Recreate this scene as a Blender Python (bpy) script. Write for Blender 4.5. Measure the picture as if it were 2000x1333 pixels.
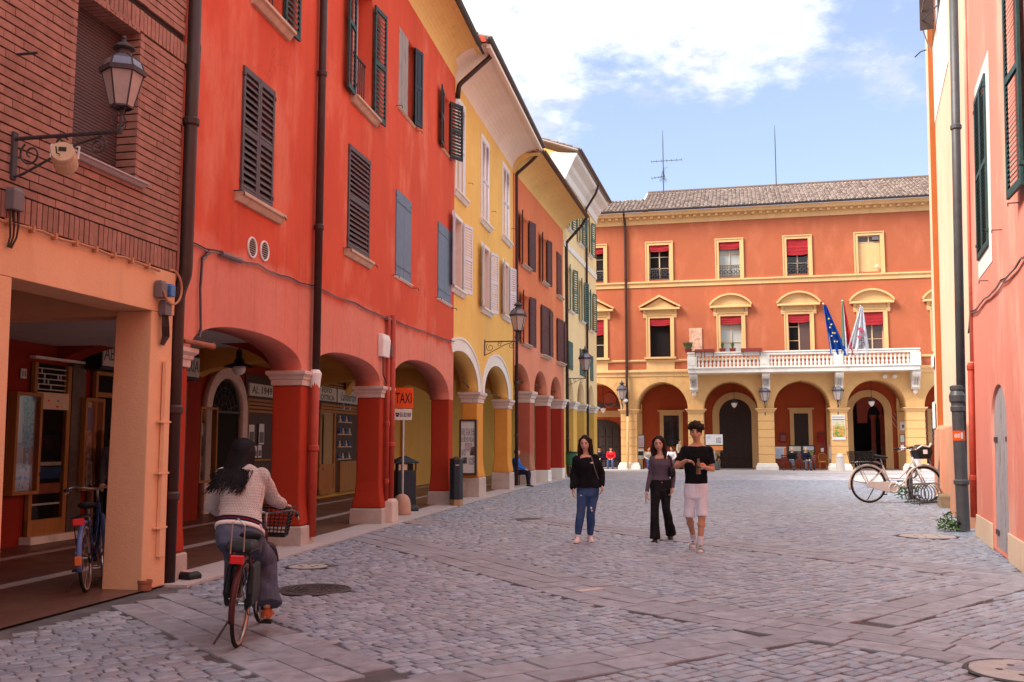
import bpy, bmesh, math, random
from mathutils import Vector as V, Matrix, Euler, noise
random.seed(11)
R = math.radians
for o in list(bpy.data.objects): bpy.data.objects.remove(o)
SC = bpy.context.scene
COL = SC.collection

# ------------------------------------------------------------ camera, sky, sun, exposure
CAM_H = 1.53
FPX = 1900.0
PITCH = math.atan((866 - 666.5) / FPX)
cam_d = bpy.data.cameras.new('camera')
cam = bpy.data.objects.new('camera', cam_d)
COL.objects.link(cam)
cam.location = (0, 0, CAM_H)
cam.rotation_euler = (math.pi / 2 + PITCH, 0, 0)
cam_d.sensor_width = 36.0
cam_d.lens = 36.0 * FPX / 2000
cam_d.clip_end = 2000
SC.camera = cam

SUN_DIR = V((-0.68, -0.24, 0.69)).normalized()          # towards the sun
SUN_EL = math.asin(SUN_DIR.z)
SUN_AZ = math.atan2(SUN_DIR.x, SUN_DIR.y)
world = bpy.data.worlds.new('World')
SC.world = world
world.use_nodes = True
wn, wl = world.node_tree.nodes, world.node_tree.links
wn.clear()
w_out = wn.new('ShaderNodeOutputWorld')
w_bg = wn.new('ShaderNodeBackground')
w_bg.inputs['Strength'].default_value = 0.12
w_sky = wn.new('ShaderNodeTexSky')
w_sky.sky_type = 'NISHITA'
w_sky.sun_disc = False
w_sky.sun_elevation = SUN_EL
w_sky.sun_rotation = SUN_AZ
w_sky.altitude = 50
w_sky.air_density = 1.0
w_sky.dust_density = 1.6
w_sky.ozone_density = 1.0
w_tc = wn.new('ShaderNodeTexCoord')
def wmath(op, a, b=None, c=None):
    n = wn.new('ShaderNodeMath'); n.operation = op
    for i, x in enumerate((a, b, c)):
        if x is None: continue
        if isinstance(x, (int, float)): n.inputs[i].default_value = x
        else: wl.new(x, n.inputs[i])
    return n.outputs[0]
w_sep = wn.new('ShaderNodeSeparateXYZ')
wl.new(w_tc.outputs['Generated'], w_sep.inputs[0])
dx, dy, dz = w_sep.outputs
den = wmath('ADD', wmath('MAXIMUM', dz, 0.0), 0.22)
w_cmb = wn.new('ShaderNodeCombineXYZ')
wl.new(wmath('DIVIDE', dx, den), w_cmb.inputs[0])
wl.new(wmath('DIVIDE', dy, den), w_cmb.inputs[1])
def wnoise(scale, detail, rough, off):
    m = wn.new('ShaderNodeVectorMath'); m.operation = 'ADD'
    wl.new(w_cmb.outputs[0], m.inputs[0]); m.inputs[1].default_value = off
    n = wn.new('ShaderNodeTexNoise')
    n.inputs['Scale'].default_value = scale
    n.inputs['Detail'].default_value = detail
    n.inputs['Roughness'].default_value = rough
    wl.new(m.outputs[0], n.inputs['Vector'])
    return n.outputs['Fac']
# bank of cloud over the upper left: a half space of the sky, its edge broken up by noise
f = wmath('SUBTRACT', wmath('SUBTRACT', dz, wmath('MULTIPLY', dy, 0.318)), wmath('MULTIPLY', dx, 0.36))
f = wmath('MINIMUM', f, 0.13)
n1 = wnoise(2.5, 11, 0.62, (3.1, 1.7, 0.4))
n2 = wnoise(0.8, 4, 0.5, (8.3, 2.2, 1.0))
f = wmath('ADD', f, wmath('MULTIPLY', wmath('SUBTRACT', n1, 0.5), 0.72))
f = wmath('ADD', f, wmath('MULTIPLY', wmath('SUBTRACT', n2, 0.5), 0.20))
w_mr = wn.new('ShaderNodeMapRange'); w_mr.interpolation_type = 'SMOOTHSTEP'
wl.new(f, w_mr.inputs['Value'])
w_mr.inputs['From Min'].default_value = -0.035
w_mr.inputs['From Max'].default_value = 0.085
n3 = wnoise(4.2, 9, 0.62, (1.3, 5.7, 2.0))
w_cr = wn.new('ShaderNodeMapRange')
wl.new(n3, w_cr.inputs['Value'])
w_cr.inputs['From Min'].default_value = 0.43
w_cr.inputs['From Max'].default_value = 0.72
w_cl = wn.new('ShaderNodeMix'); w_cl.data_type = 'RGBA'
w_cl.inputs['A'].default_value = (2.75, 2.9, 3.25, 1)
w_cl.inputs['B'].default_value = (8.6, 8.5, 8.5, 1)
wl.new(w_cr.outputs[0], w_cl.inputs['Factor'])
# thin veil that whitens the blue
w_v = wn.new('ShaderNodeMix'); w_v.data_type = 'RGBA'
w_v.inputs['Factor'].default_value = 0.42
w_v.inputs['B'].default_value = (1.9, 2.05, 2.9, 1)
wl.new(w_sky.outputs[0], w_v.inputs['A'])
w_mx = wn.new('ShaderNodeMix'); w_mx.data_type = 'RGBA'
wl.new(w_mr.outputs[0], w_mx.inputs['Factor'])
wl.new(w_v.outputs['Result'], w_mx.inputs['A'])
wl.new(w_cl.outputs['Result'], w_mx.inputs['B'])
wl.new(w_mx.outputs['Result'], w_bg.inputs['Color'])
wl.new(w_bg.outputs[0], w_out.inputs[0])

sun_d = bpy.data.lights.new('sun', 'SUN')
sun_d.energy = 2.8
sun_d.angle = R(24)
sun_d.color = (1.0, 0.93, 0.84)
sun = bpy.data.objects.new('sun', sun_d)
COL.objects.link(sun)
sun.rotation_euler = SUN_DIR.to_track_quat('Z', 'Y').to_euler()

SC.render.engine = 'CYCLES'
SC.view_settings.view_transform = 'Standard'
SC.view_settings.look = 'None'
SC.view_settings.exposure = 1.38
SC.view_settings.gamma = 1.0
SC.view_settings.use_curve_mapping = False
SC.cycles.max_bounces = 6
SC.cycles.diffuse_bounces = 4

# ------------------------------------------------------------ measuring: photo pixel -> place
_cp, _sp = math.cos(PITCH), math.sin(PITCH)
def ray(u, v):
    x, z = (u - 1000) / FPX, -(v - 666.5) / FPX
    return V((x, _cp - z * _sp, _sp + z * _cp))
def gnd(u, v, z=0.0):
    d = ray(u, v)
    return V((0, 0, CAM_H)) + d * ((z - CAM_H) / d.z)
class Face:
    """Facade plane P->Q: local x runs along it, local y goes into the building, z up (tilt: it leans back)."""
    def __init__(self, P, Q, tilt=0.0):
        self.P = V((P[0], P[1], 0))
        d = V((Q[0] - P[0], Q[1] - P[1], 0)).normalized()
        self.ang = math.atan2(d.y, d.x)
        self.M = Matrix.Translation(self.P) @ Matrix.Rotation(self.ang, 4, 'Z') @ Matrix.Rotation(-tilt, 4, 'X')
        self.I = self.M.inverted()
    def at(self, u, v, y=0.0):
        o = self.I @ V((0, 0, CAM_H))
        d = self.I.to_3x3() @ ray(u, v)
        t = (y - o.y) / d.y
        p = o + d * t
        return p.x, p.z
    def s(self, u, v, y=0.0): return self.at(u, v, y)[0]
    def z(self, u, v, y=0.0): return self.at(u, v, y)[1]
    def rect(self, u0, v0, u1, v1, y=0.0):
        a, b = self.at(u0, v0, y), self.at(u1, v1, y)
        return min(a[0], b[0]), max(a[0], b[0]), min(a[1], b[1]), max(a[1], b[1])
    def w(self, x, y, z): return self.M @ V((x, y, z))

# ------------------------------------------------------------ mesh helpers
class MB:
    def __init__(self): self.v = []; self.f = []; self.mi = []; self.cur = 0
    def add(self, vs, fs, M=None):
        n = len(self.v)
        self.v += [tuple(M @ V(p)) for p in vs] if M else [tuple(p) for p in vs]
        self.f += [tuple(i + n for i in q) for q in fs]
        self.mi += [self.cur] * len(fs)
        return self
    def box(self, x0, x1, y0, y1, z0, z1, M=None):
        return self.add([(x0,y0,z0),(x1,y0,z0),(x1,y1,z0),(x0,y1,z0),(x0,y0,z1),(x1,y0,z1),(x1,y1,z1),(x0,y1,z1)],
            [(0,3,2,1),(4,5,6,7),(0,1,5,4),(1,2,6,5),(2,3,7,6),(3,0,4,7)], M)
    def bar(self, a, b, w, h, up=(0, 0, 1)):
        a, b = V(a), V(b); d = (b - a); L = d.length; d.normalize()
        s = d.cross(V(up))
        if s.length < 1e-4: s = d.cross(V((1, 0, 0)))
        s.normalize(); t = s.cross(d)
        vs = []
        for p in (a, b):
            for i, j in ((-1,-1),(1,-1),(1,1),(-1,1)): vs.append(p + s*(i*w/2) + t*(j*h/2))
        return self.add(vs, [(0,1,2,3),(7,6,5,4),(0,4,5,1),(1,5,6,2),(2,6,7,3),(3,7,4,0)])
    def prism(self, poly, a, b, plane='xz', M=None):
        n = len(poly)
        if plane == 'xz': vs = [(p[0], a, p[1]) for p in poly] + [(p[0], b, p[1]) for p in poly]
        elif plane == 'yz': vs = [(a, p[0], p[1]) for p in poly] + [(b, p[0], p[1]) for p in poly]
        else: vs = [(p[0], p[1], a) for p in poly] + [(p[0], p[1], b) for p in poly]
        fs = [tuple(range(n)), tuple(range(2*n-1, n-1, -1))] + [(i, i+n, (i+1) % n + n, (i+1) % n) for i in range(n)]
        return self.add(vs, fs, M)
    def loft(self, rings, cap=True, closed=True):
        n = len(rings[0]); vs = [p for r in rings for p in r]; fs = []
        m = n if closed else n - 1
        for i in range(len(rings) - 1):
            for j in range(m):
                fs.append((i*n+j, i*n+(j+1) % n, (i+1)*n+(j+1) % n, (i+1)*n+j))
        if cap and closed:
            fs.append(tuple(range(n-1, -1, -1))); fs.append(tuple(range((len(rings)-1)*n, len(rings)*n)))
        return self.add(vs, fs)
    def tube(self, pts, r, n=8, cap=True, flat=1.0):
        pts = [V(p) for p in pts]; rings = []; prev = None
        for i, p in enumerate(pts):
            t = (pts[min(i+1, len(pts)-1)] - pts[max(i-1, 0)])
            if t.length < 1e-9: t = V((0, 0, 1))
            t.normalize()
            if prev is None:
                a = V((0, 0, 1)) if abs(t.z) < 0.9 else V((1, 0, 0))
                x = t.cross(a).normalized()
            else:
                x = (prev - t * prev.dot(t)); x = x.normalized() if x.length > 1e-6 else t.orthogonal().normalized()
            prev = x; y = t.cross(x)
            rr = r[i] if isinstance(r, (list, tuple)) else r
            rings.append([p + x*(rr*math.cos(k*2*math.pi/n)) + y*(rr*flat*math.sin(k*2*math.pi/n)) for k in range(n)])
        return self.loft(rings, cap)
    def lathe(self, prof, n=12, c=(0, 0, 0), M=None, a0=0.0):
        rings = []
        for r, z in prof:
            rings.append([V((c[0]+r*math.cos(a0+k*2*math.pi/n), c[1]+r*math.sin(a0+k*2*math.pi/n), c[2]+z)) for k in range(n)])
        if M: rings = [[M @ p for p in q] for q in rings]
        return self.loft(rings)
    def torus(self, c, R0, r, ax='y', n=32, m=6, a0=0.0, a1=2*math.pi, flat=1.0):
        full = abs(a1 - a0 - 2*math.pi) < 1e-6
        rings = []
        for i in range(n if full else n + 1):
            a = a0 + (a1 - a0) * i / n
            ring = []
            for j in range(m):
                b = 2*math.pi*j/m
                q = R0 + r*math.cos(b); h = r*flat*math.sin(b)
                x, z = q*math.cos(a), q*math.sin(a)
                ring.append(V(c) + (V((x, h, z)) if ax == 'y' else V((x, z, h)) if ax == 'z' else V((h, x, z))))
            rings.append(ring)
        if full: rings.append(rings[0])
        return self.loft(rings, cap=not full)
    def ball(self, c, r, n=12, m=8, sc=(1, 1, 1)):
        prof = [(max(1e-4, math.sin(math.pi*i/m)), -math.cos(math.pi*i/m)) for i in range(m+1)]
        M = Matrix.Translation(V(c)) @ Matrix.Diagonal((r*sc[0], r*sc[1], r*sc[2], 1))
        return self.lathe(prof, n, M=M)
    def mesh(self, name, mats, smooth=False):
        me = bpy.data.meshes.new(name)
        me.from_pydata(self.v, [], self.f)
        if not isinstance(mats, (list, tuple)): mats = [mats]
        for m in mats: me.materials.append(m)
        if len(mats) > 1: me.polygons.foreach_set('material_index', self.mi)
        if smooth: me.polygons.foreach_set('use_smooth', [True]*len(me.polygons))
        bm = bmesh.new(); bm.from_mesh(me)
        bmesh.ops.recalc_face_normals(bm, faces=bm.faces)
        bm.to_mesh(me); bm.free()
        return me
    def build(self, name, mats, parent=None, smooth=False, bevel=0.0, loc=None, rot=None):
        return link(name, self.mesh(name, mats, smooth), parent, loc, rot, bevel, smooth)
def link(name, me, parent=None, loc=None, rot=None, bevel=0.0, smooth=False):
    o = bpy.data.objects.new(name, me); COL.objects.link(o)
    if parent: o.parent = parent
    if loc is not None: o.location = loc
    if rot is not None: o.rotation_euler = rot
    if bevel:
        b = o.modifiers.new('bevel', 'BEVEL'); b.width = bevel; b.segments = 2; b.limit_method = 'ANGLE'; b.angle_limit = R(40)
    return o
def tag(o, label=None, cat=None, group=None, kind=None):
    if label: o['label'] = label
    if cat: o['category'] = cat
    if group: o['group'] = group
    if kind: o['kind'] = kind
    return o
def thing(name, label, cat, loc=(0, 0, 0), rz=0.0, group=None, M=None):
    o = bpy.data.objects.new(name, None); COL.objects.link(o)
    o.empty_display_size = 0.2
    if M is not None: o.matrix_basis = M
    else: o.location = loc; o.rotation_euler = (0, 0, rz)
    return tag(o, label, cat, group)
def copy_tree(o, parent=None):
    c = o.copy(); COL.objects.link(c)
    if parent: c.parent = parent
    for ch in [x for x in bpy.data.objects if x.parent == o]: copy_tree(ch, c)
    return c
def eval_mesh(ob):
    bpy.context.view_layer.update()
    dg = bpy.context.evaluated_depsgraph_get()
    me = bpy.data.meshes.new_from_object(ob.evaluated_get(dg))
    return me
def wall(name, outline, holes, y0, y1, mat, parent):
    """Flat wall in the local x-z plane with openings, from y0 to y1."""
    cu = bpy.data.curves.new('w', 'CURVE'); cu.dimensions = '2D'; cu.fill_mode = 'BOTH'
    cu.extrude = abs(y1 - y0) / 2
    for poly in [outline] + holes:
        sp = cu.splines.new('POLY'); sp.points.add(len(poly) - 1)
        for p, q in zip(sp.points, poly): p.co = (q[0], q[1], 0, 1)
        sp.use_cyclic_u = True
    tmp = bpy.data.objects.new('w', cu); COL.objects.link(tmp)
    me = eval_mesh(tmp)
    bpy.data.objects.remove(tmp); bpy.data.curves.remove(cu)
    ym = (y0 + y1) / 2
    for v in me.vertices: v.co = (v.co.x, ym - v.co.z, v.co.y)
    bm = bmesh.new(); bm.from_mesh(me)
    bmesh.ops.remove_doubles(bm, verts=bm.verts, dist=1e-5)
    bmesh.ops.recalc_face_normals(bm, faces=bm.faces); bm.to_mesh(me); bm.free()
    me.materials.clear(); me.materials.append(mat)
    me.name = name
    return link(name, me, parent)
def rectp(x0, x1, z0, z1): return [(x0, z0), (x1, z0), (x1, z1), (x0, z1)]
def archp(x0, x1, z0, zs, zt, n=24, pw=1.0):
    """Arched opening outline: springs at zs, crown at zt."""
    c, a, b = (x0+x1)/2, (x1-x0)/2, zt - zs
    pts = [(x0, z0), (x1, z0)]
    for i in range(n+1):
        t = math.pi*i/n
        cx, sx = math.cos(t), math.sin(t)
        pts.append((c + a*math.copysign(abs(cx)**pw, cx), zs + b*sx**pw))
    return pts
_fonts = {}
def text_mesh(s, mat, w=None, h=None, depth=0.004, shear=0.0, name='lettering'):
    cu = bpy.data.curves.new('t', 'FONT'); cu.body = s; cu.extrude = depth/2; cu.shear = shear
    cu.align_x = 'CENTER'; cu.align_y = 'CENTER'; cu.resolution_u = 3
    tmp = bpy.data.objects.new('t', cu); COL.objects.link(tmp)
    me = eval_mesh(tmp); bpy.data.objects.remove(tmp); bpy.data.curves.remove(cu)
    xs = [v.co.x for v in me.vertices]; ys = [v.co.y for v in me.vertices]
    cx, cy = (min(xs)+max(xs))/2, (min(ys)+max(ys))/2
    kx = w/(max(xs)-min(xs)) if w else None; ky = h/(max(ys)-min(ys)) if h else None
    kx = kx or ky; ky = ky or kx
    for v in me.vertices: v.co = ((v.co.x-cx)*kx, -v.co.z, (v.co.y-cy)*ky)      # stands up in x-z, faces -y
    me.materials.clear(); me.materials.append(mat); me.name = name
    return me
# ------------------------------------------------------------ procedural materials
class NT:
    def __init__(self, name):
        self.m = bpy.data.materials.new(name); self.m.use_nodes = True
        self.n = self.m.node_tree.nodes; self.l = self.m.node_tree.links
        self.b = self.n['Principled BSDF']
        g = self.n.new('ShaderNodeNewGeometry'); self.pos = g.outputs['Position']
    def obj(self):
        return self.n.new('ShaderNodeTexCoord').outputs['Object']
    def map(self, vec, sc=(1, 1, 1), rot=(0, 0, 0)):
        k = self.n.new('ShaderNodeMapping'); self.l.new(vec, k.inputs[0])
        k.inputs['Scale'].default_value = sc; k.inputs['Rotation'].default_value = rot
        return k.outputs[0]
    def noise(self, vec, scale, detail=4, rough=0.55):
        k = self.n.new('ShaderNodeTexNoise'); self.l.new(vec, k.inputs['Vector'])
        k.inputs['Scale'].default_value = scale; k.inputs['Detail'].default_value = detail; k.inputs['Roughness'].default_value = rough
        return k.outputs['Fac']
    def mr(self, x, a, b, c=0.0, d=1.0, smooth=False):
        k = self.n.new('ShaderNodeMapRange'); self.l.new(x, k.inputs['Value'])
        for nm, q in zip(('From Min', 'From Max', 'To Min', 'To Max'), (a, b, c, d)): k.inputs[nm].default_value = q
        if smooth: k.interpolation_type = 'SMOOTHSTEP'
        return k.outputs[0]
    def mix(self, fac, a, b, blend='MIX'):
        k = self.n.new('ShaderNodeMix'); k.data_type = 'RGBA'; k.blend_type = blend
        for x, i in ((fac, 'Factor'), (a, 'A'), (b, 'B')):
            if isinstance(x, (int, float)): k.inputs[i].default_value = x
            elif isinstance(x, (tuple, list)): k.inputs[i].default_value = (*x[:3], 1)
            else: self.l.new(x, k.inputs[i])
        return k.outputs['Result']
    def math(self, op, a, b=None):
        k = self.n.new('ShaderNodeMath'); k.operation = op
        for i, x in enumerate((a, b)):
            if x is None: continue
            if isinstance(x, (int, float)): k.inputs[i].default_value = x
            else: self.l.new(x, k.inputs[i])
        return k.outputs[0]
    def sep(self, vec):
        k = self.n.new('ShaderNodeSeparateXYZ'); self.l.new(vec, k.inputs[0]); return k.outputs
    def attr(self, name):
        k = self.n.new('ShaderNodeAttribute'); k.attribute_name = name; return k
    def rnd(self):
        return self.n.new('ShaderNodeObjectInfo').outputs['Random']
    def bump(self, h, strength=0.3, dist=0.01):
        k = self.n.new('ShaderNodeBump'); self.l.new(h, k.inputs['Height'])
        k.inputs['Strength'].default_value = strength; k.inputs['Distance'].default_value = dist
        self.l.new(k.outputs[0], self.b.inputs['Normal'])
    def done(self, col, rough=0.8, metal=0.0, spec=0.3):
        if isinstance(col, (tuple, list)): self.b.inputs['Base Color'].default_value = (*col[:3], 1)
        else: self.l.new(col, self.b.inputs['Base Color'])
        if isinstance(rough, (int, float)): self.b.inputs['Roughness'].default_value = rough
        else: self.l.new(rough, self.b.inputs['Roughness'])
        self.b.inputs['Metallic'].default_value = metal
        self.b.inputs['Specular IOR Level'].default_value = spec
        return self.m
def mul(c, k): return tuple(min(1.0, x*k) for x in c[:3])
def srgb(r, g, b):
    return tuple((c/255/12.92) if c/255 < 0.04045 else ((c/255+0.055)/1.055)**2.4 for c in (r, g, b))
def plaster(name, c, low=None, zlow=(3.8, 4.1), fade=None, dirt=(0.25, 0.2, 0.17), var=0.10, dirt_amt=0.22, streak=0.25, base=None, bump=0.10, crack=0.0):
    t = NT(name); p = t.pos
    big = t.noise(p, 0.55, 5, 0.6)
    fine = t.noise(p, 9, 6, 0.65)
    col = t.mix(t.mr(big, 0.3, 0.7), mul(c, 1-var), mul(c, 1+var))
    if fade:                                                   # bleached, washed-out paint in uneven patches
        st = t.noise(t.map(p, (1.1, 1.1, 0.42)), 0.9, 6, 0.62)
        col = t.mix(t.mr(st, 0.50, 0.70, 0, 0.75, True), col, fade)
    if low:                                                    # different coat of paint below the cable line
        z = t.sep(p)[2]
        e = t.math('ADD', z, t.mr(t.noise(p, 1.2, 5), 0.3, 0.7, -0.16, 0.16))
        lo = t.mix(t.mr(big, 0.35, 0.65), mul(low, 0.93), mul(low, 1.08))
        col = t.mix(t.mr(e, zlow[0], zlow[1], 1, 0, True), col, lo)
    if base:                                                   # scuffed bottom of the wall
        z = t.sep(p)[2]
        e = t.math('ADD', z, t.mr(t.noise(p, 2.3, 6), 0.3, 0.7, -0.4, 0.4))
        col = t.mix(t.mr(e, base[1]*0.6, base[1], 0.75, 0, True), col, base[0])
    s = t.noise(t.map(p, (2.6, 2.6, 0.16)), 1.5, 5, 0.6)        # rain streaks
    col = t.mix(t.mr(s, 0.52, 0.80, 0, streak, True), col, mul(dirt, 1.0))
    col = t.mix(t.mr(t.noise(p, 0.23, 4, 0.5), 0.35, 0.65, 0.12, 0), col, mul(dirt, 0.9))
    pt = t.noise(t.map(p, (1, 1, .7), (.3, .2, .5)), 0.62, 3, 0.45)
    col = t.mix(t.mr(pt, 0.585, 0.60, 0, 0.16), col, mul(c, 1.3))
    fs = t.noise(t.map(p, (9, 9, 0.22)), 1.2, 4, 0.6)
    col = t.mix(t.mr(fs, 0.55, 0.78, 0, streak*0.9, True), col, mul(dirt, 0.9))
    if crack:
     vo = t.n.new('ShaderNodeTexVoronoi'); vo.feature = 'DISTANCE_TO_EDGE'; vo.inputs['Scale'].default_value = 0.33
     wob = t.n.new('ShaderNodeVectorMath'); wob.operation = 'ADD'; nz = t.n.new('ShaderNodeTexNoise'); nz.inputs['Scale'].default_value = 1.7; nz.inputs['Detail'].default_value = 6; t.l.new(p, nz.inputs['Vector']); t.l.new(p, wob.inputs[0]); t.l.new(nz.outputs['Color'], wob.inputs[1]); t.l.new(wob.outputs[0], vo.inputs['Vector'])
     ck = t.math('MULTIPLY', t.mr(vo.outputs['Distance'], 0.0, 0.006, 0.55, 0), t.mr(t.noise(p, 0.4, 3), 0.5, 0.62))
     col = t.mix(t.math('MULTIPLY', ck, crack), col, mul(dirt, 0.6))
    sp = t.noise(p, 3.1, 8, 0.7)
    col = t.mix(t.mr(sp, 0.60, 0.78, 0, dirt_amt, True), col, dirt)
    col = t.mix(t.mr(fine, 0.3, 0.7, 0, 0.22), col, mul(c, 0.78) if not low else mul(c, 0.85))
    h = t.math('ADD', t.math('MULTIPLY', fine, 0.6), t.noise(p, 45, 4, 0.6))
    t.bump(h, bump*2.2, 0.012)
    return t.done(col, 0.9, 0, 0.15)
def simple(name, c, rough=0.7, metal=0.0, var=0.08, scale=6, bump=0.0, bscale=40, spec=0.3, dirt=None, damt=0.3, rv=0.0):
    t = NT(name); p = t.pos
    n = t.noise(p, scale, 5, 0.6)
    col = t.mix(t.mr(n, 0.3, 0.7), mul(c, 1-var), mul(c, 1+var))
    if rv: col = t.mix(t.mr(t.rnd(), 0, 1, 0, rv), col, mul(c, 0.45))
    if dirt: col = t.mix(t.mr(t.noise(p, scale*0.6, 7, 0.68), 0.5, 0.75, 0, damt, True), col, dirt)
    if bump: t.bump(t.noise(p, bscale, 5, 0.6), bump, 0.008)
    return t.done(col, rough, metal, spec)
def wood(name, c, c2, scale=(22, 22, 1.6), rough=0.6, peel=None, spec=0.3):
    t = NT(name); o = t.obj()
    g = t.noise(t.map(o, scale), 1.0, 6, 0.62)
    col = t.mix(t.mr(g, 0.3, 0.7), c, c2)
    if peel: col = t.mix(t.mr(t.noise(t.map(o, (9, 9, 2.2)), 1.3, 8, 0.7), 0.55, 0.66, 0, 0.85), col, peel)
    t.bump(g, 0.35, 0.004)
    return t.done(col, rough, 0, spec)
def glass(name, tint=(0.02, 0.025, 0.03), fac=0.55, rough=0.04):
    """Dusty pane: partly see-through, partly mirror."""
    m = bpy.data.materials.new(name); m.use_nodes = True
    n, l = m.node_tree.nodes, m.node_tree.links
    n.remove(n['Principled BSDF'])
    tr = n.new('ShaderNodeBsdfTransparent'); tr.inputs[0].default_value = (0.82, 0.84, 0.84, 1)
    gl = n.new('ShaderNodeBsdfGlossy'); gl.inputs['Roughness'].default_value = rough; gl.inputs[0].default_value = (0.9, 0.92, 0.95, 1)
    fr = n.new('ShaderNodeFresnel'); fr.inputs[0].default_value = 1.5
    ma = n.new('ShaderNodeMath'); ma.operation = 'MULTIPLY_ADD'; ma.inputs[1].default_value = 0.75; ma.inputs[2].default_value = fac*0.03
    l.new(fr.outputs[0], ma.inputs[0])
    mx = n.new('ShaderNodeMixShader'); l.new(ma.outputs[0], mx.inputs[0]); l.new(tr.outputs[0], mx.inputs[1]); l.new(gl.outputs[0], mx.inputs[2])
    l.new(mx.outputs[0], n['Material Output'].inputs[0])
    return m
def dark_pane(name, c=(0.012, 0.013, 0.015), rough=0.08):
    t = NT(name)
    return t.done(c, rough, 0, 0.5)

M = {}
M['red'] = plaster('red_plaster', (0.64, 0.098, 0.052), low=(0.72, 0.255, 0.19), fade=(0.78, 0.25, 0.16), dirt=(0.30, 0.06, 0.04), streak=0.28, crack=.6)
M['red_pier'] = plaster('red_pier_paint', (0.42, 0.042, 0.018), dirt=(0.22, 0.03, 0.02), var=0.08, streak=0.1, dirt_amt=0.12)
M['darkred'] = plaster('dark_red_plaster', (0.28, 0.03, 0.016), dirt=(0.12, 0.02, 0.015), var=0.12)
M['stucco'] = plaster('apricot_stucco', (0.84, 0.46, 0.27), dirt=(0.40, 0.15, 0.07), var=0.06, dirt_amt=0.10, streak=0.12, bump=0.18)
M['yellow'] = plaster('yellow_plaster', (0.84, 0.5, 0.145), fade=(0.86, 0.55, 0.18), dirt=(0.48, 0.27, 0.08), var=0.06, dirt_amt=0.15)
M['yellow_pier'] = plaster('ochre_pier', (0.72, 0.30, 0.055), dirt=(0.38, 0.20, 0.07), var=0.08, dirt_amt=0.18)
M['orange'] = plaster('orange_plaster', (0.72, 0.21, 0.095), low=(0.72, 0.27, 0.17), zlow=(5.0, 5.8), fade=(0.78, 0.27, 0.12), dirt=(0.42, 0.12, 0.06), var=0.07)
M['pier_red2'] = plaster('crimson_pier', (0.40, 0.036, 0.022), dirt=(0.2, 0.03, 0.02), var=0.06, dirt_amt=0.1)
M['pier_rose'] = plaster('faded_rose_pier', (0.46, 0.11, 0.07), dirt=(0.30, 0.13, 0.09), var=0.1, base=((0.40, 0.23, 0.14), 1.5))
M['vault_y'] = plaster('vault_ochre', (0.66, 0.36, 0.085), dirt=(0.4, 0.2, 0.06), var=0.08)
M['pale'] = plaster('pale_yellow_plaster', (0.88, 0.66, 0.36), fade=(0.88, 0.72, 0.36), dirt=(0.45, 0.38, 0.24), var=0.05, dirt_amt=0.12)
M['pale_low'] = plaster('pale_yellow_pier', (0.72, 0.44, 0.10), dirt=(0.36, 0.27, 0.14), var=0.12, dirt_amt=0.3)
M['palace'] = plaster('palace_orange', (0.45, 0.128, 0.062), fade=(0.56, 0.18, 0.095), dirt=(0.42, 0.10, 0.05), var=0.05, dirt_amt=0.10, streak=0.14)
M['trim'] = plaster('palace_sand_trim', (0.76, 0.48, 0.225), dirt=(0.40, 0.25, 0.13), var=0.08, dirt_amt=0.30, streak=0.40)
M['trim2'] = plaster('palace_sand_block', (0.7, 0.42, 0.18), dirt=(0.46, 0.25, 0.10), var=0.07, dirt_amt=0.14, streak=0.18)
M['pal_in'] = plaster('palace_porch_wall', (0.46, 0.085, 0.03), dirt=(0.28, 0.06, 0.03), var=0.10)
M['pink'] = plaster('salmon_plaster', (0.78, 0.27, 0.20), fade=(0.88, 0.50, 0.38), dirt=(0.58, 0.20, 0.13), crack=.7, var=0.06, dirt_amt=0.16, streak=0.18)
M['cream_base'] = plaster('cream_plinth', (0.80, 0.60, 0.43), dirt=(0.40, 0.26, 0.15), var=0.1, dirt_amt=0.35)
M['beige'] = plaster('peach_plaster', (0.86, 0.55, 0.39), fade=(0.86, 0.60, 0.42), dirt=(0.50, 0.30, 0.18), crack=1, var=0.07, dirt_amt=0.25, streak=0.28)
M['beige_low'] = plaster('worn_brick_pink', (0.64, 0.30, 0.19), dirt=(0.36, 0.20, 0.13), fade=(0.70, 0.40, 0.24), var=0.12, dirt_amt=0.35, streak=0.2)
M['shade_brown'] = plaster('shaded_return_brown', (0.42, 0.12, 0.035), dirt=(0.25, 0.09, 0.04), var=0.1)  # shade on the pilaster's camera-facing side, put into the colour
M['white_pl'] = plaster('white_plaster', (0.80, 0.76, 0.70), dirt=(0.5, 0.45, 0.4), var=0.04, dirt_amt=0.15)
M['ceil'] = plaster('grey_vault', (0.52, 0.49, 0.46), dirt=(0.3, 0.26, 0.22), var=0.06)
M['cove_y'] = plaster('cove_yellow', (0.82, 0.54, 0.2), dirt=(0.34, 0.20, 0.09), var=0.06, dirt_amt=0.30, streak=0.35)
M['cove_pink'] = plaster('cove_pale_pink', (0.82, 0.66, 0.55), dirt=(0.52, 0.37, 0.28), var=0.05, dirt_amt=0.2, streak=0.2)
M['stone'] = simple('grey_pink_stone', (0.50, 0.40, 0.36), 0.85, var=0.12, scale=4, bump=0.35, bscale=30, dirt=(0.24, 0.18, 0.15), damt=0.4)
M['cap'] = simple('pink_white_stone', (0.66, 0.50, 0.44), 0.85, var=0.08, scale=5, bump=0.2, dirt=(0.35, 0.24, 0.2), damt=0.35)
M['sill'] = simple('buff_sill_stone', (0.58, 0.42, 0.31), 0.85, var=0.12, scale=7, bump=0.3, dirt=(0.30, 0.2, 0.15), damt=0.5)
M['marble'] = simple('weathered_marble', (0.74, 0.69, 0.63), 0.7, var=0.08, scale=3, bump=0.15, dirt=(0.34, 0.31, 0.28), damt=0.55)
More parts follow.
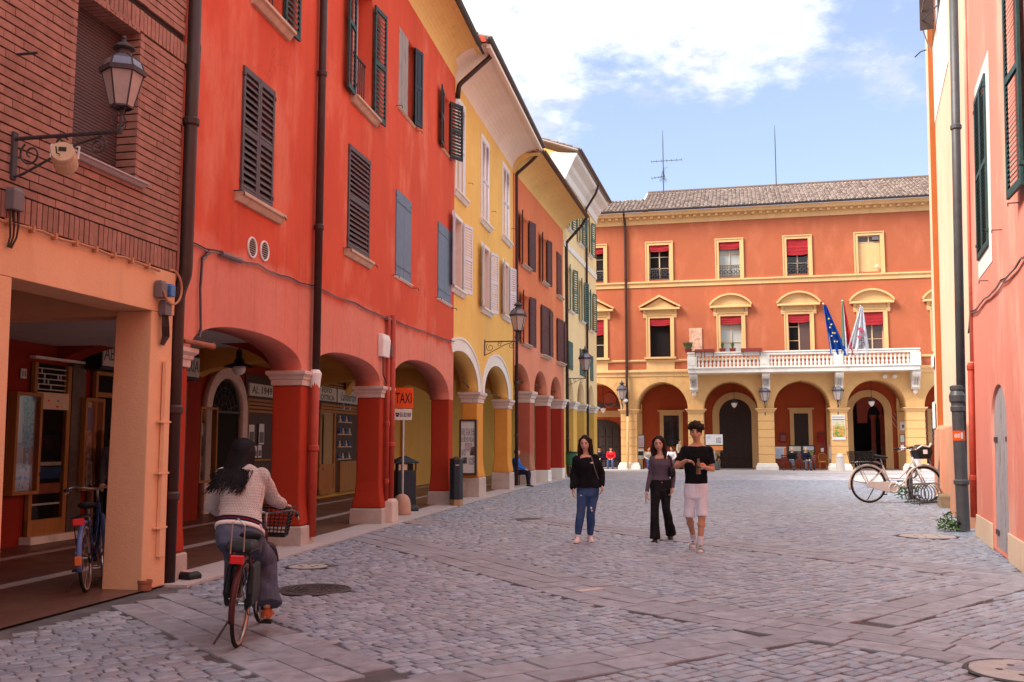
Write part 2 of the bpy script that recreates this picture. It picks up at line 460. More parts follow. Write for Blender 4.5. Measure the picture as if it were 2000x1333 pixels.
M['granite'] = simple('speckled_granite', (0.5, 0.43, 0.43), 0.75, var=0.20, scale=60, bump=0.1, dirt=(0.22, 0.18, 0.16), damt=0.3)
M['granite_pink'] = simple('pink_granite', (0.52, 0.31, 0.23), 0.7, var=0.25, scale=70, bump=0.2)
M['slab'] = simple('slab_stone', (0.35, 0.36, 0.415), 0.5, var=0.26, scale=7, bump=0.6, bscale=30, dirt=(0.16, 0.15, 0.17), damt=0.65, rv=0.38)
M['brick'] = simple('ironed_brick', (0.38, 0.185, 0.14), 0.85, var=0.2, scale=9, bump=0.4, bscale=60, dirt=(0.24, 0.10, 0.07), damt=0.5, rv=0.40)
M['mortar'] = simple('dark_joint', (0.035, 0.022, 0.02), 0.95, var=0.3)
M['iron'] = simple('grey_iron', (0.07, 0.06, 0.065), 0.55, 0.3, var=0.2, scale=20, bump=0.1)
M['black'] = simple('black_paint', (0.012, 0.012, 0.014), 0.5, 0, var=0.2)
M['brownpipe'] = simple('brown_pipe', (0.055, 0.028, 0.024), 0.45, 0.2, var=0.15, scale=4, dirt=(0.12, 0.08, 0.06), damt=0.3)
M['greypipe'] = simple('grey_pipe', (0.10, 0.098, 0.10), 0.5, 0.3, var=0.15, scale=5, dirt=(0.05, 0.045, 0.04), damt=0.4)
M['redpipe'] = simple('red_pipe', (0.42, 0.055, 0.03), 0.6, 0, var=0.12)
M['gutter'] = simple('dark_gutter', (0.075, 0.07, 0.068), 0.4, 0.5, var=0.2, scale=5)
M['shut_grey'] = simple('brown_grey_shutter', (0.095, 0.075, 0.078), 0.6, var=0.15, scale=8, bump=0.1)
M['shut_green'] = simple('dark_green_shutter', (0.022, 0.058, 0.055), 0.55, var=0.25, scale=7, bump=0.1, dirt=(0.10, 0.13, 0.11), damt=0.25)
M['shut_blue'] = simple('slate_blue_shutter', (0.145, 0.205, 0.29), 0.65, var=0.10, scale=6, bump=0.05)
M['shut_white'] = simple('lilac_white_shutter', (0.66, 0.61, 0.66), 0.6, var=0.05)
M['shut_brown'] = simple('plum_brown_shutter', (0.085, 0.034, 0.038), 0.6, var=0.2, scale=8)
M['shut_green2'] = simple('sea_green_shutter', (0.045, 0.125, 0.115), 0.6, var=0.15)
M['shut_old'] = wood('bleached_shutter', (0.26, 0.22, 0.20), (0.36, 0.31, 0.28), peel=(0.12, 0.10, 0.09))
M['shut_black'] = simple('black_shutter', (0.012, 0.016, 0.016), 0.45, var=0.3)
M['reveal_w'] = simple('pinkish_white_reveal', (0.74, 0.58, 0.52), 0.8, var=0.05)
M['greywood'] = wood('weathered_grey_planks', (0.33, 0.30, 0.31), (0.45, 0.41, 0.42), peel=(0.10, 0.085, 0.08))
M['oak'] = wood('oak_frame', (0.42, 0.185, 0.045), (0.30, 0.12, 0.03))
M['walnut'] = wood('dark_walnut', (0.055, 0.03, 0.022), (0.085, 0.048, 0.035))
M['glass'] = glass('shop_glass')
M['pane'] = dark_pane('dark_window')
M['pane_br'] = dark_pane('brownish_window', (0.09, 0.05, 0.045), 0.15)
M['pane_lt'] = dark_pane('curtained_window', (0.42, 0.46, 0.44), 0.2)
M['void'] = simple('dark_room', (0.010, 0.008, 0.008), 0.95)
M['white'] = simple('white_paint', (0.78, 0.77, 0.75), 0.5, var=0.04)
M['offwhite'] = simple('offwhite_board', (0.62, 0.58, 0.52), 0.6, var=0.06)
M['paper'] = simple('paper', (0.72, 0.70, 0.68), 0.8, var=0.05)
M['greybox'] = simple('grey_plastic', (0.16, 0.13, 0.14), 0.5, var=0.1)
M['bluebox'] = simple('blue_plastic', (0.07, 0.20, 0.46), 0.45)
M['cable'] = simple('brown_cable', (0.05, 0.028, 0.024), 0.6)
M['cable_or'] = simple('apricot_cable', (0.52, 0.22, 0.11), 0.6)
M['orange_sign'] = simple('orange_sign', (0.88, 0.10, 0.012), 0.4, var=0.03)
M['ink'] = simple('black_ink', (0.012, 0.010, 0.012), 0.6)
M['inkgrey'] = simple('grey_ink', (0.16, 0.14, 0.14), 0.7)
M['binblue'] = simple('anthracite_bin', (0.028, 0.038, 0.050), 0.45, 0.2, var=0.15, scale=5)
M['brass'] = simple('brass_band', (0.42, 0.27, 0.15), 0.4, 0.6)
M['bulb'] = simple('milk_glass', (0.78, 0.74, 0.70), 0.25, var=0.03)
M['frost'] = simple('frosted_pane', (0.44, 0.36, 0.34), 0.3, var=0.08, scale=12)
M['skypane'] = simple('lantern_roof_glass', (0.20, 0.20, 0.26), 0.1, 0.3, var=0.1)
M['redblind'] = simple('crimson_blind', (0.33, 0.016, 0.022), 0.85, var=0.12, scale=9)
M['cream'] = simple('cream_metal', (0.66, 0.47, 0.30), 0.45, var=0.08)
M['leaf'] = simple('leaf_green', (0.07, 0.16, 0.03), 0.6, var=0.35, scale=30, rv=0.4)
M['leaf2'] = simple('grey_green_leaf', (0.17, 0.20, 0.09), 0.7, var=0.3, scale=30)
M['terracotta'] = simple('terracotta', (0.34, 0.12, 0.07), 0.85, var=0.15)
M['bench_red'] = simple('oxblood_slats', (0.22, 0.035, 0.03), 0.6)
M['binG'] = simple('green_bin', (0.03, 0.12, 0.06), 0.5)
M['skin'] = simple('skin', (0.68, 0.40, 0.29), 0.5, var=0.08, scale=20)
M['skin2'] = simple('tanned_skin', (0.60, 0.31, 0.19), 0.5, var=0.08, scale=20)
M['skin3'] = simple('light_skin', (0.60, 0.34, 0.25), 0.5, var=0.06, scale=20)
M['hair_black'] = simple('black_hair', (0.010, 0.008, 0.010), 0.6, var=0.5, scale=40, spec=0.15)
M['hair_brown'] = simple('brown_hair', (0.030, 0.015, 0.011), 0.6, var=0.5, scale=40, spec=0.15)
M['hair_grey'] = simple('grey_hair', (0.35, 0.33, 0.32), 0.7, var=0.2, scale=40)
M['lip'] = simple('lips', (0.36, 0.10, 0.09), 0.5)
M['eyew'] = simple('eye_dark', (0.03, 0.02, 0.018), 0.3)
def cloth(name, c, var=0.14, weave=260, wr=0.35, fade=None, rough=0.9):
    t = NT(name); o = t.obj()
    col = t.mix(t.mr(t.noise(o, 6, 5), 0.3, 0.7), mul(c, 1-var), mul(c, 1+var))
    if fade: col = t.mix(t.mr(t.noise(o, 4.5, 3), 0.45, 0.72, 0, 0.6, True), col, fade)
    h = t.math('ADD', t.math('MULTIPLY', t.noise(t.map(o, (1, 1, 0.45)), 17, 3, 0.5), 2.0), t.math('MULTIPLY', t.noise(o, weave, 2), 0.2))
    t.bump(h, wr, 0.02)
    return t.done(col, rough, 0, 0.15)
M['black_cloth'] = cloth('black_cloth', (0.009, 0.009, 0.011), 0.3)
M['navy_cloth'] = cloth('navy_cloth', (0.012, 0.014, 0.03))
M['grey_knit'] = cloth('mauve_grey_jersey', (0.12, 0.092, 0.118), 0.1)
M['blue_denim'] = cloth('blue_denim', (0.040, 0.080, 0.19), 0.2, fade=(0.10, 0.17, 0.32))
M['grey_denim'] = cloth('washed_grey_denim', (0.085, 0.092, 0.135), 0.2, fade=(0.17, 0.19, 0.28))
M['black_denim'] = cloth('black_denim', (0.013, 0.012, 0.014), 0.3, fade=(0.045, 0.04, 0.045))
M['white_cloth'] = cloth('white_shorts_cloth', (0.80, 0.83, 0.92), 0.04)
M['sock'] = cloth('white_sock', (0.74, 0.72, 0.76), 0.04)
M['red_cloth'] = cloth('red_jacket', (0.62, 0.02, 0.035))
M['blue_cloth'] = cloth('royal_blue_shirt', (0.03, 0.14, 0.50))
M['grey_trouser'] = cloth('grey_trousers', (0.10, 0.10, 0.12))
M['cream_cloth'] = cloth('cream_hoodie', (0.52, 0.47, 0.40))
M['shoe_pink'] = simple('pale_pink_trainer', (0.82, 0.68, 0.66), 0.6)
M['shoe_rust'] = simple('rust_suede', (0.46, 0.12, 0.045), 0.8)
M['shoe_black'] = simple('black_leather', (0.010, 0.010, 0.011), 0.3)
M['slide'] = simple('white_rubber', (0.70, 0.66, 0.62), 0.55)
M['tyre'] = simple('black_tyre', (0.016, 0.015, 0.015), 0.85)
M['tyre_wall'] = simple('cream_tyre_wall', (0.42, 0.30, 0.22), 0.8)
M['chrome'] = simple('steel', (0.48, 0.46, 0.46), 0.3, 0.9, var=0.1)
M['bikewhite'] = simple('ivory_bike_paint', (0.62, 0.54, 0.50), 0.45, var=0.06, dirt=(0.30, 0.2, 0.14), damt=0.4)
M['bikered'] = simple('dull_red_bike_paint', (0.075, 0.014, 0.016), 0.4)
M['bikeblue'] = simple('blue_bike_paint', (0.014, 0.045, 0.14), 0.35)
M['fenderblue'] = simple('lilac_blue_fender', (0.10, 0.15, 0.36), 0.4)
M['reflector'] = simple('red_reflector', (0.72, 0.010, 0.012), 0.2, spec=0.6)
M['orange_refl'] = simple('orange_reflector', (0.72, 0.16, 0.03), 0.25)
# ------------------------------------------------------------ facade planes measured from the photo
F_BRICK = Face((-4.26, 8.3), (-3.80, 10.56))
F_RED = Face((-3.80, 10.9), (-1.54, 24.65))
F_YEL = Face((-1.5, 25.0), (0.02, 33.37))
F_ORA = Face((0.1, 33.5), (2.25, 42.76))
F_FAR = Face((2.3, 42.9), (5.0, 54.0))
F_PAL = Face((6.0, 57.9), (20.0, 54.6))
F_PINK = Face((7.76, 16.49), (6.13, 11.87), R(1.5))
F_BEI = Face((11.69, 27.12), (8.2, 17.5), R(1.0))

# ------------------------------------------------------------ ground
def ground_mat():
    t = NT('cobble_joints'); p = t.pos
    c = t.mix(t.mr(t.noise(p, 3, 6), 0.3, 0.7), (0.08, 0.07, 0.075), (0.17, 0.15, 0.155))
    t.bump(t.noise(p, 50, 4), 0.5, 0.01)
    return t.done(c, 0.95)
def stone_mat():
    t = NT('porphyry_cobble'); p = t.pos
    a = t.attr('tone').outputs['Color']
    s = t.sep(a)
    base = t.mix(s[0], (0.21, 0.245, 0.315), (0.455, 0.52, 0.62))
    base = t.mix(t.mr(s[1], 0.72, 1.0, 0, 0.55), base, (0.40, 0.35, 0.37))
    n = t.noise(p, 24, 6, 0.65)
    c = t.mix(t.mr(n, 0.3, 0.7, 0, 0.6), mul((0.3, 0.27, 0.28), 0.5), base, 'MIX')
    c = t.mix(t.mr(n, 0.35, 0.65, 0.35, 1.0), mul((0.22, 0.235, 0.28), 1.0), base)
    big = t.noise(p, 0.42, 5, 0.6)
    c = t.mix(t.mr(big, 0.50, 0.72, 0, 0.45, True), c, (0.44, 0.46, 0.50))
    t.bump(t.noise(p, 34, 5, 0.65), 0.55, 0.012)
    return t.done(c, t.mr(n, 0.3, 0.7, 0.28, 0.52), 0, 0.6)
def far_paving_mat():
    t = NT('far_paving'); p = t.pos
    k = t.n.new('ShaderNodeTexBrick')
    t.l.new(t.map(p, (1, 1, 1), (0, 0, R(-39))), k.inputs['Vector'])
    k.inputs['Scale'].default_value = 1.0
    k.inputs['Brick Width'].default_value = 0.34; k.inputs['Row Height'].default_value = 0.28
    k.inputs['Mortar Size'].default_value = 0.012
    k.inputs['Color1'].default_value = (0.36, 0.35, 0.40, 1); k.inputs['Color2'].default_value = (0.52, 0.51, 0.56, 1); k.inputs['Mortar'].default_value = (0.13, 0.115, 0.115, 1)
    n = t.noise(p, 0.35, 6, 0.6)
    c = t.mix(t.mr(n, 0.45, 0.7, 0, 0.5), k.outputs['Color'], (0.55, 0.53, 0.56))
    t.bump(t.noise(p, 9, 5), 0.4, 0.02)
    return t.done(c, 0.75)
def terrazzo_mat():
    t = NT('arcade_terrazzo'); p = t.pos
    n = t.noise(p, 55, 4, 0.8)
    c = t.mix(t.mr(n, 0.35, 0.65), (0.105, 0.048, 0.036), (0.185, 0.092, 0.068))
    c = t.mix(t.mr(t.noise(p, 1.1, 5), 0.45, 0.7, 0, 0.5), c, (0.22, 0.14, 0.11))
    return t.done(c, t.mr(t.noise(p, 2, 4), 0.3, 0.7, 0.30, 0.5), 0, 0.4)
M['joint'] = ground_mat(); M['cobble'] = stone_mat(); M['farpave'] = far_paving_mat(); M['terrazzo'] = terrazzo_mat()
M['pave'] = simple('pale_paving', (0.52, 0.47, 0.475), 0.8, var=0.12, scale=2.5, dirt=(0.22, 0.19, 0.18), damt=0.4)
M['pavewhite'] = simple('white_paving', (0.60, 0.54, 0.50), 0.8, var=0.08, scale=3)
M['travertine'] = simple('travertine_cover', (0.46, 0.42, 0.40), 0.75, var=0.12, scale=8, bump=0.3, dirt=(0.25, 0.22, 0.2), damt=0.4)
M['castiron'] = simple('cast_iron_cover', (0.075, 0.068, 0.07), 0.6, 0.2, var=0.2, scale=15, bump=0.3)

ground = MB().add([(-300, -300, -0.012), (300, -300, -0.012), (300, 400, -0.012), (-300, 400, -0.012)], [(0, 1, 2, 3)]).build('ground', M['joint'])
ground['kind'] = 'structure'

STRIPS = [([(-2.95, 17.4), (-0.84, 13.6), (0.29, 11.35), (1.05, 9.85), (2.35, 8.35), (3.9, 6.9), (5.6, 5.2)], 0.92),
          ([(0.4, 20.0), (2.76, 15.9), (5.75, 11.35), (6.1, 10.8)], 0.85),
          ([(6.6, 11.95), (5.83, 11.29), (3.02, 8.58), (1.64, 7.7), (0.35, 6.86), (-1.6, 5.55)], 0.62),
          ([(-4.15, 10.55), (-3.63, 9.85), (-2.2, 8.0), (-1.05, 6.5), (0.2, 4.8)], 0.86)]
COVERS = [(-2.54, 12.35, 0.24), (-2.09, 10.44, 0.36), (6.86, 16.31, 0.44), (3.45, 6.75, 0.34)]
GRATES = [(-1.75, 19.3, 0.8, 0.42), (-0.72, 27.15, 0.75, 0.4)]
def seg_d(p, a, b):
    ab = b - a; t = max(0, min(1, (p - a).dot(ab) / ab.length_squared)); return (p - (a + ab*t)).length
from mathutils import Vector
V2 = lambda x, y: Vector((x, y))
_str = [([V2(*q) for q in pl], w) for pl, w in STRIPS]
LEFT = [V2(-6.3, -2.0), V2(-4.26, 8.3), V2(-3.80, 10.7), V2(-1.54, 24.65), V2(0.02, 33.37), V2(2.25, 42.76), V2(5.0, 54.0), V2(6, 60)]
RIGHT = [V2(3.4, 4.1), V2(6.13, 11.87), V2(7.76, 16.49), V2(8.3, 17.6), V2(11.75, 27.2)]
def xline(L, y):
    for a, b in zip(L, L[1:]):
        if a.y <= y <= b.y: return a.x + (b.x-a.x)*(y-a.y)/(b.y-a.y)
    return None
U = V2(0.777, 0.629); W = V2(-0.629, 0.777)
KERB = 0.34
def blocked(p):
    xl = xline(LEFT, p.y); xr = xline(RIGHT, p.y)
    if xl is not None and p.x < xl + KERB: return True
    if xr is not None and p.x > xr - 0.02: return True
    for pl, w in _str:
        for a, b in zip(pl, pl[1:]):
            if seg_d(p, a, b) < w/2 + 0.005: return True
    for x, y, r in COVERS:
        if (p - V2(x, y)).length < r + 0.06: return True
    for x, y, w, h in GRATES:
        q = p - V2(x, y); 
        if abs(q.dot(U)) < w/2+0.05 and abs(q.dot(W)) < h/2+0.05: return True
    return False
rg = random.Random(5)
stones = []
v = -22.0
while v < 48:
    rh = rg.uniform(0.095, 0.125)
    u = -8 + rg.uniform(0, 0.2)
    while u < 50:
        L = rg.uniform(0.10, 0.20)
        c = U*(u + L/2) + W*(v + rh/2)
        if 4.9 < c.y < 41 and abs(c.x) < 1.2 + c.y*0.60:
            if not blocked(c): stones.append((c, L, rh))
        u += L
    v += rh
stones.sort(key=lambda s: (s[0].x**2 + s[0].y**2) if (abs(s[0].x) < s[0].y*0.525 and s[0].y > 6.15) else 1e9)
def stone_geo(mb, c, L, h, o=(0, 0, 0)):
    g = 0.003 + rg.random()*0.004
    z = rg.uniform(-0.004, 0.005); tx, ty = rg.uniform(-0.03, 0.03), rg.uniform(-0.03, 0.03)
    a, b = L/2 - g, h/2 - g
    j = lambda: rg.uniform(-0.008, 0.008)
    bot, top = [], []
    for sx, sy in ((-1,-1),(1,-1),(1,1),(-1,1)):
        px, py = sx*a + j(), sy*b + j()
        bot.append((px, py, -0.022)); i = 0.011
        top.append((px - sx*i, py - sy*i, z + tx*px + ty*py))
    mid = [(x*0.985 if abs(x) > 0 else x, y*0.985, -0.004 + z*0.6) for x, y, _ in bot]
    cz = z + 0.004
    P = [(c.x + U.x*x + W.x*y - o[0], c.y + U.y*x + W.y*y - o[1], zz) for x, y, zz in bot + mid + top + [(0, 0, cz)]]
    fs = [(k, (k+1) % 4, 4+(k+1) % 4, 4+k) for k in range(4)] + [(4+k, 4+(k+1) % 4, 8+(k+1) % 4, 8+k) for k in range(4)] + [(8+k, 8+(k+1) % 4, 12) for k in range(4)]
    mb.add(P, fs)
def tone(me, cols, per):
    at = me.color_attributes.new('tone', 'FLOAT_COLOR', 'CORNER')
    buf = []
    for c in cols: buf += list(c) * per
    at.data.foreach_set('color', buf)
def rtone(): 
    return (min(1, max(0, rg.gauss(0.48, 0.28))), rg.random(), rg.random(), 1)
NC = 4*4 + 4*4 + 4*3
for c, L, h in stones[:300]:
    mb = MB(); stone_geo(mb, c, L, h, (c.x, c.y))
    me = bpy.data.meshes.new('cobblestone'); me.from_pydata(mb.v, [], mb.f); me.materials.append(M['cobble'])
    me.polygons.foreach_set('use_smooth', [True]*len(me.polygons))
    tone(me, [rtone()], NC)
    link('cobblestone', me, ground, (c.x, c.y, 0))
mb = MB()
for c, L, h in stones[300:]: stone_geo(mb, c, L, h)
me = bpy.data.meshes.new('cobblestones'); me.from_pydata(mb.v, [], mb.f); me.materials.append(M['cobble'])
me.polygons.foreach_set('use_smooth', [True]*len(me.polygons))
tone(me, [rtone() for _ in stones[300:]], NC)
tag(link('cobblestones', me, ground), kind='stuff')
# slab strips
def in_street(p):
    xl = xline(LEFT, p.y); xr = xline(RIGHT, p.y)
    return (xl is None or p.x > xl + KERB - 0.02) and (xr is None or p.x < xr - 0.05)
placed = []
for pl, w in _str:
    pts = []
    tot = sum((b-a).length for a, b in zip(pl, pl[1:]))
    def along(d):
        for a, b in zip(pl, pl[1:]):
            L = (b-a).length
            if d <= L: return a + (b-a)*(d/L), (b-a)/L
            d -= L
        return pl[-1], (pl[-1]-pl[-2]).normalized()
    cols = 3 if w > 0.7 else 2
    for ci in range(cols):
        d = rg.uniform(0, 0.3)
        while d < tot - 0.2:
            L = rg.uniform(0.28, 0.62)
            L = min(L, tot - d)
            ww = w/cols
            off = (ci - (cols-1)/2)*ww
            (p0, t0), (p1, t1) = along(d), along(d + L)
            n0, n1 = V2(-t0.y, t0.x), V2(-t1.y, t1.x)
            g = 0.007
            q = [p0 + n0*(off-ww/2+g) + t0*g, p1 + n1*(off-ww/2+g) - t1*g, p1 + n1*(off+ww/2-g) - t1*g, p0 + n0*(off+ww/2-g) + t0*g]
            cc = (q[0]+q[1]+q[2]+q[3])/4
            bad = not in_street(cc) or any((cc-o).length < 0.42 for o in placed if True)
            if not bad:
                z = rg.uniform(0.004, 0.010)
                i = 0.008
                bt = [(x.x-cc.x, x.y-cc.y, -0.022) for x in q]
                tp = [((x.x-cc.x)*(1-i/0.3), (x.y-cc.y)*(1-i/0.3), z + rg.uniform(-.003, .003)) for x in q]
                md = [(a[0], a[1], z-0.008) for a in bt]
                m2 = MB().add(bt + md + tp, [(k, (k+1) % 4, 4+(k+1) % 4, 4+k) for k in range(4)] + [(4+k, 4+(k+1) % 4, 8+(k+1) % 4, 8+k) for k in range(4)] + [(8, 9, 10, 11)])
                m2.build('paving_slab', M['slab'], ground, loc=(cc.x, cc.y, 0))
            d += L
    if len(placed) < 1: pass
    for a, b in zip(pl, pl[1:]):
        n = max(1, int((b-a).length/0.4))
        for k in range(n): placed.append(a + (b-a)*(k/n))
# farther paving, too fine to tell the stones apart
far = MB().add([(-6, 40.6, -0.006), (40, 40.6, -0.006), (40, 70, -0.006), (-6, 70, -0.006)], [(0, 1, 2, 3)]).build('piazza_paving', M['farpave'])
far['kind'] = 'structure'
a = F_PAL
pv = [a.w(-8, -5.6, 0), a.w(26, -5.0, 0), a.w(26, 0.2, 0), a.w(-8, 0.2, 0)]
o = MB().add([(p.x, p.y, -0.001) for p in pv], [(0, 1, 2, 3)]).build('pale_pavement', M['pave']); o['kind'] = 'structure'
# pale stone carriageway strip and round end near the white bicycle
pts = [gnd(1659, 936), gnd(1668, 931), gnd(1690, 928.5), gnd(1830, 928), gnd(1830, 934), gnd(1745, 934.5), gnd(1738, 939), gnd(1700, 944), gnd(1672, 941)]
o = MB().add([(p.x, p.y, 0.012) for p in pts], [tuple(range(len(pts)))]).build('white_paving_patch', M['pavewhite']); o['kind'] = 'structure'
pts = [gnd(1738, 941.5), gnd(1835, 941), gnd(1835, 951), gnd(1722, 951)]
o = MB().add([(p.x, p.y, 0.012) for p in pts], [tuple(range(len(pts)))]).build('white_paving_patch', M['pavewhite']); o['kind'] = 'structure'
# arcade floors and the granite kerb along the pillars
def band(name, line, off0, off1, z, mat, y0=None):
    vs, fs = [], []
    for i, p in enumerate(line):
        a, b = line[max(i-1, 0)], line[min(i+1, len(line)-1)]
        t = (b-a).normalized(); n = V2(t.y, -t.x)
        vs += [(p.x+n.x*off0, p.y+n.y*off0, z), (p.x+n.x*off1, p.y+n.y*off1, z)]
    for i in range(len(line)-1): fs.append((2*i, 2*i+1, 2*i+3, 2*i+2))
    o = MB().add(vs, fs).build(name, mat); o['kind'] = 'structure'; return o
band('arcade_floor', LEFT[:-1], -6.0, -0.45, 0.010, M['terrazzo'])
band('arcade_floor_strip', LEFT[:-1], -0.45, 0.06, 0.012, M['terrazzo'])
for d0 in (1.45, 3.1):
    band('terrazzo_stripe', LEFT[1:-1], -d0-0.22, -d0, 0.014, M['granite'])
# kerb: granite slabs
L2 = LEFT[2:7]
for a, b in zip(L2, L2[1:]):
    t = (b-a).normalized(); n = V2(t.y, -t.x); L = (b-a).length; d = 0.0
    while d < L - 0.05:
        s = min(rg.uniform(0.9, 1.5), L-d)
        w0, w1 = -0.30, 0.32
        q = [a+t*(d+.004)+n*w0, a+t*(d+s-.004)+n*w0, a+t*(d+s-.004)+n*w1, a+t*(d+.004)+n*w1]
        m2 = MB().prism([(x.x, x.y) for x in q], -0.03, 0.016, 'xy')
        m2.build('kerb_slab', M['granite'], ground)
        d += s
# covers
def cover(name, x, y, r, mat, label, pattern):
    o = MB().lathe([(0.001, -0.03), (r, -0.03), (r, 0.004), (r-0.012, 0.008), (0.001, 0.008)], 40).build(name, mat, None, loc=(x, y, 0))
    tag(o, label, 'manhole cover')
    ring = MB().torus((0, 0, 0.0), r+0.02, 0.02, 'z', 40, 6, flat=0.45).build('rim', M['castiron'], o)
    mb = MB()
    if pattern == 'dots':
        for k in range(5):
            a = k*2*math.pi/5 + 0.4; mb.lathe([(0.001, .0085), (0.026, .0085), (0.026, .010), (0.001, .010)], 8, (r*0.45*math.cos(a), r*0.45*math.sin(a), 0))
    else:
        for k in range(1, 5): mb.torus((0, 0, 0.008), r*k/5.2, 0.008, 'z', 30, 5)
        for k in range(16):
            a = k*math.pi/8; mb.bar((r*.2*math.cos(a), r*.2*math.sin(a), 0.009), (r*.92*math.cos(a), r*.92*math.sin(a), 0.009), 0.012, 0.008)
    tag(mb.build('relief', M['castiron'], o), kind='stuff')
cover('manhole_cover', *COVERS[0], M['travertine'], 'small pale round stone cover with dark holes, in the cobbles beside the cyclist', 'dots')
cover('manhole_cover', *COVERS[1], M['castiron'], 'dark round cast iron cover with ring pattern, in the cobbles right of the cyclist', 'rings')
cover('manhole_cover', *COVERS[2], M['travertine'], 'pale round cover in the cobbles near the weeds by the right wall', 'dots')
cover('manhole_cover', *COVERS[3], M['travertine'], 'pale round cover at the bottom right corner of the street', 'dots')
for (x, y, w, h), lb in zip(GRATES, ('rectangular drain cover in front of the second red pier', 'rectangular drain cover in front of the first yellow pier')):
    o = thing('drain_grate', lb, 'drain cover', (x, y, 0), math.atan2(U.y, U.x))
    MB().box(-w/2, w/2, -h/2, h/2, -0.03, 0.004).build('plate', M['slab'], o)
    mb = MB()
    for a0, b0 in (((-w/2, -h/2), (w/2, -h/2)), ((w/2, -h/2), (w/2, h/2)), ((w/2, h/2), (-w/2, h/2)), ((-w/2, h/2), (-w/2, -h/2))):
        mb.bar((*a0, 0.004), (*b0, 0.004), 0.035, 0.02)
    mb.build('frame', M['travertine'], o)
for (u0, v0) in ((1152, 1154), (1063, 961), (955, 994)):
    p = gnd(u0, v0)
    o = MB().box(-0.17, 0.17, -0.055, 0.055, -0.02, 0.012).build('pale_paving_stone', M['pavewhite'], ground, loc=(p.x, p.y, 0), rot=(0, 0, math.atan2(U.y, U.x)))
# ------------------------------------------------------------ building kit (local x along facade, -y towards the street)
def facade_root(F, name, label, cat='building', group=None):
    return thing(name, label, cat, group=group, M=F.M.copy())
def arcade_outline(x0, x1, ztop, arches, zb):
    pts = [(x0, zb)]
    for a, b, zs, zt, pw in arches:
        c, r = (a+b)/2, (b-a)/2
        pts.append((a, zb))
        if zs > zb + 1e-4: pts.append((a, zs))
        for i in range(1, 28):
            t = math.pi*(1 - i/28)
            cx, sx = math.cos(t), math.sin(t)
            pts.append((c + r*math.copysign(abs(cx)**pw, cx), zs + (zt-zs)*sx**pw))
        if zs > zb + 1e-4: pts.append((b, zs))
        pts.append((b, zb))
    pts += [(x1, zb), (x1, ztop), (x0, ztop)]
    return pts
def rring(x0, x1, y0, y1, z): return [V((x0, y0, z)), V((x1, y0, z)), V((x1, y1, z)), V((x0, y1, z))]
def rect_loft(x0, x1, y0, y1, prof):
    mb = MB(); mb.loft([rring(x0-d, x1+d, y0-d, y1+d, z) for d, z in prof]); return mb
def pier(parent, x0, x1, y0, y1, zb, zc, zt, m_pier, m_base, m_cap, flare=0.05, capd=0.10):
    rect_loft(x0, x1, y0, y1, [(flare, zb), (flare*0.9, zb+0.10), (flare*0.3, zb+0.30), (0, zb+0.5), (0, zc)]).build('pier', m_pier, parent, bevel=0.03)
    if m_base: rect_loft(x0, x1, y0, y1, [(flare+0.03, 0), (flare+0.025, zb-0.02), (flare+0.012, zb-0.001)]).build('pier_base', m_base, parent, bevel=0.012)
    if m_cap:
        h = zt - zc
        rect_loft(x0, x1, y0, y1, [(0.018, zc), (0.022, zc+h*.38), (capd*.45, zc+h*.42), (capd*.55, zc+h*.60), (capd*.9, zc+h*.74), (capd, zc+h*.78), (capd, zt)]).build('capital', m_cap, parent, bevel=0.006)
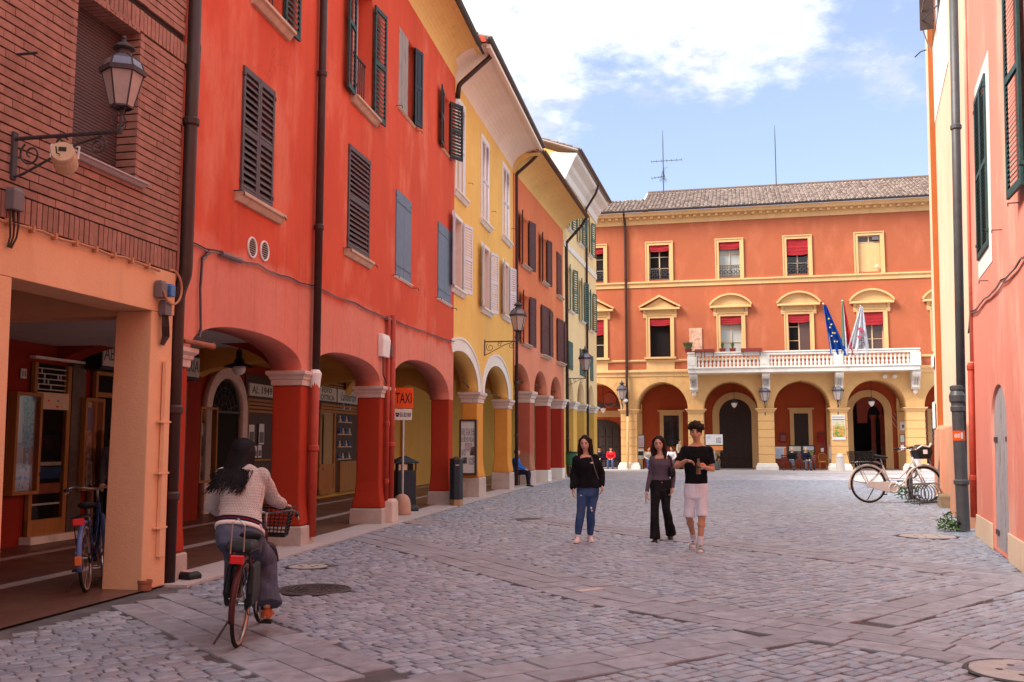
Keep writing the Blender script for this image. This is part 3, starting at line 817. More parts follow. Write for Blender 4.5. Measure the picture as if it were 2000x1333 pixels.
def shutter(parent, x, z, w, h, mat, kind='slat', hinge=1, ang=0.0, y=-0.03, each=False, pitch=0.062, name='shutter', slat_w=0.058, mids=1):
    """hinge=+1: hung at x and reaching to +x; -1 reaching to -x.  ang>0 swings towards the street."""
    mb = MB(); t = 0.038; sw = 0.055
    X = lambda a, b: (a, b) if hinge > 0 else (-b, -a)
    if kind == 'slat':
        mb.box(*X(0, sw), -t/2, t/2, 0, h); mb.box(*X(w-sw, w), -t/2, t/2, 0, h)
        rails = [(0, .085), (h-.085, h)] + [(h*(k+1)/(mids+1)-.04, h*(k+1)/(mids+1)+.04) for k in range(mids)]
        for a, b in rails: mb.box(*X(sw, w-sw), -t/2*.94, t/2*.94, a, b)
    elif kind == 'board':
        mb.box(*X(0, w), -t/2, t/2, 0, h)
        mb.box(*X(0.02, w-.02), -t/2-.012, -t/2, h*.12, h*.12+.05); mb.box(*X(0.02, w-.02), -t/2-.012, -t/2, h*.86, h*.86+.05)
    elif kind == 'plank':
        n = 3
        for k in range(n): mb.box(*X(w*k/n+.004, w*(k+1)/n-.004), -t/2, t/2, 0.003*(k % 2), h)
        mb.box(*X(0.01, w-.01), t/2, t/2+.02, h*.15, h*.15+.08); mb.box(*X(0.01, w-.01), t/2, t/2+.02, h*.8, h*.8+.08)
    else:                                                     # panelled
        mb.box(*X(0, w), -t/2*.5, t/2*.5, 0, h)
        mb.box(*X(0, .07), -t/2, t/2, 0, h); mb.box(*X(w-.07, w), -t/2, t/2, 0, h)
        for a, b in ((0, .09), (h*.48, h*.48+.09), (h-.09, h)): mb.box(*X(.07, w-.07), -t/2*.96, t/2*.96, a, b)
        for a, b in ((.13, h*.48-.04), (h*.48+.13, h-.13)): mb.box(*X(.12, w-.12), -t/2*.85, t/2*.85, a, b)
    for zz in (h*.08, h*.92): mb.box(*X(-0.012, .03), -t/2-.012, t/2+.008, zz, zz+.05)
    o = mb.build(name, mat, parent, loc=(x, y, z), rot=(0, 0, -ang if hinge > 0 else ang), bevel=0.004)
    if kind == 'slat':
        ca, sa = math.cos(R(60)), math.sin(R(60))
        def slat(m, zc):
            a, b = X(sw-.002, w-sw+.002); q = slat_w/2; th = .005
            pts = []
            for xx in (a, b):
                for p, r in ((-q, -th), (q, -th), (q, th), (-q, th)):
                    pts.append((xx, p*ca - r*sa*0, zc + p*sa + r))
            m.add(pts, [(0, 1, 2, 3), (7, 6, 5, 4), (0, 4, 5, 1), (1, 5, 6, 2), (2, 6, 7, 3), (3, 7, 4, 0)])
        zs = []
        rr = sorted(rails)
        for (a0, a1), (b0, b1) in zip(rr, rr[1:]):
            n = max(1, int((b0-a1)/pitch))
            zs += [a1 + (b0-a1)*(k+.5)/n for k in range(n)]
        if each:
            m = MB(); slat(m, 0); me = m.mesh('slat', mat)
            for zz in zs: link('slat', me, o, (0, 0, zz), (rg.uniform(-.03, .03), 0, 0))
        else:
            m = MB()
            for zz in zs: slat(m, zz)
            tag(m.build('slats', mat, o), kind='stuff')
    return o
def sill(parent, x0, x1, z, mat, d=0.13, h=0.12, name='window_sill'):
    mb = MB()
    prof = [(0.12, z), (-d, z), (-d, z-h*.34), (-d*.72, z-h*.45), (-d*.5, z-h*.8), (-d*.34, z-h), (0.0, z-h), (0.12, z-h)]
    mb.prism(prof, x0, x1, 'yz')
    return mb.build(name, mat, parent, bevel=0.006)
def window(parent, x0, x1, z0, z1, mat_pane, y=0.24, frame=None, mull=1, trans=2, reveal=None, fw=0.05):
    p = MB().box(x0-.02, x1+.02, y+.02, y+.03, z0-.02, z1+.02).build('window', mat_pane, parent)
    if frame:
        mb = MB()
        mb.box(x0, x0+fw, y-.03, y+.018, z0, z1); mb.box(x1-fw, x1, y-.03, y+.018, z0, z1)
        mb.box(x0+fw, x1-fw, y-.028, y+.016, z0, z0+fw); mb.box(x0+fw, x1-fw, y-.028, y+.016, z1-fw, z1)
        for k in range(mull):
            xm = x0 + (x1-x0)*(k+1)/(mull+1); mb.box(xm-fw*.7, xm+fw*.7, y-.036, y+.014, z0+fw, z1-fw)
        for k in range(trans):
            zm = z0 + (z1-z0)*(k+1)/(trans+1); mb.box(x0+fw, x1-fw, y-.02, y+.012, zm-.018, zm+.018)
        mb.build('window_frame', frame, p)
    if reveal:
        mb = MB()
        e = 0.004
        mb.box(x0-.03, x0+e, -0.006, y, z0, z1); mb.box(x1-e, x1+.03, -0.006, y, z0, z1); mb.box(x0+e, x1-e, -0.004, y, z1-e, z1+.03)
        mb.build('window_reveal', reveal, parent)
    return p
def hook(parent, x, z, mat, name='shutter_hook'):
    MB().tube([(x, 0.01, z), (x, -.12, z), (x+.03, -.13, z-.01), (x+.05, -.13, z-.05)], .008, 5).build(name, mat, parent)
def cove(parent, x0, x1, z, d, h, mat, n=10, name='cove'):
    prof = []
    for i in range(n+1):
        a = math.pi/2*i/n
        prof.append((-d*(1-math.cos(a)) - 0.002, z + h*math.sin(a)))
    prof += [(-d-.03, z+h), (-d-.03, z+h+.05), (0.3, z+h+.05), (0.3, z)]
    mb = MB().prism(prof, x0, x1, 'yz')
    o = mb.build(name, mat, parent)
    for p in o.data.polygons:
        if len(p.vertices) == 4: p.use_smooth = False
    return o
def gutter(parent, x0, x1, y, z, r, mat, name='gutter'):
    rings = []
    for x in (x0, x1):
        ring = [V((x, y + r*math.cos(a), z + r*math.sin(a))) for a in [math.pi + math.pi*k/8 for k in range(9)]]
        ring += [V((x, y + (r-.012)*math.cos(a), z + (r-.012)*math.sin(a))) for a in [2*math.pi - math.pi*k/8 for k in range(9)]]
        rings.append(ring)
    return MB().loft(rings).build(name, mat, parent)
def tile_roof(parent, x0, x1, y0, z0, depth, slope, mat_under, mat_tile, cw=0.22, rl=0.36, name='roof', rows=None):
    """Sloping roof of half-round clay tiles rising away from the eave."""
    rise = depth*slope
    rf = MB().add([(x0, y0, z0), (x1, y0, z0), (x1, y0+depth, z0+rise), (x0, y0+depth, z0+rise), (x0, y0, z0-.06), (x1, y0, z0-.06), (x1, y0+depth, z0+rise-.06), (x0, y0+depth, z0+rise-.06)],
        [(0, 1, 2, 3), (7, 6, 5, 4), (0, 4, 5, 1), (1, 5, 6, 2), (2, 6, 7, 3), (3, 7, 4, 0)]).build(name, mat_under, parent)
    mb = MB(); cols = []
    nx = int((x1-x0)/cw); nr = rows or int(depth/math.cos(math.atan(slope))/rl)
    th = math.atan(slope); ct, stn = math.cos(th), math.sin(th)
    for i in range(nx):
        xc = x0 + (i+.5)*(x1-x0)/nx
        for j in range(nr):
            s0, s1 = j*rl - .03, (j+1)*rl + .04
            jx, jz = rg.uniform(-.012, .012), rg.uniform(-.008, .010)
            vs = []
            for s, rr, lift in ((s0, cw*.44, .035), (s1, cw*.36, .012)):
                for k in range(6):
                    a = math.pi*k/5
                    lx, lz = -rr*math.cos(a), rr*.75*math.sin(a) + lift + jz
                    vs.append((xc+jx+lx, y0 + s*ct - lz*stn, z0 + s*stn + lz*ct))
            mb.add(vs, [(k, k+1, 7+k, 6+k) for k in range(5)] + [(5, 4, 3, 2, 1, 0)])
            c = rg.random(); cols += [c]*(5*4+6)
    me = mb.mesh('roof_tiles', mat_tile)
    at = me.color_attributes.new('tone', 'FLOAT_COLOR', 'CORNER')
    buf = []
    for c in cols: buf += [c, c, c, 1]
    at.data.foreach_set('color', buf)
    tag(link('roof_tiles', me, rf), kind='stuff')
    return rf
def tile_mat():
    t = NT('clay_tiles'); s = t.sep(t.attr('tone').outputs['Color'])
    p = t.pos
    c = t.mix(s[0], (0.16, 0.105, 0.085), (0.37, 0.28, 0.24))
    c = t.mix(t.mr(t.noise(p, 5, 6, 0.7), 0.45, 0.7, 0, 0.6), c, (0.19, 0.17, 0.15))
    return t.done(c, 0.9)
M['tile'] = tile_mat()
def downpipe(name, label, pts, r, mat, collars=(), group=None, foot=None, parent_mat=None, n=12, cat='drainpipe'):
    """World-space pipe as a thing of its own."""
    p0 = V(pts[-1]); o = thing(name, label, cat, p0, group=group)
    q = [V(p) - p0 for p in pts]
    # soft bends
    out = [q[0]]
    for a, b, c in zip(q, q[1:], q[2:]):
        k = min(.08, (b-a).length*.4, (c-b).length*.4)
        out += [b + (a-b).normalized()*k, b*.5 + (b + (a-b).normalized()*k)*.25 + (b + (c-b).normalized()*k)*.25, b + (c-b).normalized()*k]
    out.append(q[-1])
    MB().tube(out, r, n).build('pipe', mat, o, smooth=True)
    for z in collars:
        # collar at height z along the main drop
        for a, b in zip(q, q[1:]):
            za, zb = a.z + p0.z, b.z + p0.z
            if min(za, zb) <= z <= max(za, zb) and abs(za-zb) > .3:
                c = a + (b-a)*((z-za)/(zb-za)); d = (b-a).normalized()
                MB().tube([c - d*.05, c - d*.03, c + d*.03, c + d*.05], [r*1.06, r*1.28, r*1.28, r*1.06], n).build('collar', mat, o, smooth=False)
                break
    return o
def lantern(name, label, loc, rz, arm, drop, size, group='wall lanterns', scroll=True, M0=None):
    """Wall lantern: arm reaches along local -y from the wall, lantern stands on its end."""
    o = thing(name, label, 'street lamp', loc, rz, group, M0)
    mb = MB()
    plate = MB().box(-.03, .03, -.025, 0.01, -drop, .06).build('wall_plate', M['iron'], o, bevel=.005)
    mb.tube([(0, 0, 0), (0, -arm, 0)], .018 if scroll else .014, 8)
    mb.build('arm', M['iron'], o)
    if scroll:
        def spiral(cy, cz, r0, turns, a0, dirn):
            pts = []
            n = 26
            for i in range(n+1):
                t = i/n; rr = r0*(1-.78*t); a = a0 + dirn*turns*2*math.pi*t
                pts.append((0, cy + rr*math.cos(a), cz + rr*math.sin(a)))
            return pts
        m = MB()
        m.tube([(0, -.01, -drop+.02), (0, -arm*.10, -drop*.88), (0, -arm*.30, -drop*.62), (0, -arm*.62, -drop*.22), (0, -arm*.84, -.03)], .011, 6)
        m.build('brace', M['iron'], o)
        for cy, cz, r0, a0, dr in ((-arm*.17, -drop*.40, drop*.30, 1.0, -1), (-arm*.46, -drop*.20, drop*.18, 2.6, -1), (-arm*.80, -drop*.30, drop*.22, 2.2, 1)):
            MB().tube(spiral(cy, cz, r0, 1.35, a0, dr), .009, 5).build('scroll', M['iron'], o)
    s = size; z0 = 0.10*s
    if scroll: base = (0, -arm, 0)
    else: base = (0, -arm, 0)
    def hexring(r, z, n=6, a0=0.0): return [V((base[0] + r*math.cos(a0 + k*2*math.pi/n), base[1] + r*math.sin(a0 + k*2*math.pi/n), base[2] + z)) for k in range(n)]
    a0 = 0.0
    zb, zt = 0.42*s, 1.02*s; rb, rt = 0.185*s, 0.335*s
    # stem, prongs
    m = MB().lathe([(.03*s, -.02), (.045*s, .04*s), (.028*s, .08*s), (.02*s, .30*s), (.05*s, .36*s), (.02*s, zb)], 8, base)
    m.build('stem', M['iron'], o)
    for k in range(3):
        a = a0 + k*2*math.pi/3
        c, sn = math.cos(a), math.sin(a)
        MB().tube([(base[0]+c*q*s, base[1]+sn*q*s, base[2]+z*s) for q, z in ((.03, .08), (.13, .10), (.15, .18), (.09, .26), (.10, .34), (.145, .42))], .011*s, 5).build('prong', M['iron'], o)
    # cage
    m = MB()
    B, T = hexring(rb, zb, 6, a0), hexring(rt, zt, 6, a0)
    for k in range(6):
        m.bar(B[k], T[k], .022*s, .022*s); m.bar(B[k], B[(k+1) % 6], .024*s, .03*s); m.bar(T[k], T[(k+1) % 6], .03*s, .05*s)
    m.build('cage', M['iron'], o)
    for k in range(6):
        q = [B[k], B[(k+1) % 6], T[(k+1) % 6], T[k]]
        c = sum(q, V((0, 0, 0)))/4
        q = [c + (p-c)*.985 for p in q]
        ctr = V((base[0], base[1], c.z)); d = (c-ctr).normalized()
        MB().add([p for p in q] + [p - d*.006 for p in q], [(0, 1, 2, 3), (7, 6, 5, 4), (0, 4, 5, 1), (1, 5, 6, 2), (2, 6, 7, 3), (3, 7, 4, 0)]).build('pane', M['frost'], o)
    # skirt, glazed roof, cap, finial
    MB().loft([hexring(rt*1.12, zt-.03*s, 6, a0), hexring(rt*1.14, zt+.05*s, 6, a0), hexring(rt*1.02, zt+.06*s, 6, a0)]).build('skirt', M['iron'], o)
    r2 = hexring(rt*1.0, zt+.06*s, 6, a0); r3 = hexring(rt*.42, zt+.30*s, 6, a0); r35 = hexring(rt*.86, zt+.20*s, 6, a0)
    MB().loft([r2, r35, r3]).build('roof_glass', M['skypane'], o)
    m = MB()
    for k in range(6): m.bar(r2[k], r35[k], .02*s, .02*s); m.bar(r35[k], r3[k], .02*s, .02*s)
    m.build('roof_ribs', M['iron'], o)
    z = zt+.30*s
    MB().lathe([(.13*s, z-.01), (.13*s, z+.05*s), (.10*s, z+.06*s), (.10*s, z+.09*s), (.185*s, z+.12*s), (.185*s, z+.14*s), (.11*s, z+.20*s), (.035*s, z+.25*s), (.03*s, z+.29*s), (.045*s, z+.31*s), (.012*s, z+.36*s)], 12, base).build('finial', M['iron'], o, smooth=False)
    return o
# ============================================================ brick building (left edge)
FB = F_BRICK
bb = facade_root(FB, 'brick_building', 'brick upper storey on an apricot stucco portico at the left edge of the photo')
XR = 2.52
wx0, wx1, wz0, wz1 = 0.60, 1.66, 4.25, 5.86
wall('wall', rectp(-20, XR, 3.42, 11.5), [rectp(wx0, wx1, wz0, wz1)], 0.03, 0.45, M['mortar'], bb)  # unseen stretch behind the camera, lengthened to block sky and darken near paving
def brick_me(L, h, d=0.12):
    m = MB(); i = .006
    m.loft([rring(-L/2, L/2, 0, d, -h/2), rring(-L/2, L/2, 0, d, h/2)])
    me = m.mesh('brick', M['brick']); return me
bricks = []      # (x, z, L, h, vertical, y, rot)
BH, BJ, BLn = 0.0655, 0.0155, 0.245
z = 3.675
row = 0
while z < 7.9:
    x = -1.3 - (0.125 if row % 2 else 0) + rg.uniform(-.03, .03)
    while x < XR:
        L = BLn
        a, b = max(x, -1.3), min(x+L, XR-.004)
        segs = [(a, b)]
        if z+BH > wz0-.02 and z < wz1: segs = [(a, min(b, wx0)), (max(a, wx1), b)]
        if wz1 <= z+BH and z < wz1+.25: segs = [(a, min(b, wx0-.25)), (max(a, wx1+1.0), b)]
        for p, q in segs:
            if q - p > .03: bricks.append(((p+q)/2, z+BH/2, q-p-.003, BH))
        x += L
    z += BH+BJ; row += 1
x = -1.3
while x < XR-.06:                                             # soldier course over the portico
    bricks.append((x+.0325, 3.545, .062, .225)); x += .0745
x = wx0-.25
while x < wx1+1.0:                                            # soldier course over the window
    bricks.append((x+.0325, wz1+.128, .060, .225)); x += .0745
def bdist(b): 
    w = FB.w(b[0], 0, b[1]); 
    return w.length + (0 if b[0] > -.35 and b[1] < 3.55 + (b[0]+.3)*1.2 + 1.7 else 6)
bricks.sort(key=bdist)
cache = {}
for b in bricks[:300]:
    k = (round(b[2], 2), round(b[3], 3))
    if k not in cache: cache[k] = brick_me(*k)
    link('brick', cache[k], bb, (b[0], rg.uniform(-.005, .004), b[1]))
mb = MB()
for b in bricks[300:]: mb.box(b[0]-b[2]/2, b[0]+b[2]/2, rg.uniform(-.004, .004), .10, b[1]-b[3]/2, b[1]+b[3]/2)
tag(mb.build('brickwork', M['brick'], bb), kind='stuff')
# brick reveals of the window
mb = MB(); z = wz0
while z < wz1-.03:
    mb.box(wx1-.014, wx1+.05, .001, .232, z, z+BH); mb.box(wx0-.05, wx0+.014, .001, .232, z, z+BH); z += BH+BJ
x = wx0
while x < wx1-.05:
    mb.box(x, x+.064, .001, .232, wz1-.014, wz1+.05); x += .0745
tag(mb.build('reveal_bricks', M['brick'], bb), kind='stuff')
mb = MB(); z = wz0
while z < wz1-.01:
    mb.box(wx0, wx1, .235, .25, z+.004, z+.030); mb.box(wx0, wx1, .246, .26, z-.002, z+.006); z += .034
o = mb.build('roller_shutter', simple('brown_roller', (0.10, 0.062, 0.062), .6, var=.1), bb)
o['kind'] = 'stuff'
sill(bb, wx0-.1, wx1+.12, wz0, M['granite'], d=.09, h=.05)
# portico beam, pillars
MB().box(-20, XR, .012, .47, 2.945, 3.42).build('portico_beam', M['stucco'], bb, bevel=.006)
p_ = MB().loft([rring(2.055, XR-.02, .0, .46, 0), rring(2.08, XR-.02, .015, .44, 2.945)]).build('pillar', M['stucco'], bb, bevel=.012)
MB().loft([rring(-1.1, -.03, .0, .46, 0), rring(-1.1, -.06, .015, .44, 2.945)]).build('pillar', M['stucco'], bb, bevel=.012)
SB_END = FB.s(392, 800, 4.3)
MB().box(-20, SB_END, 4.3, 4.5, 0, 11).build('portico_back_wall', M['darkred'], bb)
for k in range(3): MB().loft([rring(-6.1-4.5*k, -5.2-4.5*k, 0, .45, 0), rring(-6.1-4.5*k, -5.2-4.5*k, .01, .45, 2.945)]).build('pillar', M['stucco'], bb)
MB().box(-20, 2.60, .47, 4.3, 3.32, 3.42).build('portico_ceiling', M['ceil'], bb)
MB().box(-6, 2.3, 2.1, 2.45, 2.86, 3.32).build('ceiling_beam', M['stucco'], bb)
MB().box(2.12, 2.42, .47, 4.28, 2.90, 3.32).build('ceiling_beam', M['stucco'], bb)
MB().box(-6, 2.60, 4.1, 4.3, 2.62, 2.95).build('ceiling_beam', M['stucco'], bb)
# shop door with oak frame, grille above, marble reveals
D = 4.3
x0, x1, z0, z1 = FB.rect(60, 708, 112, 1040, D)
z0 = max(z0, .08)
x1b = FB.s(150, 900, D)
dr = MB().box(x0, x1b, D-.02, D-.005, z0, z1).build('shop_door', M['void'], bb)
m = MB()
m.box(x0, x0+.07, D-.09, D-.02, z0, z1); m.box(x1-.03, x1+.06, D-.09, D-.02, z0, z1); m.box(x0, x1, D-.085, D-.02, z0, z0+.24)
m.build('door_frame', M['oak'], dr)
MB().box(x1+.07, x1b, D-.10, D-.02, z0, z1+.06).build('door_jamb', simple('brown_marble', (0.10, .065, .045), .5, var=.3, scale=9), dr)
MB().box(x0-.05, x1b+.02, D-.12, D-.02, z1+.06, z1+.10).build('door_head', M['marble'], dr)
MB().box(x0-.06, x1b+.05, D-.20, D, .02, z0).build('door_step', M['marble'], dr)
zg = FB.z(85, 770, D)
m = MB()
for k in range(5): m.box(x0+.07, x1-.04, D-.06, D-.045, zg+.06+(z1-zg-.06)*k/5, zg+.075+(z1-zg-.06)*k/5)
for k, (a, b) in enumerate(((0, 1), (1, 2), (2, 3), (3, 4), (0, 1), (2, 3), (1, 3))):
    xx = x0+.12+(x1-x0-.2)*((k*0.37) % 1); m.box(xx, xx+.014, D-.062, D-.043, zg+.06+(z1-zg-.06)*a/5, zg+.06+(z1-zg-.06)*b/5)
m.build('grille', M['offwhite'], dr)
z3 = FB.z(85, 800, D)
MB().box(x0+.05, x1-.02, D-.11, D-.05, z3, zg+.02).build('shutter_box', M['cream'], dr)
for i, (c, px, w, h) in enumerate(((M['reflector'], .35, .05, .03), (M['black'], .18, .02, .03), (M['bluebox'], .62, .05, .03), (M['reflector'], .6, .06, .03), (M['offwhite'], .8, .07, .05))):
    zz = z3 + (.03 if i > 2 else .12)
    MB().box(x0+(x1-x0)*px, x0+(x1-x0)*px+w, D-.114, D-.11, zz, zz+h).build('sticker', c, dr)
for k, (zz, c, hh) in enumerate(((z0+.45, M['paper'], .03), (z0+.62, M['terracotta'], .16), (z0+.85, M['blue_denim'], .18), (z0+1.05, M['cream_cloth'], .06))):
    MB().box(x0+.10, x1-.06, D-.06, D-.03, zz, zz+hh).build('shelf_goods', c, dr, bevel=.01)
MB().add([(x0+.07, D-.075, z0+.24), (x1-.03, D-.075, z0+.24), (x1-.03, D-.075, z3), (x0+.07, D-.075, z3)], [(0, 1, 2, 3)]).build('door_glass', M['glass'], dr)
# wooden display cases
def display_case(F, u0, v0, u1, v1, D, label, goods, prot=.16):
    x0, x1, z0, z1 = F.rect(u0, v0, u1, v1, D)
    o = thing('display_case', label, 'display case', M=F.M @ Matrix.Translation((x0, D, z0)), group='wooden display cases')
    w, h = x1-x0, z1-z0; fw = .055
    m = MB(); m.box(0, fw, -prot, 0, 0, h); m.box(w-fw, w, -prot, 0, 0, h); m.box(fw, w-fw, -prot+.002, 0, 0, fw); m.box(fw, w-fw, -prot+.002, 0, h-fw, h)
    m.build('case_frame', M['oak'], o, bevel=.006)
    MB().box(fw, w-fw, -.03, -.005, fw, h-fw).build('back_panel', M['offwhite'], o)
    for mat, a, b, c, d in goods:
        m = MB(); n = 8
        top = [(fw + (w-2*fw)*(a+(b-a)*k/n), -.06-.018*math.sin(k*2.3+a*9), fw+(h-2*fw)*d) for k in range(n+1)]
        bot = [(fw + (w-2*fw)*(a+(b-a)*k/n), -.07-.025*math.sin(k*2.3+a*9+.5), fw+(h-2*fw)*(c+.015*math.sin(k*1.7))) for k in range(n+1)]
        m.add(top+bot, [(k, k+1, n+2+k, n+1+k) for k in range(n)])
        m.build('hung_garment', mat, o)
    MB().add([(fw, -prot+.01, fw), (w-fw, -prot+.01, fw), (w-fw, -prot+.01, h-fw), (fw, -prot+.01, h-fw)], [(0, 1, 2, 3)]).build('case_glass', M['glass'], o)
    MB().box(w-.02, w+.012, -prot-.012, -prot+.03, .18*h, .18*h+.05).build('latch', M['black'], o)
def pattern_mat(name, a, b, scale, th=.5):
    t = NT(name); n = t.noise(t.obj(), scale, 3, .6)
    return t.done(t.mix(t.mr(n, th-.04, th+.04), a, b), .9)
M['floral'] = pattern_mat('floral_cloth', (.30, .28, .29), (.02, .018, .022), 16)
M['bluefloral'] = pattern_mat('blue_floral_cloth', (.56, .52, .54), (.12, .13, .30), 14, .58)
M['pinkcloth'] = pattern_mat('pink_patterned_cloth', (.46, .20, .20), (.55, .45, .42), 12)
display_case(FB, 16, 765, 58, 965, 4.28, 'tall oak display case with floral fabrics, left of the shop door', [(M['bluefloral'], .02, .98, .0, .48), (M['paper'], .02, .5, .5, 1.0), (M['floral'], .40, .98, .48, .99), (M['terracotta'], .55, .95, .28, .46)])
display_case(FB, 152, 777, 182, 957, 4.28, 'narrow oak display case with pink and blue clothes, beside the stucco pillar', [(M['paper'], .05, .95, .02, .3), (M['pinkcloth'], .05, .8, .04, .64), (M['bluebox'], .1, .6, .66, .93)])
def number_plate(F, u, v, D, s, label, w=.13, h=.15, y=-.012):
    x, z = F.at(u, v, D)
    o = thing('number_plate', label, 'number plate', M=F.M @ Matrix.Translation((x, D, z)), group='house numbers')
    MB().box(-w/2, w/2, y, .0, -h/2, h/2).build('plate', M['offwhite'], o, bevel=.004)
    link('digits', text_mesh(s, M['ink'], w=w*.5, h=h*.55), o, (0, y-.003, 0))
number_plate(FB, 45.5, 730, 4.28, '11', 'small white plate numbered 11 left of the shop door')
# shop fascia ABBIGLIERIA (runs on behind the pillar)
x0, zt = FB.at(199, 668, 3.9); x1, zb = FB.at(388, 740, 3.9)
zt2, zb2 = FB.z(215, 672, 3.9), FB.z(215, 716, 3.9)
o = thing('shop_sign', 'white and black shop sign seen on both sides of the stucco pillar', 'sign', M=FB.M @ Matrix.Translation(((x0+x1)/2, 3.9, (zt2+zb2)/2)))
w, h = x1-x0, zt2-zb2
MB().box(-w/2, w/2, 0, .36, -h/2-.06, h/2+.06).build('sign_box', M['black'], o)
MB().box(-w/2+.03, w/2-.02, -.02, -.001, -h/2, h/2).build('sign_face', M['offwhite'], o)
link('lettering', text_mesh('ABBIGLIAMENTO MERCERIA', M['inkgrey'], w=w*.97, h=h*.62), o, (0, -.026, .02))
MB().box(FB.s(340, 900, 4.25), FB.s(357, 900, 4.25), 4.2, 4.29, .03, FB.z(350, 748, 4.25)).build('door_jamb', bpy.data.materials['brown_marble'], bb)
# second shop door right of it (people stand inside)
x0, x1, z0, z1 = FB.rect(178, 725, 232, 1030, 4.3)
dr = MB().box(x0, x1+.6, 4.27, 4.29, .03, z1).build('shop_door', M['void'], bb)
m = MB(); m.box(x0, x0+.06, 4.19, 4.27, .05, z1); m.box(x0+.62, x0+.69, 4.19, 4.27, .05, z1); m.box(x0+.06, x1+.6, 4.2, 4.27, z1-.06, z1); zt_ = FB.z(200, 770, 4.3); m.box(x0+.06, x1+.6, 4.2, 4.27, zt_-.06, zt_+.02)
m.build('door_frame', M['oak'], dr)

# grey junction boxes, cable conduit, cable loop on the portico
def jbox(F, u, v, w, h, d, mat, label, name='junction_box', y=0.0, tails=0):
    x, z = F.at(u, v, y)
    o = thing(name, label, 'junction box', M=F.M @ Matrix.Translation((x, y, z)), group='wall boxes')
    MB().loft([rring(-w/2, w/2, -d, 0, -h/2), rring(-w/2, w/2, -d, 0, h*.32), rring(-w*.36, w*.36, -d*.8, 0, h/2)]).build('cover', mat, o, bevel=.008)
    for k in range(tails):
        a = (k-tails/2+.5)*w/max(1, tails)
        MB().tube([(a, -d*.5, -h/2), (a*1.2, -d*.6, -h/2-.12), (a*.4+.02*k, -d*.4, -h/2-.22), (a*.5, -d*.2, -h/2-.32)], .009, 5).build('cable_tail', M['cable'], o)
    return o
jbox(FB, 20, 390, .13, .20, .09, M['greybox'], 'grey junction box under the foot of the brick wall lantern', tails=3)
jbox(FB, 307, 566, .12, .19, .09, M['greybox'], 'upper grey junction box on the stucco pillar', y=.0)
jbox(FB, 323, 568, .09, .14, .10, M['bluebox'], 'blue junction box between grey ones on the stucco pillar')
jbox(FB, 317, 602, .13, .17, .08, M['greybox'], 'lower grey junction box with hanging wires on the stucco pillar', tails=5)
o = thing('cable_conduit', 'apricot cable along the foot of the brickwork ending in a loop on the pillar', 'cable', M=FB.M.copy())
zz = 3.40
pts = [(x, -.02, zz+.012*math.sin(x*9)) for x in [-3+.25*k for k in range(21)]] + [(2.12, -.03, 3.38)]
MB().tube(pts, .014, 6).build('conduit', M['cable_or'], o)
for k in range(9): MB().box(-.5+.3*k, -.47+.3*k, -.042, .012, zz-.03, zz+.03).build('clip', M['cable_or'], o)
cx, cz = FB.at(318, 563)
MB().torus((cx+.03, -.10, cz+.01), .185, .012, 'y', 30, 6, a0=R(-160), a1=R(110)).build('loop', M['cable_or'], o)
o = thing('cable_duct', 'apricot boxed cable duct running down the street side of the pillar', 'cable', M=FB.M.copy())
MB().box(2.30, 2.40, -.045, .0, .32, 2.42).build('duct', M['stucco'], o, bevel=.004)
for zz in (.62, 1.75, 1.2): MB().box(2.22, 2.43, -.05, -.0, zz, zz+.02).build('strap', M['stucco'], o)

# lantern on the brick wall with loudspeaker hung below
lx, lz = FB.at(27, 272)
ax, az = None, None
lamp = lantern('wall_lantern', 'large iron lantern on a scrolled arm fixed to the brick wall', None or (0, 0, 0), 0, 1.02, 0.36, 0.50, M0=FB.M @ Matrix.Translation((lx, 0, lz)) @ Matrix.Rotation(R(0), 4, 'Z'))
# loudspeaker hanging from the lantern arm
p = V((lx, -.50, lz-.20))
o = thing('loudspeaker', 'cream cylindrical loudspeaker hung under the arm of the brick wall lantern', 'loudspeaker', M=FB.M @ Matrix.Translation(p) @ Matrix.Rotation(R(28), 4, 'Z') @ Matrix.Rotation(R(14), 4, 'Y'))
MX = Matrix.Rotation(R(90), 4, 'Y')
MB().lathe([(.001, -.12), (.088, -.12), (.095, -.11), (.095, -.04), (.10, -.035), (.10, .10), (.094, .12), (.001, .12)], 20, M=MX).build('horn_body', M['cream'], o, smooth=False)
MB().tube([(0, -.105, 0), (0, -.11, .12), (0, 0, .135), (0, .11, .12), (0, .105, 0)], .010, 6).build('yoke', M['white'], o)
MB().box(-.128, -.12, -.03, .03, .0, .035).build('label_plate', M['black'], o)
MB().tube([(-.12, .02, -.03), (-.19, .03, -.06), (-.24, .03, -.03)], .006, 5).build('lead', M['cable'], o)
o = thing('iron_peg', 'short iron peg sticking out of the brick wall at upper left', 'peg', M=FB.M @ Matrix.Translation((*FB.at(34, 107), 0)).to_4x4() if False else FB.M @ Matrix.Translation((FB.s(34, 107), 0, FB.z(34, 107))))
MB().tube([(0, .02, 0), (0, -.20, 0)], .012, 6).build('peg', M['iron'], o)

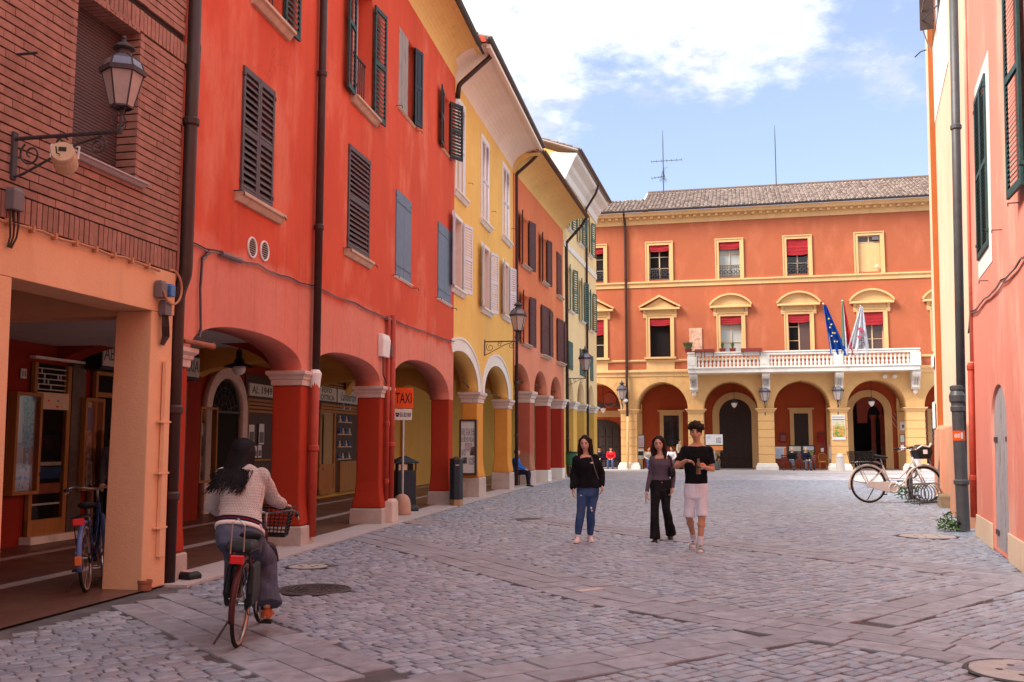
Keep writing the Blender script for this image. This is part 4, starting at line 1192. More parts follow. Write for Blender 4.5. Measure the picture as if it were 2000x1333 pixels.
# ============================================================ red building
FR = F_RED
rb_ = facade_root(FR, 'red_building', 'tall red plastered house with three arches, between the brick house and the yellow one')
XE = 14.16
ZC = 2.62
A1, A2, A3 = (0.36, 3.82), (4.28, 7.86), (8.56, 13.70)
def hole(u0, v0, u1, v1, F=FR): return F.rect(u0, v0, u1, v1)
wA = (1.52, 2.53, 4.78, 6.50); wB = (5.76, 6.88, 4.88, 6.75); wC = (8.74, 9.88, 4.92, 6.72); wD = (12.36, 13.70, 5.00, 6.88)
wT = (1.80, 2.72, 7.56, 9.5); wE = (5.92, 6.98, 7.66, 9.95); wF = (8.84, 10.06, 8.48, 10.25); wG = (12.70, 13.42, 8.80, 10.26)
outl = arcade_outline(-0.02, XE, 11.12, [(*A1, ZC+.002, 3.02, .9), (*A2, ZC+.002, 3.06, .85), (*A3, ZC+.002, 3.36, .9)], ZC)
wall('wall', outl, [rectp(*q) for q in (wA, wB, wC, wD, wT, wE, wF, wG)], 0, .5, M['red'], rb_)
for x0, x1, f in ((-0.02, .34, .02), (3.84, 4.26, .05), (7.88, 8.54, .06)):
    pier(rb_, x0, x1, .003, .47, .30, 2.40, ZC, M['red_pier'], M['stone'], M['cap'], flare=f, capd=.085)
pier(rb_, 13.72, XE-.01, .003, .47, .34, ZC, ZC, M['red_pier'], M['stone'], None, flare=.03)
# shutters and sills
w2 = (wA[1]-wA[0])/2
shutter(rb_, wA[0], wA[2], w2-.004, wA[3]-wA[2], M['shut_grey'], 'slat', 1, 0, -.012, each=True, pitch=.085, slat_w=.082)
shutter(rb_, wA[1], wA[2], w2-.004, wA[3]-wA[2], M['shut_grey'], 'slat', -1, 0, -.012, each=True, pitch=.085, slat_w=.082)
shutter(rb_, wB[0], wB[2], wB[1]-wB[0], wB[3]-wB[2], M['shut_grey'], 'slat', 1, R(1.5), -.012, each=True, pitch=.085, slat_w=.082)
for w in (wC, wD):
    m = (w[1]-w[0])/2
    shutter(rb_, w[0], w[2], m-.006, w[3]-w[2], M['shut_blue'], 'board', 1, 0, -.006); shutter(rb_, w[1], w[2], m-.006, w[3]-w[2], M['shut_blue'], 'board', -1, 0, -.006)
    sill(rb_, w[0]-.06, w[1]+.10, w[2], M['white'], d=.06, h=.04)
sill(rb_, wA[0]-.13, wA[1]+.30, wA[2]-.01, M['sill'], d=.12, h=.13)
sill(rb_, wB[0]-.13, wB[1]+.16, wB[2]-.01, M['sill'], d=.12, h=.13)
sill(rb_, wT[0]-.10, wT[1]+.24, wT[2], M['sill'], d=.15, h=.13); sill(rb_, wE[0]-.10, wE[1]+.26, wE[2], M['sill'], d=.15, h=.13)
sill(rb_, wF[0]-.05, wF[1]+.06, wF[2], M['sill'], d=.05, h=.04); sill(rb_, wG[0]-.05, wG[1]+.06, wG[2], M['sill'], d=.05, h=.04)
M['curtain'] = simple('pinkish_curtain', (.58, .40, .36), .9, var=.1)
for w in (wT, wE):
    window(rb_, *w, M['curtain'], y=.30, frame=M['shut_white'], mull=1, trans=3)
    m = MB(); n = 9
    m.box(w[0], w[1], .10, .13, w[2]+.95, w[2]+.98)
    m.build('railing_top', M['iron'], rb_)
    bm_ = MB().tube([(0, 0, 0), (0, 0, .95)], .011, 6).mesh('railing_bar', M['iron'])
    for k in range(n): link('railing_bar', bm_, rb_, (w[0]+(w[1]-w[0])*(k+.5)/n, .115, w[2]))
for w in (wA, wB, wC, wD): MB().box(w[0]-.05, w[1]+.05, .30, .32, w[2]-.05, w[3]+.05).build('window', M['void'], rb_)
h_ = wT[3]-wT[2]
shutter(rb_, wT[1]+.02, wT[2]-.03, .50, 2.0, M['shut_green'], 'slat', 1, R(4), -.05, each=True, pitch=.085, slat_w=.08, mids=1)
shutter(rb_, wE[0]-.02, wE[2]-.02, .52, 2.42, M['shut_green'], 'slat', -1, R(5), -.06, each=True, pitch=.085, slat_w=.08)
shutter(rb_, wE[1]+.02, wE[2]-.03, .56, 2.22, M['shut_green'], 'slat', 1, R(6), -.06, each=True, pitch=.085, slat_w=.08)
shutter(rb_, wF[0], wF[2]+.02, .74, wF[3]-wF[2]-.02, M['shut_old'], 'plank', 1, 0, .02)
shutter(rb_, wF[1]-.06, wF[2]+.02, .36, wF[3]-wF[2]-.02, M['shut_black'], 'panel', 1, R(14), -.03)
shutter(rb_, wG[0]-.02, wG[2]-.02, .46, wG[3]-wG[2], M['shut_green'], 'slat', -1, R(8), -.05, each=True, pitch=.085, slat_w=.08)
shutter(rb_, wG[1]+.02, wG[2]-.04, .48, wG[3]-wG[2]+.02, M['shut_black'], 'slat', 1, R(30), -.04, each=True, pitch=.085, slat_w=.08)
for w in (wF, wG): MB().box(w[0]-.05, w[1]+.05, .42, .44, w[2]-.05, w[3]+.05).build('window', M['void'], rb_)
for w in (wA, wB, wC, wD, wF, wG):
    hook(rb_, w[0]-.16, w[2]-.02, M['iron']); hook(rb_, w[1]+.2, w[2]-.05, M['iron'])
# cove eave, gutter, roof
cove(rb_, -0.02, XE, 11.12, .66, .62, M['cove_y'])
gutter(rb_, -0.1, XE+.05, -.74, 11.84, .085, M['gutter'])
tile_roof(rb_, -0.05, XE, -.72, 11.83, 3.2, .36, M['redpipe'], M['tile'], rows=4)
MB().box(-.02, XE, 5.2, 5.5, 0, 13).build('rear_wall', M['red'], rb_)
# two round vents
for u, v in ((491, 484), (515, 491)):
    x, z = FR.at(u, v)
    o = thing('wall_vent', ('left' if u < 500 else 'right') + ' one of two round white rimmed vents above the first arch', 'vent', M=FR.M @ Matrix.Translation((x, 0, z)), group='round wall vents')
    MB().torus((0, -.012, 0), .132, .016, 'y', 28, 6).build('rim', M['white'], o, smooth=True)
    MB().lathe([(.001, 0), (.13, 0), (.13, .01), (.001, .01)], 24, M=Matrix.Rotation(R(90), 4, 'X')).build('backing', M['void'], o)
    m_ = MB().bar((-.10, -.014, 0), (.10, -.014, 0), .012, .008).mesh('louvre', M['stone'])
    for k in range(7):
        q = -.09 + .03*k; link('louvre', m_, o, (0, 0, q), None).scale = (math.sqrt(max(.05, 1-(q/.135)**2)), 1, 1)
# arcade interior behind the red house
DB = 4.5
SY = FR.s(596, 900, 4.3)
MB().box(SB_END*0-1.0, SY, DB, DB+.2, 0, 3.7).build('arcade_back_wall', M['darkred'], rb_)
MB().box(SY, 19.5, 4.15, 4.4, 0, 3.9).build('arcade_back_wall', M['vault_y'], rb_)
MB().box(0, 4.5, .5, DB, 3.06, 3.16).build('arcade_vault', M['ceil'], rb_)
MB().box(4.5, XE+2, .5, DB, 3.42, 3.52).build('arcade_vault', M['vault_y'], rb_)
for xr, mt in ((3.85, 'darkred'), (8.0, 'vault_y'), (13.85, 'vault_y')):
    prof = [(.49, 3.46), (.49, 2.6)] + [(.49 + 1.85*(1-math.cos(math.pi*k/14)), 2.6 + .55*math.sin(math.pi*k/14)) for k in range(1, 14)] + [(4.2, 2.6), (4.2, 3.46)]
    MB().prism(prof, xr, xr+.42, 'yz').build('vault_rib', M[mt], rb_)
# arched stone doorway inside arch 1
x0, x1, z0, z1 = FR.rect(398, 712, 470, 1000, 4.45)
c, r = (x0+x1)/2, (x1-x0)/2
od = MB()
outer = archp(x0, x1, 0.02, z1-r*.95, z1); inner = archp(x0+.24, x1-.24, 0.02, z1-r*.95, z1-.24)
wall('door_surround', [(x0, .02), (x0+.24, .02)] + [p for p in inner[::-1]][:-2] + [(x1-.24, .02), (x1, .02)] + outer[2:], [], DB-.16, DB, M['cap'], rb_)
dd = MB().prism(inner, DB-.04, DB-.01).build('arched_door', M['void'], rb_)
m = MB()
for k in range(7):
    a = math.pi*(k+.5)/7; m.tube([(c+.15*math.cos(a), DB-.06, z1-r*.95+.15*math.sin(a)), (c+(r-.3)*math.cos(a), DB-.06, z1-r*.95+(r-.3)*math.sin(a))], .012, 5)
for k in range(4): m.torus((c, DB-.06, z1-r*.95), (r-.3)*(k+1)/4.2, .010, 'y', 16, 5, 0, math.pi)
m.box(x0+.24, x1-.24, DB-.09, DB-.03, z1-r*.95-.05, z1-r*.95)
m.build('fanlight_grille', M['iron'], dd)
number_plate(FR, 478, 770, DB-.01, '9', 'small white plate numbered 9 right of the arched stone doorway', w=.16, h=.2)
number_plate(FR, 376, 784, DB-.01, '10', 'small white plate numbered 10 under the end of the shop sign', w=.18, h=.2)
display_case(FR, 380, 794, 409, 942, DB-.02, 'oak display case with dark clothes, left of the arched stone doorway', [(M['paper'], .15, .8, .62, .8), (M['navy_cloth'], .1, .6, .35, .64), (M['black_cloth'], .2, .9, .02, .2), (M['paper'], .3, .9, .14, .27), (M['black_cloth'], .2, .8, .8, .98)])
x, z = FR.at(374, 953, DB)
o = thing('meter_box', 'small grey meter box under the display case with dark clothes', 'meter box', M=FR.M @ Matrix.Translation((x, DB, z)))
MB().box(-.12, .12, -.08, 0, -.11, .11).build('cover', M['greybox'], o, bevel=.01); MB().box(-.07, .07, -.085, -.08, -.05, .06).build('window', M['paper'], o)
# shop 'AL 1949' window with cards
x0, x1, z0, z1 = FR.rect(478, 730, 545, 990, DB)
o = MB().box(x0, x1+1.2, DB-.03, DB-.005, .35, z1).build('shop_front', M['walnut'], rb_)
zs0, zs1 = FR.z(498, 753, DB), FR.z(498, 772, DB)
sg = thing('shop_sign', 'narrow white shop sign with black letters seen left of the first big pier', 'sign', M=FR.M @ Matrix.Translation(((x0+x1)/2+.1, DB-.06, (zs0+zs1)/2)))
MB().box(-(x1-x0)/2, (x1-x0)/2+1.1, -.03, .02, -abs(zs0-zs1)/2-.03, abs(zs0-zs1)/2+.03).build('sign_face', M['offwhite'], sg)
link('lettering', text_mesh('AL 1949', M['ink'], w=(x1-x0)*.52, h=abs(zs0-zs1)*.75), sg, (-(x1-x0)*.18, -.034, 0))
m = MB()
for k in range(4): m.box(x0, x1+1.0, DB-.10, DB-.03, zs1-.16-.09*k, zs1-.10-.09*k)
m.build('awning_slats', M['oak'], o)
m = MB(); m.box(x0, x0+.07, DB-.10, DB-.03, .35, zs1-.1); m.box(x0, x1+1.0, DB-.10, DB-.03, .35, .55); m.box(x0, x1+1.0, DB-.10, DB-.03, 1.1, 1.14); m.build('window_frame', M['oak'], o)
for a, b, w_, h_ in ((.18, 1.55, .3, .42), (.22, 1.18, .18, .26), (.46, 1.18, .2, .28), (.72, 1.18, .2, .3), (.75, 1.5, .3, .5), (.2, .62, .2, .3), (.5, .62, .25, .3)):
    MB().box(x0+a, x0+a+w_, DB-.07, DB-.06, b, b+h_).build('card', M['paper'], o)
    MB().box(x0+a+.03, x0+a+w_-.03, DB-.075, DB-.07, b+.04, b+h_*.6).build('print', M['inkgrey'], o)
# wooden shop front seen through arch 2
DY = 4.12
x0, x1, z0, z1 = FR.rect(621, 712, 686, 975, DY)
x1 += 1.6
sf = MB().box(x0, x1, DY-.04, DY, .12, z1+.2).build('shop_front', M['walnut'], rb_)
m = MB()
zl = FR.z(650, 762, DY)
for k in range(8): m.box(x0+.02, x1, DY-.10, DY-.04, zl+.05+.085*k, zl+.10+.085*k)
m.build('louvre_slats', M['oak'], sf)
zb1, zb0 = FR.z(632, 757, DY), FR.z(632, 784, DY)
xm = FR.s(649, 770, DY)
for nm, a, b, s_, lb in (('shop_sign', x0-.35, xm-.05, None, 'white shop sign with two lines of black capitals through the second arch'), ('shop_sign', xm+.06, FR.s(690, 775, DY)+.1, None, 'white shop sign with a handwritten name through the second arch')):
    sg = thing(nm, lb, 'sign', M=FR.M @ Matrix.Translation(((a+b)/2, DY-.12, (zb0+zb1)/2)))
    MB().box(-(b-a)/2, (b-a)/2, -.03, .02, -(zb1-zb0)/2, (zb1-zb0)/2).build('sign_face', M['offwhite'], sg, bevel=.01)
    if 'capitals' in lb:
        link('lettering', text_mesh('FOTO', M['ink'], w=(b-a)*.5, h=.14), sg, (-.05, -.034, .10)); link('lettering', text_mesh('OTTICA', M['ink'], w=(b-a)*.72, h=.14), sg, (.0, -.034, -.10))
    else: link('lettering', text_mesh('Lambertini', M['inkgrey'], w=(b-a)*.72, h=.26, shear=.35), sg, (0, -.034, 0))
m = MB()
for k in range(3): m.box(x0, x1, DY-.13+.02*k, DY-.04, zb0-.14-.085*k, zb0-.07-.085*k)
m.build('awning_slats', M['oak'], sf)
m = MB(); xd = FR.s(647, 900, DY); zp = .95
m.box(x0, x0+.08, DY-.10, DY-.04, .12, zb0-.3); m.box(xd-.06, xd+.06, DY-.10, DY-.04, .12, zb0-.3); m.box(x0, xd-.06, DY-.10, DY-.04, .12, .25); m.box(x0, xd-.06, DY-.10, DY-.04, zp-.08, zp)
m.build('window_frame', M['oak'], sf)
MB().box(x0+.08, xd-.06, DY-.08, DY-.05, .25, zp-.08).build('lower_panel', M['oak'], sf)
MB().box(xd+.5, x1, DY-.10, DY-.04, .12, 1.0).build('lower_panel', M['oak'], sf)
MB().box(x0+.08, xd-.06, DY-.05, DY-.042, zp, zb0-.3).build('curtain', simple('buff_blind', (.36, .25, .13), .8), sf)
for k in range(5):
    MB().box(xd+.3+.0*k, xd+1.5, DY-.09, DY-.05, 1.05+.36*k, 1.08+.36*k).build('glass_shelf', M['cream'], sf)
    for q in range(4): MB().lathe([(.03, 0), (.05, .05), (.02, .1), (.03, .16)], 7, (xd+.4+.28*q, DY-.10, 1.08+.36*k)).build('shop_ware', M['bulb'] if (q+k) % 2 else M['bluebox'], sf)
# notice board beside it on the yellow wall
def board(F, u0, v0, u1, v1, D, label, frame, sheets, cat='notice board', prot=.08, glass_=False, name='notice_board'):
    x0, x1, z0, z1 = F.rect(u0, v0, u1, v1, D)
    o = thing(name, label, cat, M=F.M @ Matrix.Translation((x0, D, z0)))
    w, h = x1-x0, z1-z0; f = min(.07, w*.12)
    m = MB(); m.box(0, f, -prot, 0, 0, h); m.box(w-f, w, -prot, 0, 0, h); m.box(f, w-f, -prot+.002, 0, 0, f); m.box(f, w-f, -prot+.002, 0, h-f, h)
    m.build('board_frame', frame, o)
    MB().box(f, w-f, -prot*.5, 0, f, h-f).build('board_back', M['paper'], o)
    for a, b, c, d, mt in sheets:
        MB().box(f+(w-2*f)*a, f+(w-2*f)*b, -prot*.5-.006, -prot*.5-.001, f+(h-2*f)*c, f+(h-2*f)*d).build('notice', mt, o)
    return o
M['print1'] = pattern_mat('printed_sheet', (.55, .53, .55), (.10, .09, .11), 28, .56)
M['print2'] = pattern_mat('printed_sheet_pink', (.58, .46, .50), (.30, .10, .16), 16, .58)
M['photo_g'] = pattern_mat('photo_print_green', (.30, .32, .10), (.10, .12, .05), 9, .5)
M['photo_b'] = pattern_mat('photo_print_brown', (.22, .17, .13), (.07, .06, .06), 8, .5)
board(FR, 606, 808, 626, 920, DY, 'dark framed board of photographs on the ochre wall behind the first big pier', M['walnut'], [(.1, .5, .6, .95, M['print1']), (.55, .95, .55, .9, M['print1']), (.1, .9, .3, .5, M['print1']), (.1, .9, .05, .25, M['print1'])])
# closed shop and pilaster at the back of the third arch
a, b = FR.s(806, 850, 4.1), FR.s(830, 850, 4.1)
o = MB().box(a, b, 4.05, 4.14, .1, 2.5).build('roller_door', M['walnut'], rb_)
sm_ = MB().box(0, b-a, -.015, .0, 0, .09).mesh('slat', M['walnut'])
for k in range(22): link('slat', sm_, o, (a, 4.05, .16+.105*k))
MB().box(FR.s(793, 850, 4.0), a-.05, 3.9, 4.14, 0, 3.4).build('wall_pilaster', M['pier_rose'], rb_)
MB().box(FR.s(776, 850, 4.1), FR.s(784, 850, 4.1), 4.05, 4.14, .4, 2.6).build('shop_panel', M['offwhite'], rb_)
# pendant lamp in the first arch
p = FR.w(1.75, 1.25, 0); zt = 3.06
zl0 = 2.28
o = thing('pendant_lamp', 'black pendant lamp with milky globe hanging inside the first red arch', 'lamp', (p.x, p.y, 0))
pp = FR.at(467, 715, 1.3)
o.matrix_basis = FR.M @ Matrix.Translation((pp[0], 1.3, pp[1]))
MB().tube([(0, 0, .25), (0, 0, 3.06-pp[1])], .012, 6).build('rod', M['black'], o)
MB().lathe([(.02, .26), (.045, .25), (.055, .12), (.075, .09), (.09, .05), (.24, -.01), (.245, -.02), (.08, 0.0)], 20).build('shade', M['black'], o)
MB().ball((0, 0, -.05), .105, 16, 10, (1, 1, .95)).build('globe', M['bulb'], o, smooth=True)
# cables along the facade
def catenary(F, pts, r, mat, name, label, y=-.03, sag=.03, extra=None):
    o = thing(name, label, 'cable', M=F.M.copy())
    m = []
    for (a, b) in zip(pts, pts[1:]):
        for k in range(8):
            t = k/8; m.append((a[0]+(b[0]-a[0])*t, y, a[1]+(b[1]-a[1])*t - sag*math.sin(math.pi*t) + .006*math.sin(37*(a[0]+t))))
    m.append((pts[-1][0], y, pts[-1][1]))
    MB().tube(m, r, 5).build('cable_run', mat, o)
    m2 = [(x, yy-.012, z-.02-.012*math.sin(x*2.1)) for x, yy, z in m]
    MB().tube(m2, r*.8, 5).build('cable_run', M['greybox'], o)
    return o
q = [FR.at(u, v) for u, v in ((361, 468), (430, 492), (500, 517), (560, 541), (612, 558), (690, 592), (765, 624), (830, 648), (885, 667))]
oc = catenary(FR, q, .009, M['cable'], 'facade_cable', 'dark cable bundle slung along the red facade above the arches')
for u, v, L in ((425, 496, .55), (750, 622, .35)):
    x, z = FR.at(u, v)
    MB().tube([(x, -.05, z), (x+L, -.05, z+.012)], .035, 8).build('cable_joint', M['greybox'], oc)
q = [FR.at(u, v) for u, v in ((386, 85), (378, 240), (366, 440), (361, 468))]
catenary(FR, q, .010, M['cable'], 'facade_cable', 'thin cable dropping down the red wall beside the brown drainpipe', sag=0)
q = [FR.at(u, v) for u, v in ((404, 489), (390, 505), (386, 560), (387, 640), (383, 655))]
catenary(FR, q, .013, M['cable'], 'facade_cable', 'cable looping down the red wall to the left end of the first arch', sag=0)
# alarm box, grey box and cables by the taxi sign pier
x, z = FR.at(745, 677)
o = thing('alarm_box', 'white alarm box on the red wall above the second pier', 'box', M=FR.M @ Matrix.Translation((x, 0, z)))
MB().loft([rring(-.22, .22, -.10, 0, -.21), rring(-.24, .24, -.12, 0, .12), rring(-.22, .22, -.09, 0, .23)]).build('housing', M['white'], o, bevel=.015)
MB().tube([(-.05, -.05, -.2), (-.03, -.05, -.55), (.25, -.05, -.72), (.55, -.05, -.6)], .014, 5).build('lead', M['cable'], o)
x, z = FR.at(760, 690)
o = thing('junction_box', 'brown grey junction box with looped cables over the second pier', 'junction box', M=FR.M @ Matrix.Translation((x, 0, z)), group='wall boxes')
MB().box(-.14, .14, -.10, 0, -.10, .16).build('cover', M['greybox'], o, bevel=.012)
for k in range(3): MB().tube([(.08+.05*k, -.05, .55), (.10+.05*k, -.06, 0), (.16, -.07, -.28-.05*k), (.02-.03*k, -.07, -.22), (-.05, -.06, -.1)], .012, 5).build('cable_loop', M['cable'], o)
# drainpipes
def facade_pipe(F, label, spec, r, mat, collars=(), y=-.09, **k):
    return downpipe('drainpipe', label, [F.w(x, yy if yy is not None else y, z) for x, yy, z in spec], r, mat, collars, **k)
facade_pipe(FB, 'dark brown drainpipe in the corner between the brick house and the red house', [(2.62, -.05, 12), (2.62, -.05, 3.42), (2.60, .02, 3.22), (2.60, .02, .0)], .075, M['brownpipe'], (1.9, .95, 5.2))
XP = FR.s(619, 700, -.1)
facade_pipe(FR, 'brown drainpipe down the middle of the red facade', [(XP, None, 11.8), (XP, None, 2.66)], .062, M['brownpipe'], (7.4, 4.9))
facade_pipe(FR, 'red painted drainpipe with white funnel on the first big pier', [(XP-.02, None, 2.62), (XP-.03, -.08, .12)], .068, M['redpipe'], (1.45,))
o = thing('pipe_funnel', 'white stone funnel where the brown pipe meets the red one', 'drainpipe', M=FR.M @ Matrix.Translation((XP-.01, -.085, 2.50)))
MB().lathe([(.075, -.12), (.085, 0), (.10, .10), (.06, .16)], 12).build('funnel', M['white'], o)
facade_pipe(FR, 'thin red pipe left of the taxi sign on the second pier', [(8.14, -.06, 4.0), (8.14, -.06, .25)], .042, M['redpipe'], (1.9, .8))
facade_pipe(FR, 'thicker red pipe beside the taxi sign on the second pier', [(8.38, -.08, 4.05), (8.38, -.08, .3)], .06, M['redpipe'], (1.5,))
o = thing('pipe_shoe', 'pale stone sheath at the foot of the red pipes by the taxi sign', 'drainpipe', M=FR.M @ Matrix.Translation((8.30, -.08, 0)))
MB().loft([rring(-.22, .22, -.13, .06, 0), rring(-.21, .21, -.12, .06, .42), rring(-.16, .16, -.08, .06, .46)]).build('sheath', M['cap'], o, bevel=.03)
# short red elbow pipe with white foot next to the pilaster
b = gnd(345, 1128)
o = downpipe('drainpipe', 'red elbow pipe with white foot standing by the left pilaster of the red house', [V((b.x-.18, b.y-.06, .66)), V((b.x-.02, b.y-.06, .66)), V((b.x, b.y-.06, .60)), V((b.x, b.y-.06, .02))], .042, M['redpipe'])
MB().lathe([(.06, .0), (.062, .30), (.075, .34), (.075, .36), (.058, .38), (.06, .48), (.07, .5), (.07, .54)], 12).build('foot', M['white'], o, loc=(0, 0, -.02))
# broken terracotta pipe end on the capital
o = thing('pipe_stub', 'broken terracotta pipe lying on the left capital of the first arch', 'pipe', M=FR.M @ Matrix.Translation((.20, -.12, 2.68)))
MB().tube([(-.12, .05, 0), (.10, .0, .0), (.42, -.03, -.01)], [.026, .03, .034], 9).build('stub', M['terracotta'], o)
MB().torus((.42, -.03, -.01), .034, .010, 'x', 12, 5).build('socket', M['terracotta'], o)

# ============================================================ yellow building
FY = F_YEL
yb = facade_root(FY, 'yellow_building', 'yellow house with white arch bands and lilac white shutters, between red and orange houses')
XY = 8.66
a1, a2 = (-1.30, 2.86), (3.71, 7.62)
def yrect(u0, v0, u1, v1, F=FY): return F.rect(u0, v0, u1, v1)
yw = []
for x0, w_, z0, z1 in ((0.05, .95, 8.14, 10.66), (3.28, 1.02, 8.12, 10.62), (6.62, 1.12, 8.33, 10.75)): yw.append((x0, x0+w_, z0, z1, 'closed'))
for x0, x1, z0, z1 in ((-.25, .72, 5.55, 7.42), (3.40, 4.38, 5.50, 7.35), (6.68, 7.62, 5.72, 7.46)): yw.append((x0, x1, z0, z1, 'open'))
outl = arcade_outline(-.45, XY, 11.12, [(max(a1[0], -.44), a1[1], 3.0, 3.95, 1), (*a2, 3.0, 3.93, 1)], 2.98)
# first arch is cut by the red house: build its visible half
pts = [(-.45, 3.90)]
c1, r1 = (a1[0]+a1[1])/2, (a1[1]-a1[0])/2
for k in range(1, 25):
    t = math.pi*(1-k/24); x = c1 + r1*math.cos(t)
    if x > -.44: pts.append((x, 2.98 + .97*math.sin(t)))
pts += [(a2[0], 2.98)]
c2, r2 = (a2[0]+a2[1])/2, (a2[1]-a2[0])/2
for k in range(1, 24):
    t = math.pi*(1-k/24); pts.append((c2 + r2*math.cos(t), 2.98 + .95*math.sin(t)))
pts += [(a2[1], 2.98), (XY, 2.98), (XY, 11.12), (-.45, 11.12)]
wall('wall', pts, [rectp(*w[:4]) for w in yw], 0, .5, M['yellow'], yb)
def arch_band(parent, c, r, zs, rise, w0, mat, y0, y1, t0=0, t1=math.pi, name='arch_band', n=30):
    pts = [(c+r*math.cos(t0+(t1-t0)*k/n), zs+rise*math.sin(t0+(t1-t0)*k/n)) for k in range(n+1)]
    pts += [(c+(r+w0)*math.cos(t1+(t0-t1)*k/n), zs+(rise+w0)*math.sin(t1+(t0-t1)*k/n)) for k in range(n+1)]
    return wall(name, pts, [], y0, y1, mat, parent)
tcut = math.acos((-.44-c1)/(r1+.35)) if abs((-.44-c1)/(r1+.35)) < 1 else math.pi
arch_band(yb, c1, r1+.002, 2.99, .97, .30, M['white_pl'], -.035, .0, 0, tcut)
arch_band(yb, c1, r1+.30, 2.99, 1.27, .06, M['white_pl'], -.06, -.0, 0, tcut)
arch_band(yb, c2, r2+.002, 2.99, .95, .30, M['white_pl'], -.035, .0)
arch_band(yb, c2, r2+.30, 2.99, 1.25, .06, M['white_pl'], -.06, -.0)
for x0, x1 in ((2.88, 3.69), (7.64, 8.36)):
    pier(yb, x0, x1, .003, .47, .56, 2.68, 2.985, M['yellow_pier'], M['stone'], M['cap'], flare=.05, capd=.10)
for x0, x1, z0, z1, k in yw:
    w_ = x1-x0
    m = MB(); e = .10
    m.box(x0-e, x0, -.03, .06, z0, z1+e); m.box(x1, x1+e, -.03, .06, z0, z1+e); m.box(x0, x1, -.028, .06, z1, z1+e)
    m.build('window_surround', M['white_pl'], yb)
    sill(yb, x0-.22, x1+.24, z0, M['marble'], d=.14, h=.16)
    if k == 'closed':
        shutter(yb, x0, z0+.01, w_/2-.004, z1-z0-.02, M['shut_white'], 'slat', 1, 0, -.02, pitch=.07, slat_w=.066); shutter(yb, x1, z0+.01, w_/2-.004, z1-z0-.02, M['shut_white'], 'slat', -1, 0, -.02, pitch=.07, slat_w=.066)
    else:
        shutter(yb, x0-.03, z0-.02, w_*.56, z1-z0+.02, M['shut_white'], 'slat', -1, R(12), -.07, pitch=.07, slat_w=.066)
        shutter(yb, x1+.03, z0-.02, w_*.56, z1-z0+.02, M['shut_white'], 'slat', 1, R(12), -.07, pitch=.07, slat_w=.066)
        window(yb, x0, x1, z0, z1, M['curtain'], y=.22, reveal=M['reveal_w'], frame=M['shut_white'], mull=1, trans=2)
    hook(yb, x1+.55, z0+.6, M['iron'])
cove(yb, -.6, XY, 11.12, .95, .66, M['cove_pink'])
MB().box(-.6, XY, -1.06, -.96, 11.70, 11.80).build('eave_board', M['cove_pink'], yb)
gutter(yb, -.75, XY+.1, -1.05, 11.95, .09, M['gutter'])
tile_roof(yb, -.7, XY, -1.02, 11.93, 3.0, .36, M['stone'], M['tile'], rows=4)
MB().prism([(-.98, 11.82), (-.98, 11.93), (3, 13.38), (3, 11.82)], -.72, -.70, 'yz').build('gable_wall', M['red'], yb)
MB().box(-1.5, XY+.2, 5.2, 5.5, 0, 13).build('rear_wall', M['yellow'], yb)
MB().box(-.4, XY+.2, .5, 4.2, 3.97, 4.07).build('arcade_vault', M['vault_y'], yb)
MB().box(5.2, XY+2.2, 4.0, 4.2, 0, 4.0).build('arcade_back_wall', M['vault_y'], yb)
for xr in (3.0, 7.75):
    prof = [(.49, 4.0), (.49, 2.95)] + [(.49 + 1.75*(1-math.cos(math.pi*k/14)), 2.95 + .85*math.sin(math.pi*k/14)) for k in range(1, 14)] + [(4.0, 2.95), (4.0, 4.0)]
    MB().prism(prof, xr, xr+.45, 'yz').build('vault_rib', M['vault_y'], yb)
for x0_, x1_ in ((1.0, 2.6), (4.6, 8.0)):
    MB().tube([(x0_+1.2, .25, 3.25), (x1_+.3, .25, 3.10)] if x0_ < 2 else [(3.8, .25, 3.15), (7.6, .25, 3.05)], .02, 6).build('tie_rod', M['iron'], yb)
facade_pipe(FY, 'copper brown drainpipe between the yellow house and the orange house', [(8.75, -1.02, 11.86), (8.76, -.70, 11.50), (8.78, -.09, 11.0), (8.78, -.09, .1)], .06, M['brownpipe'], (3.6, 1.8, 7.0))
facade_pipe(FR, 'dark drainpipe elbow under the eave where red and yellow roofs meet', [(14.5, -1.00, 11.92), (14.3, -.9, 11.7), (14.18, -.10, 10.95), (14.22, -.06, 10.6)], .065, M['brownpipe'])
# notice board fixed on the near side of the first yellow pillar (faces the camera)
pc = FY.w(3.40, .24, 0)
o = thing('notice_board', 'dark framed notice board with paper sheets on the first yellow pillar', 'notice board', M=FY.M @ Matrix.Translation((2.83, .24, 1.42)) @ Matrix.Rotation(R(-90), 4, 'Z'))
w, h = .50, 1.56
d0 = .03
m = MB(); m.box(-w/2, -w/2+.05, -.14, 0, -h/2, h/2); m.box(w/2-.05, w/2, -.14, 0, -h/2, h/2); m.box(-w/2+.05, w/2-.05, -.138, 0, -h/2, -h/2+.05); m.box(-w/2+.05, w/2-.05, -.138, 0, h/2-.05, h/2)
m.build('board_frame', M['walnut'], o)
MB().box(-w/2+.05, w/2-.05, -.10, 0, -h/2+.05, h/2-.05).build('board_back', M['paper'], o)
for a, b, c, d, mt in ((.02, .32, .72, .86, 'print1'), (.36, .64, .72, .86, 'print1'), (.68, .98, .72, .86, 'print1'), (.02, .98, .60, .70, 'print1'), (.30, .80, .42, .58, 'print2'), (.05, .35, .34, .46, 'print1'), (.66, .98, .34, .50, 'photo_b'), (.1, .45, .18, .30, 'photo_b'), (.55, .95, .16, .30, 'print1')):
    MB().box(-w/2+.05+(w-.1)*a, -w/2+.05+(w-.1)*b, -.106, -.101, -h/2+.05+(h-.1)*c, -h/2+.05+(h-.1)*d).build('notice', M[mt], o)
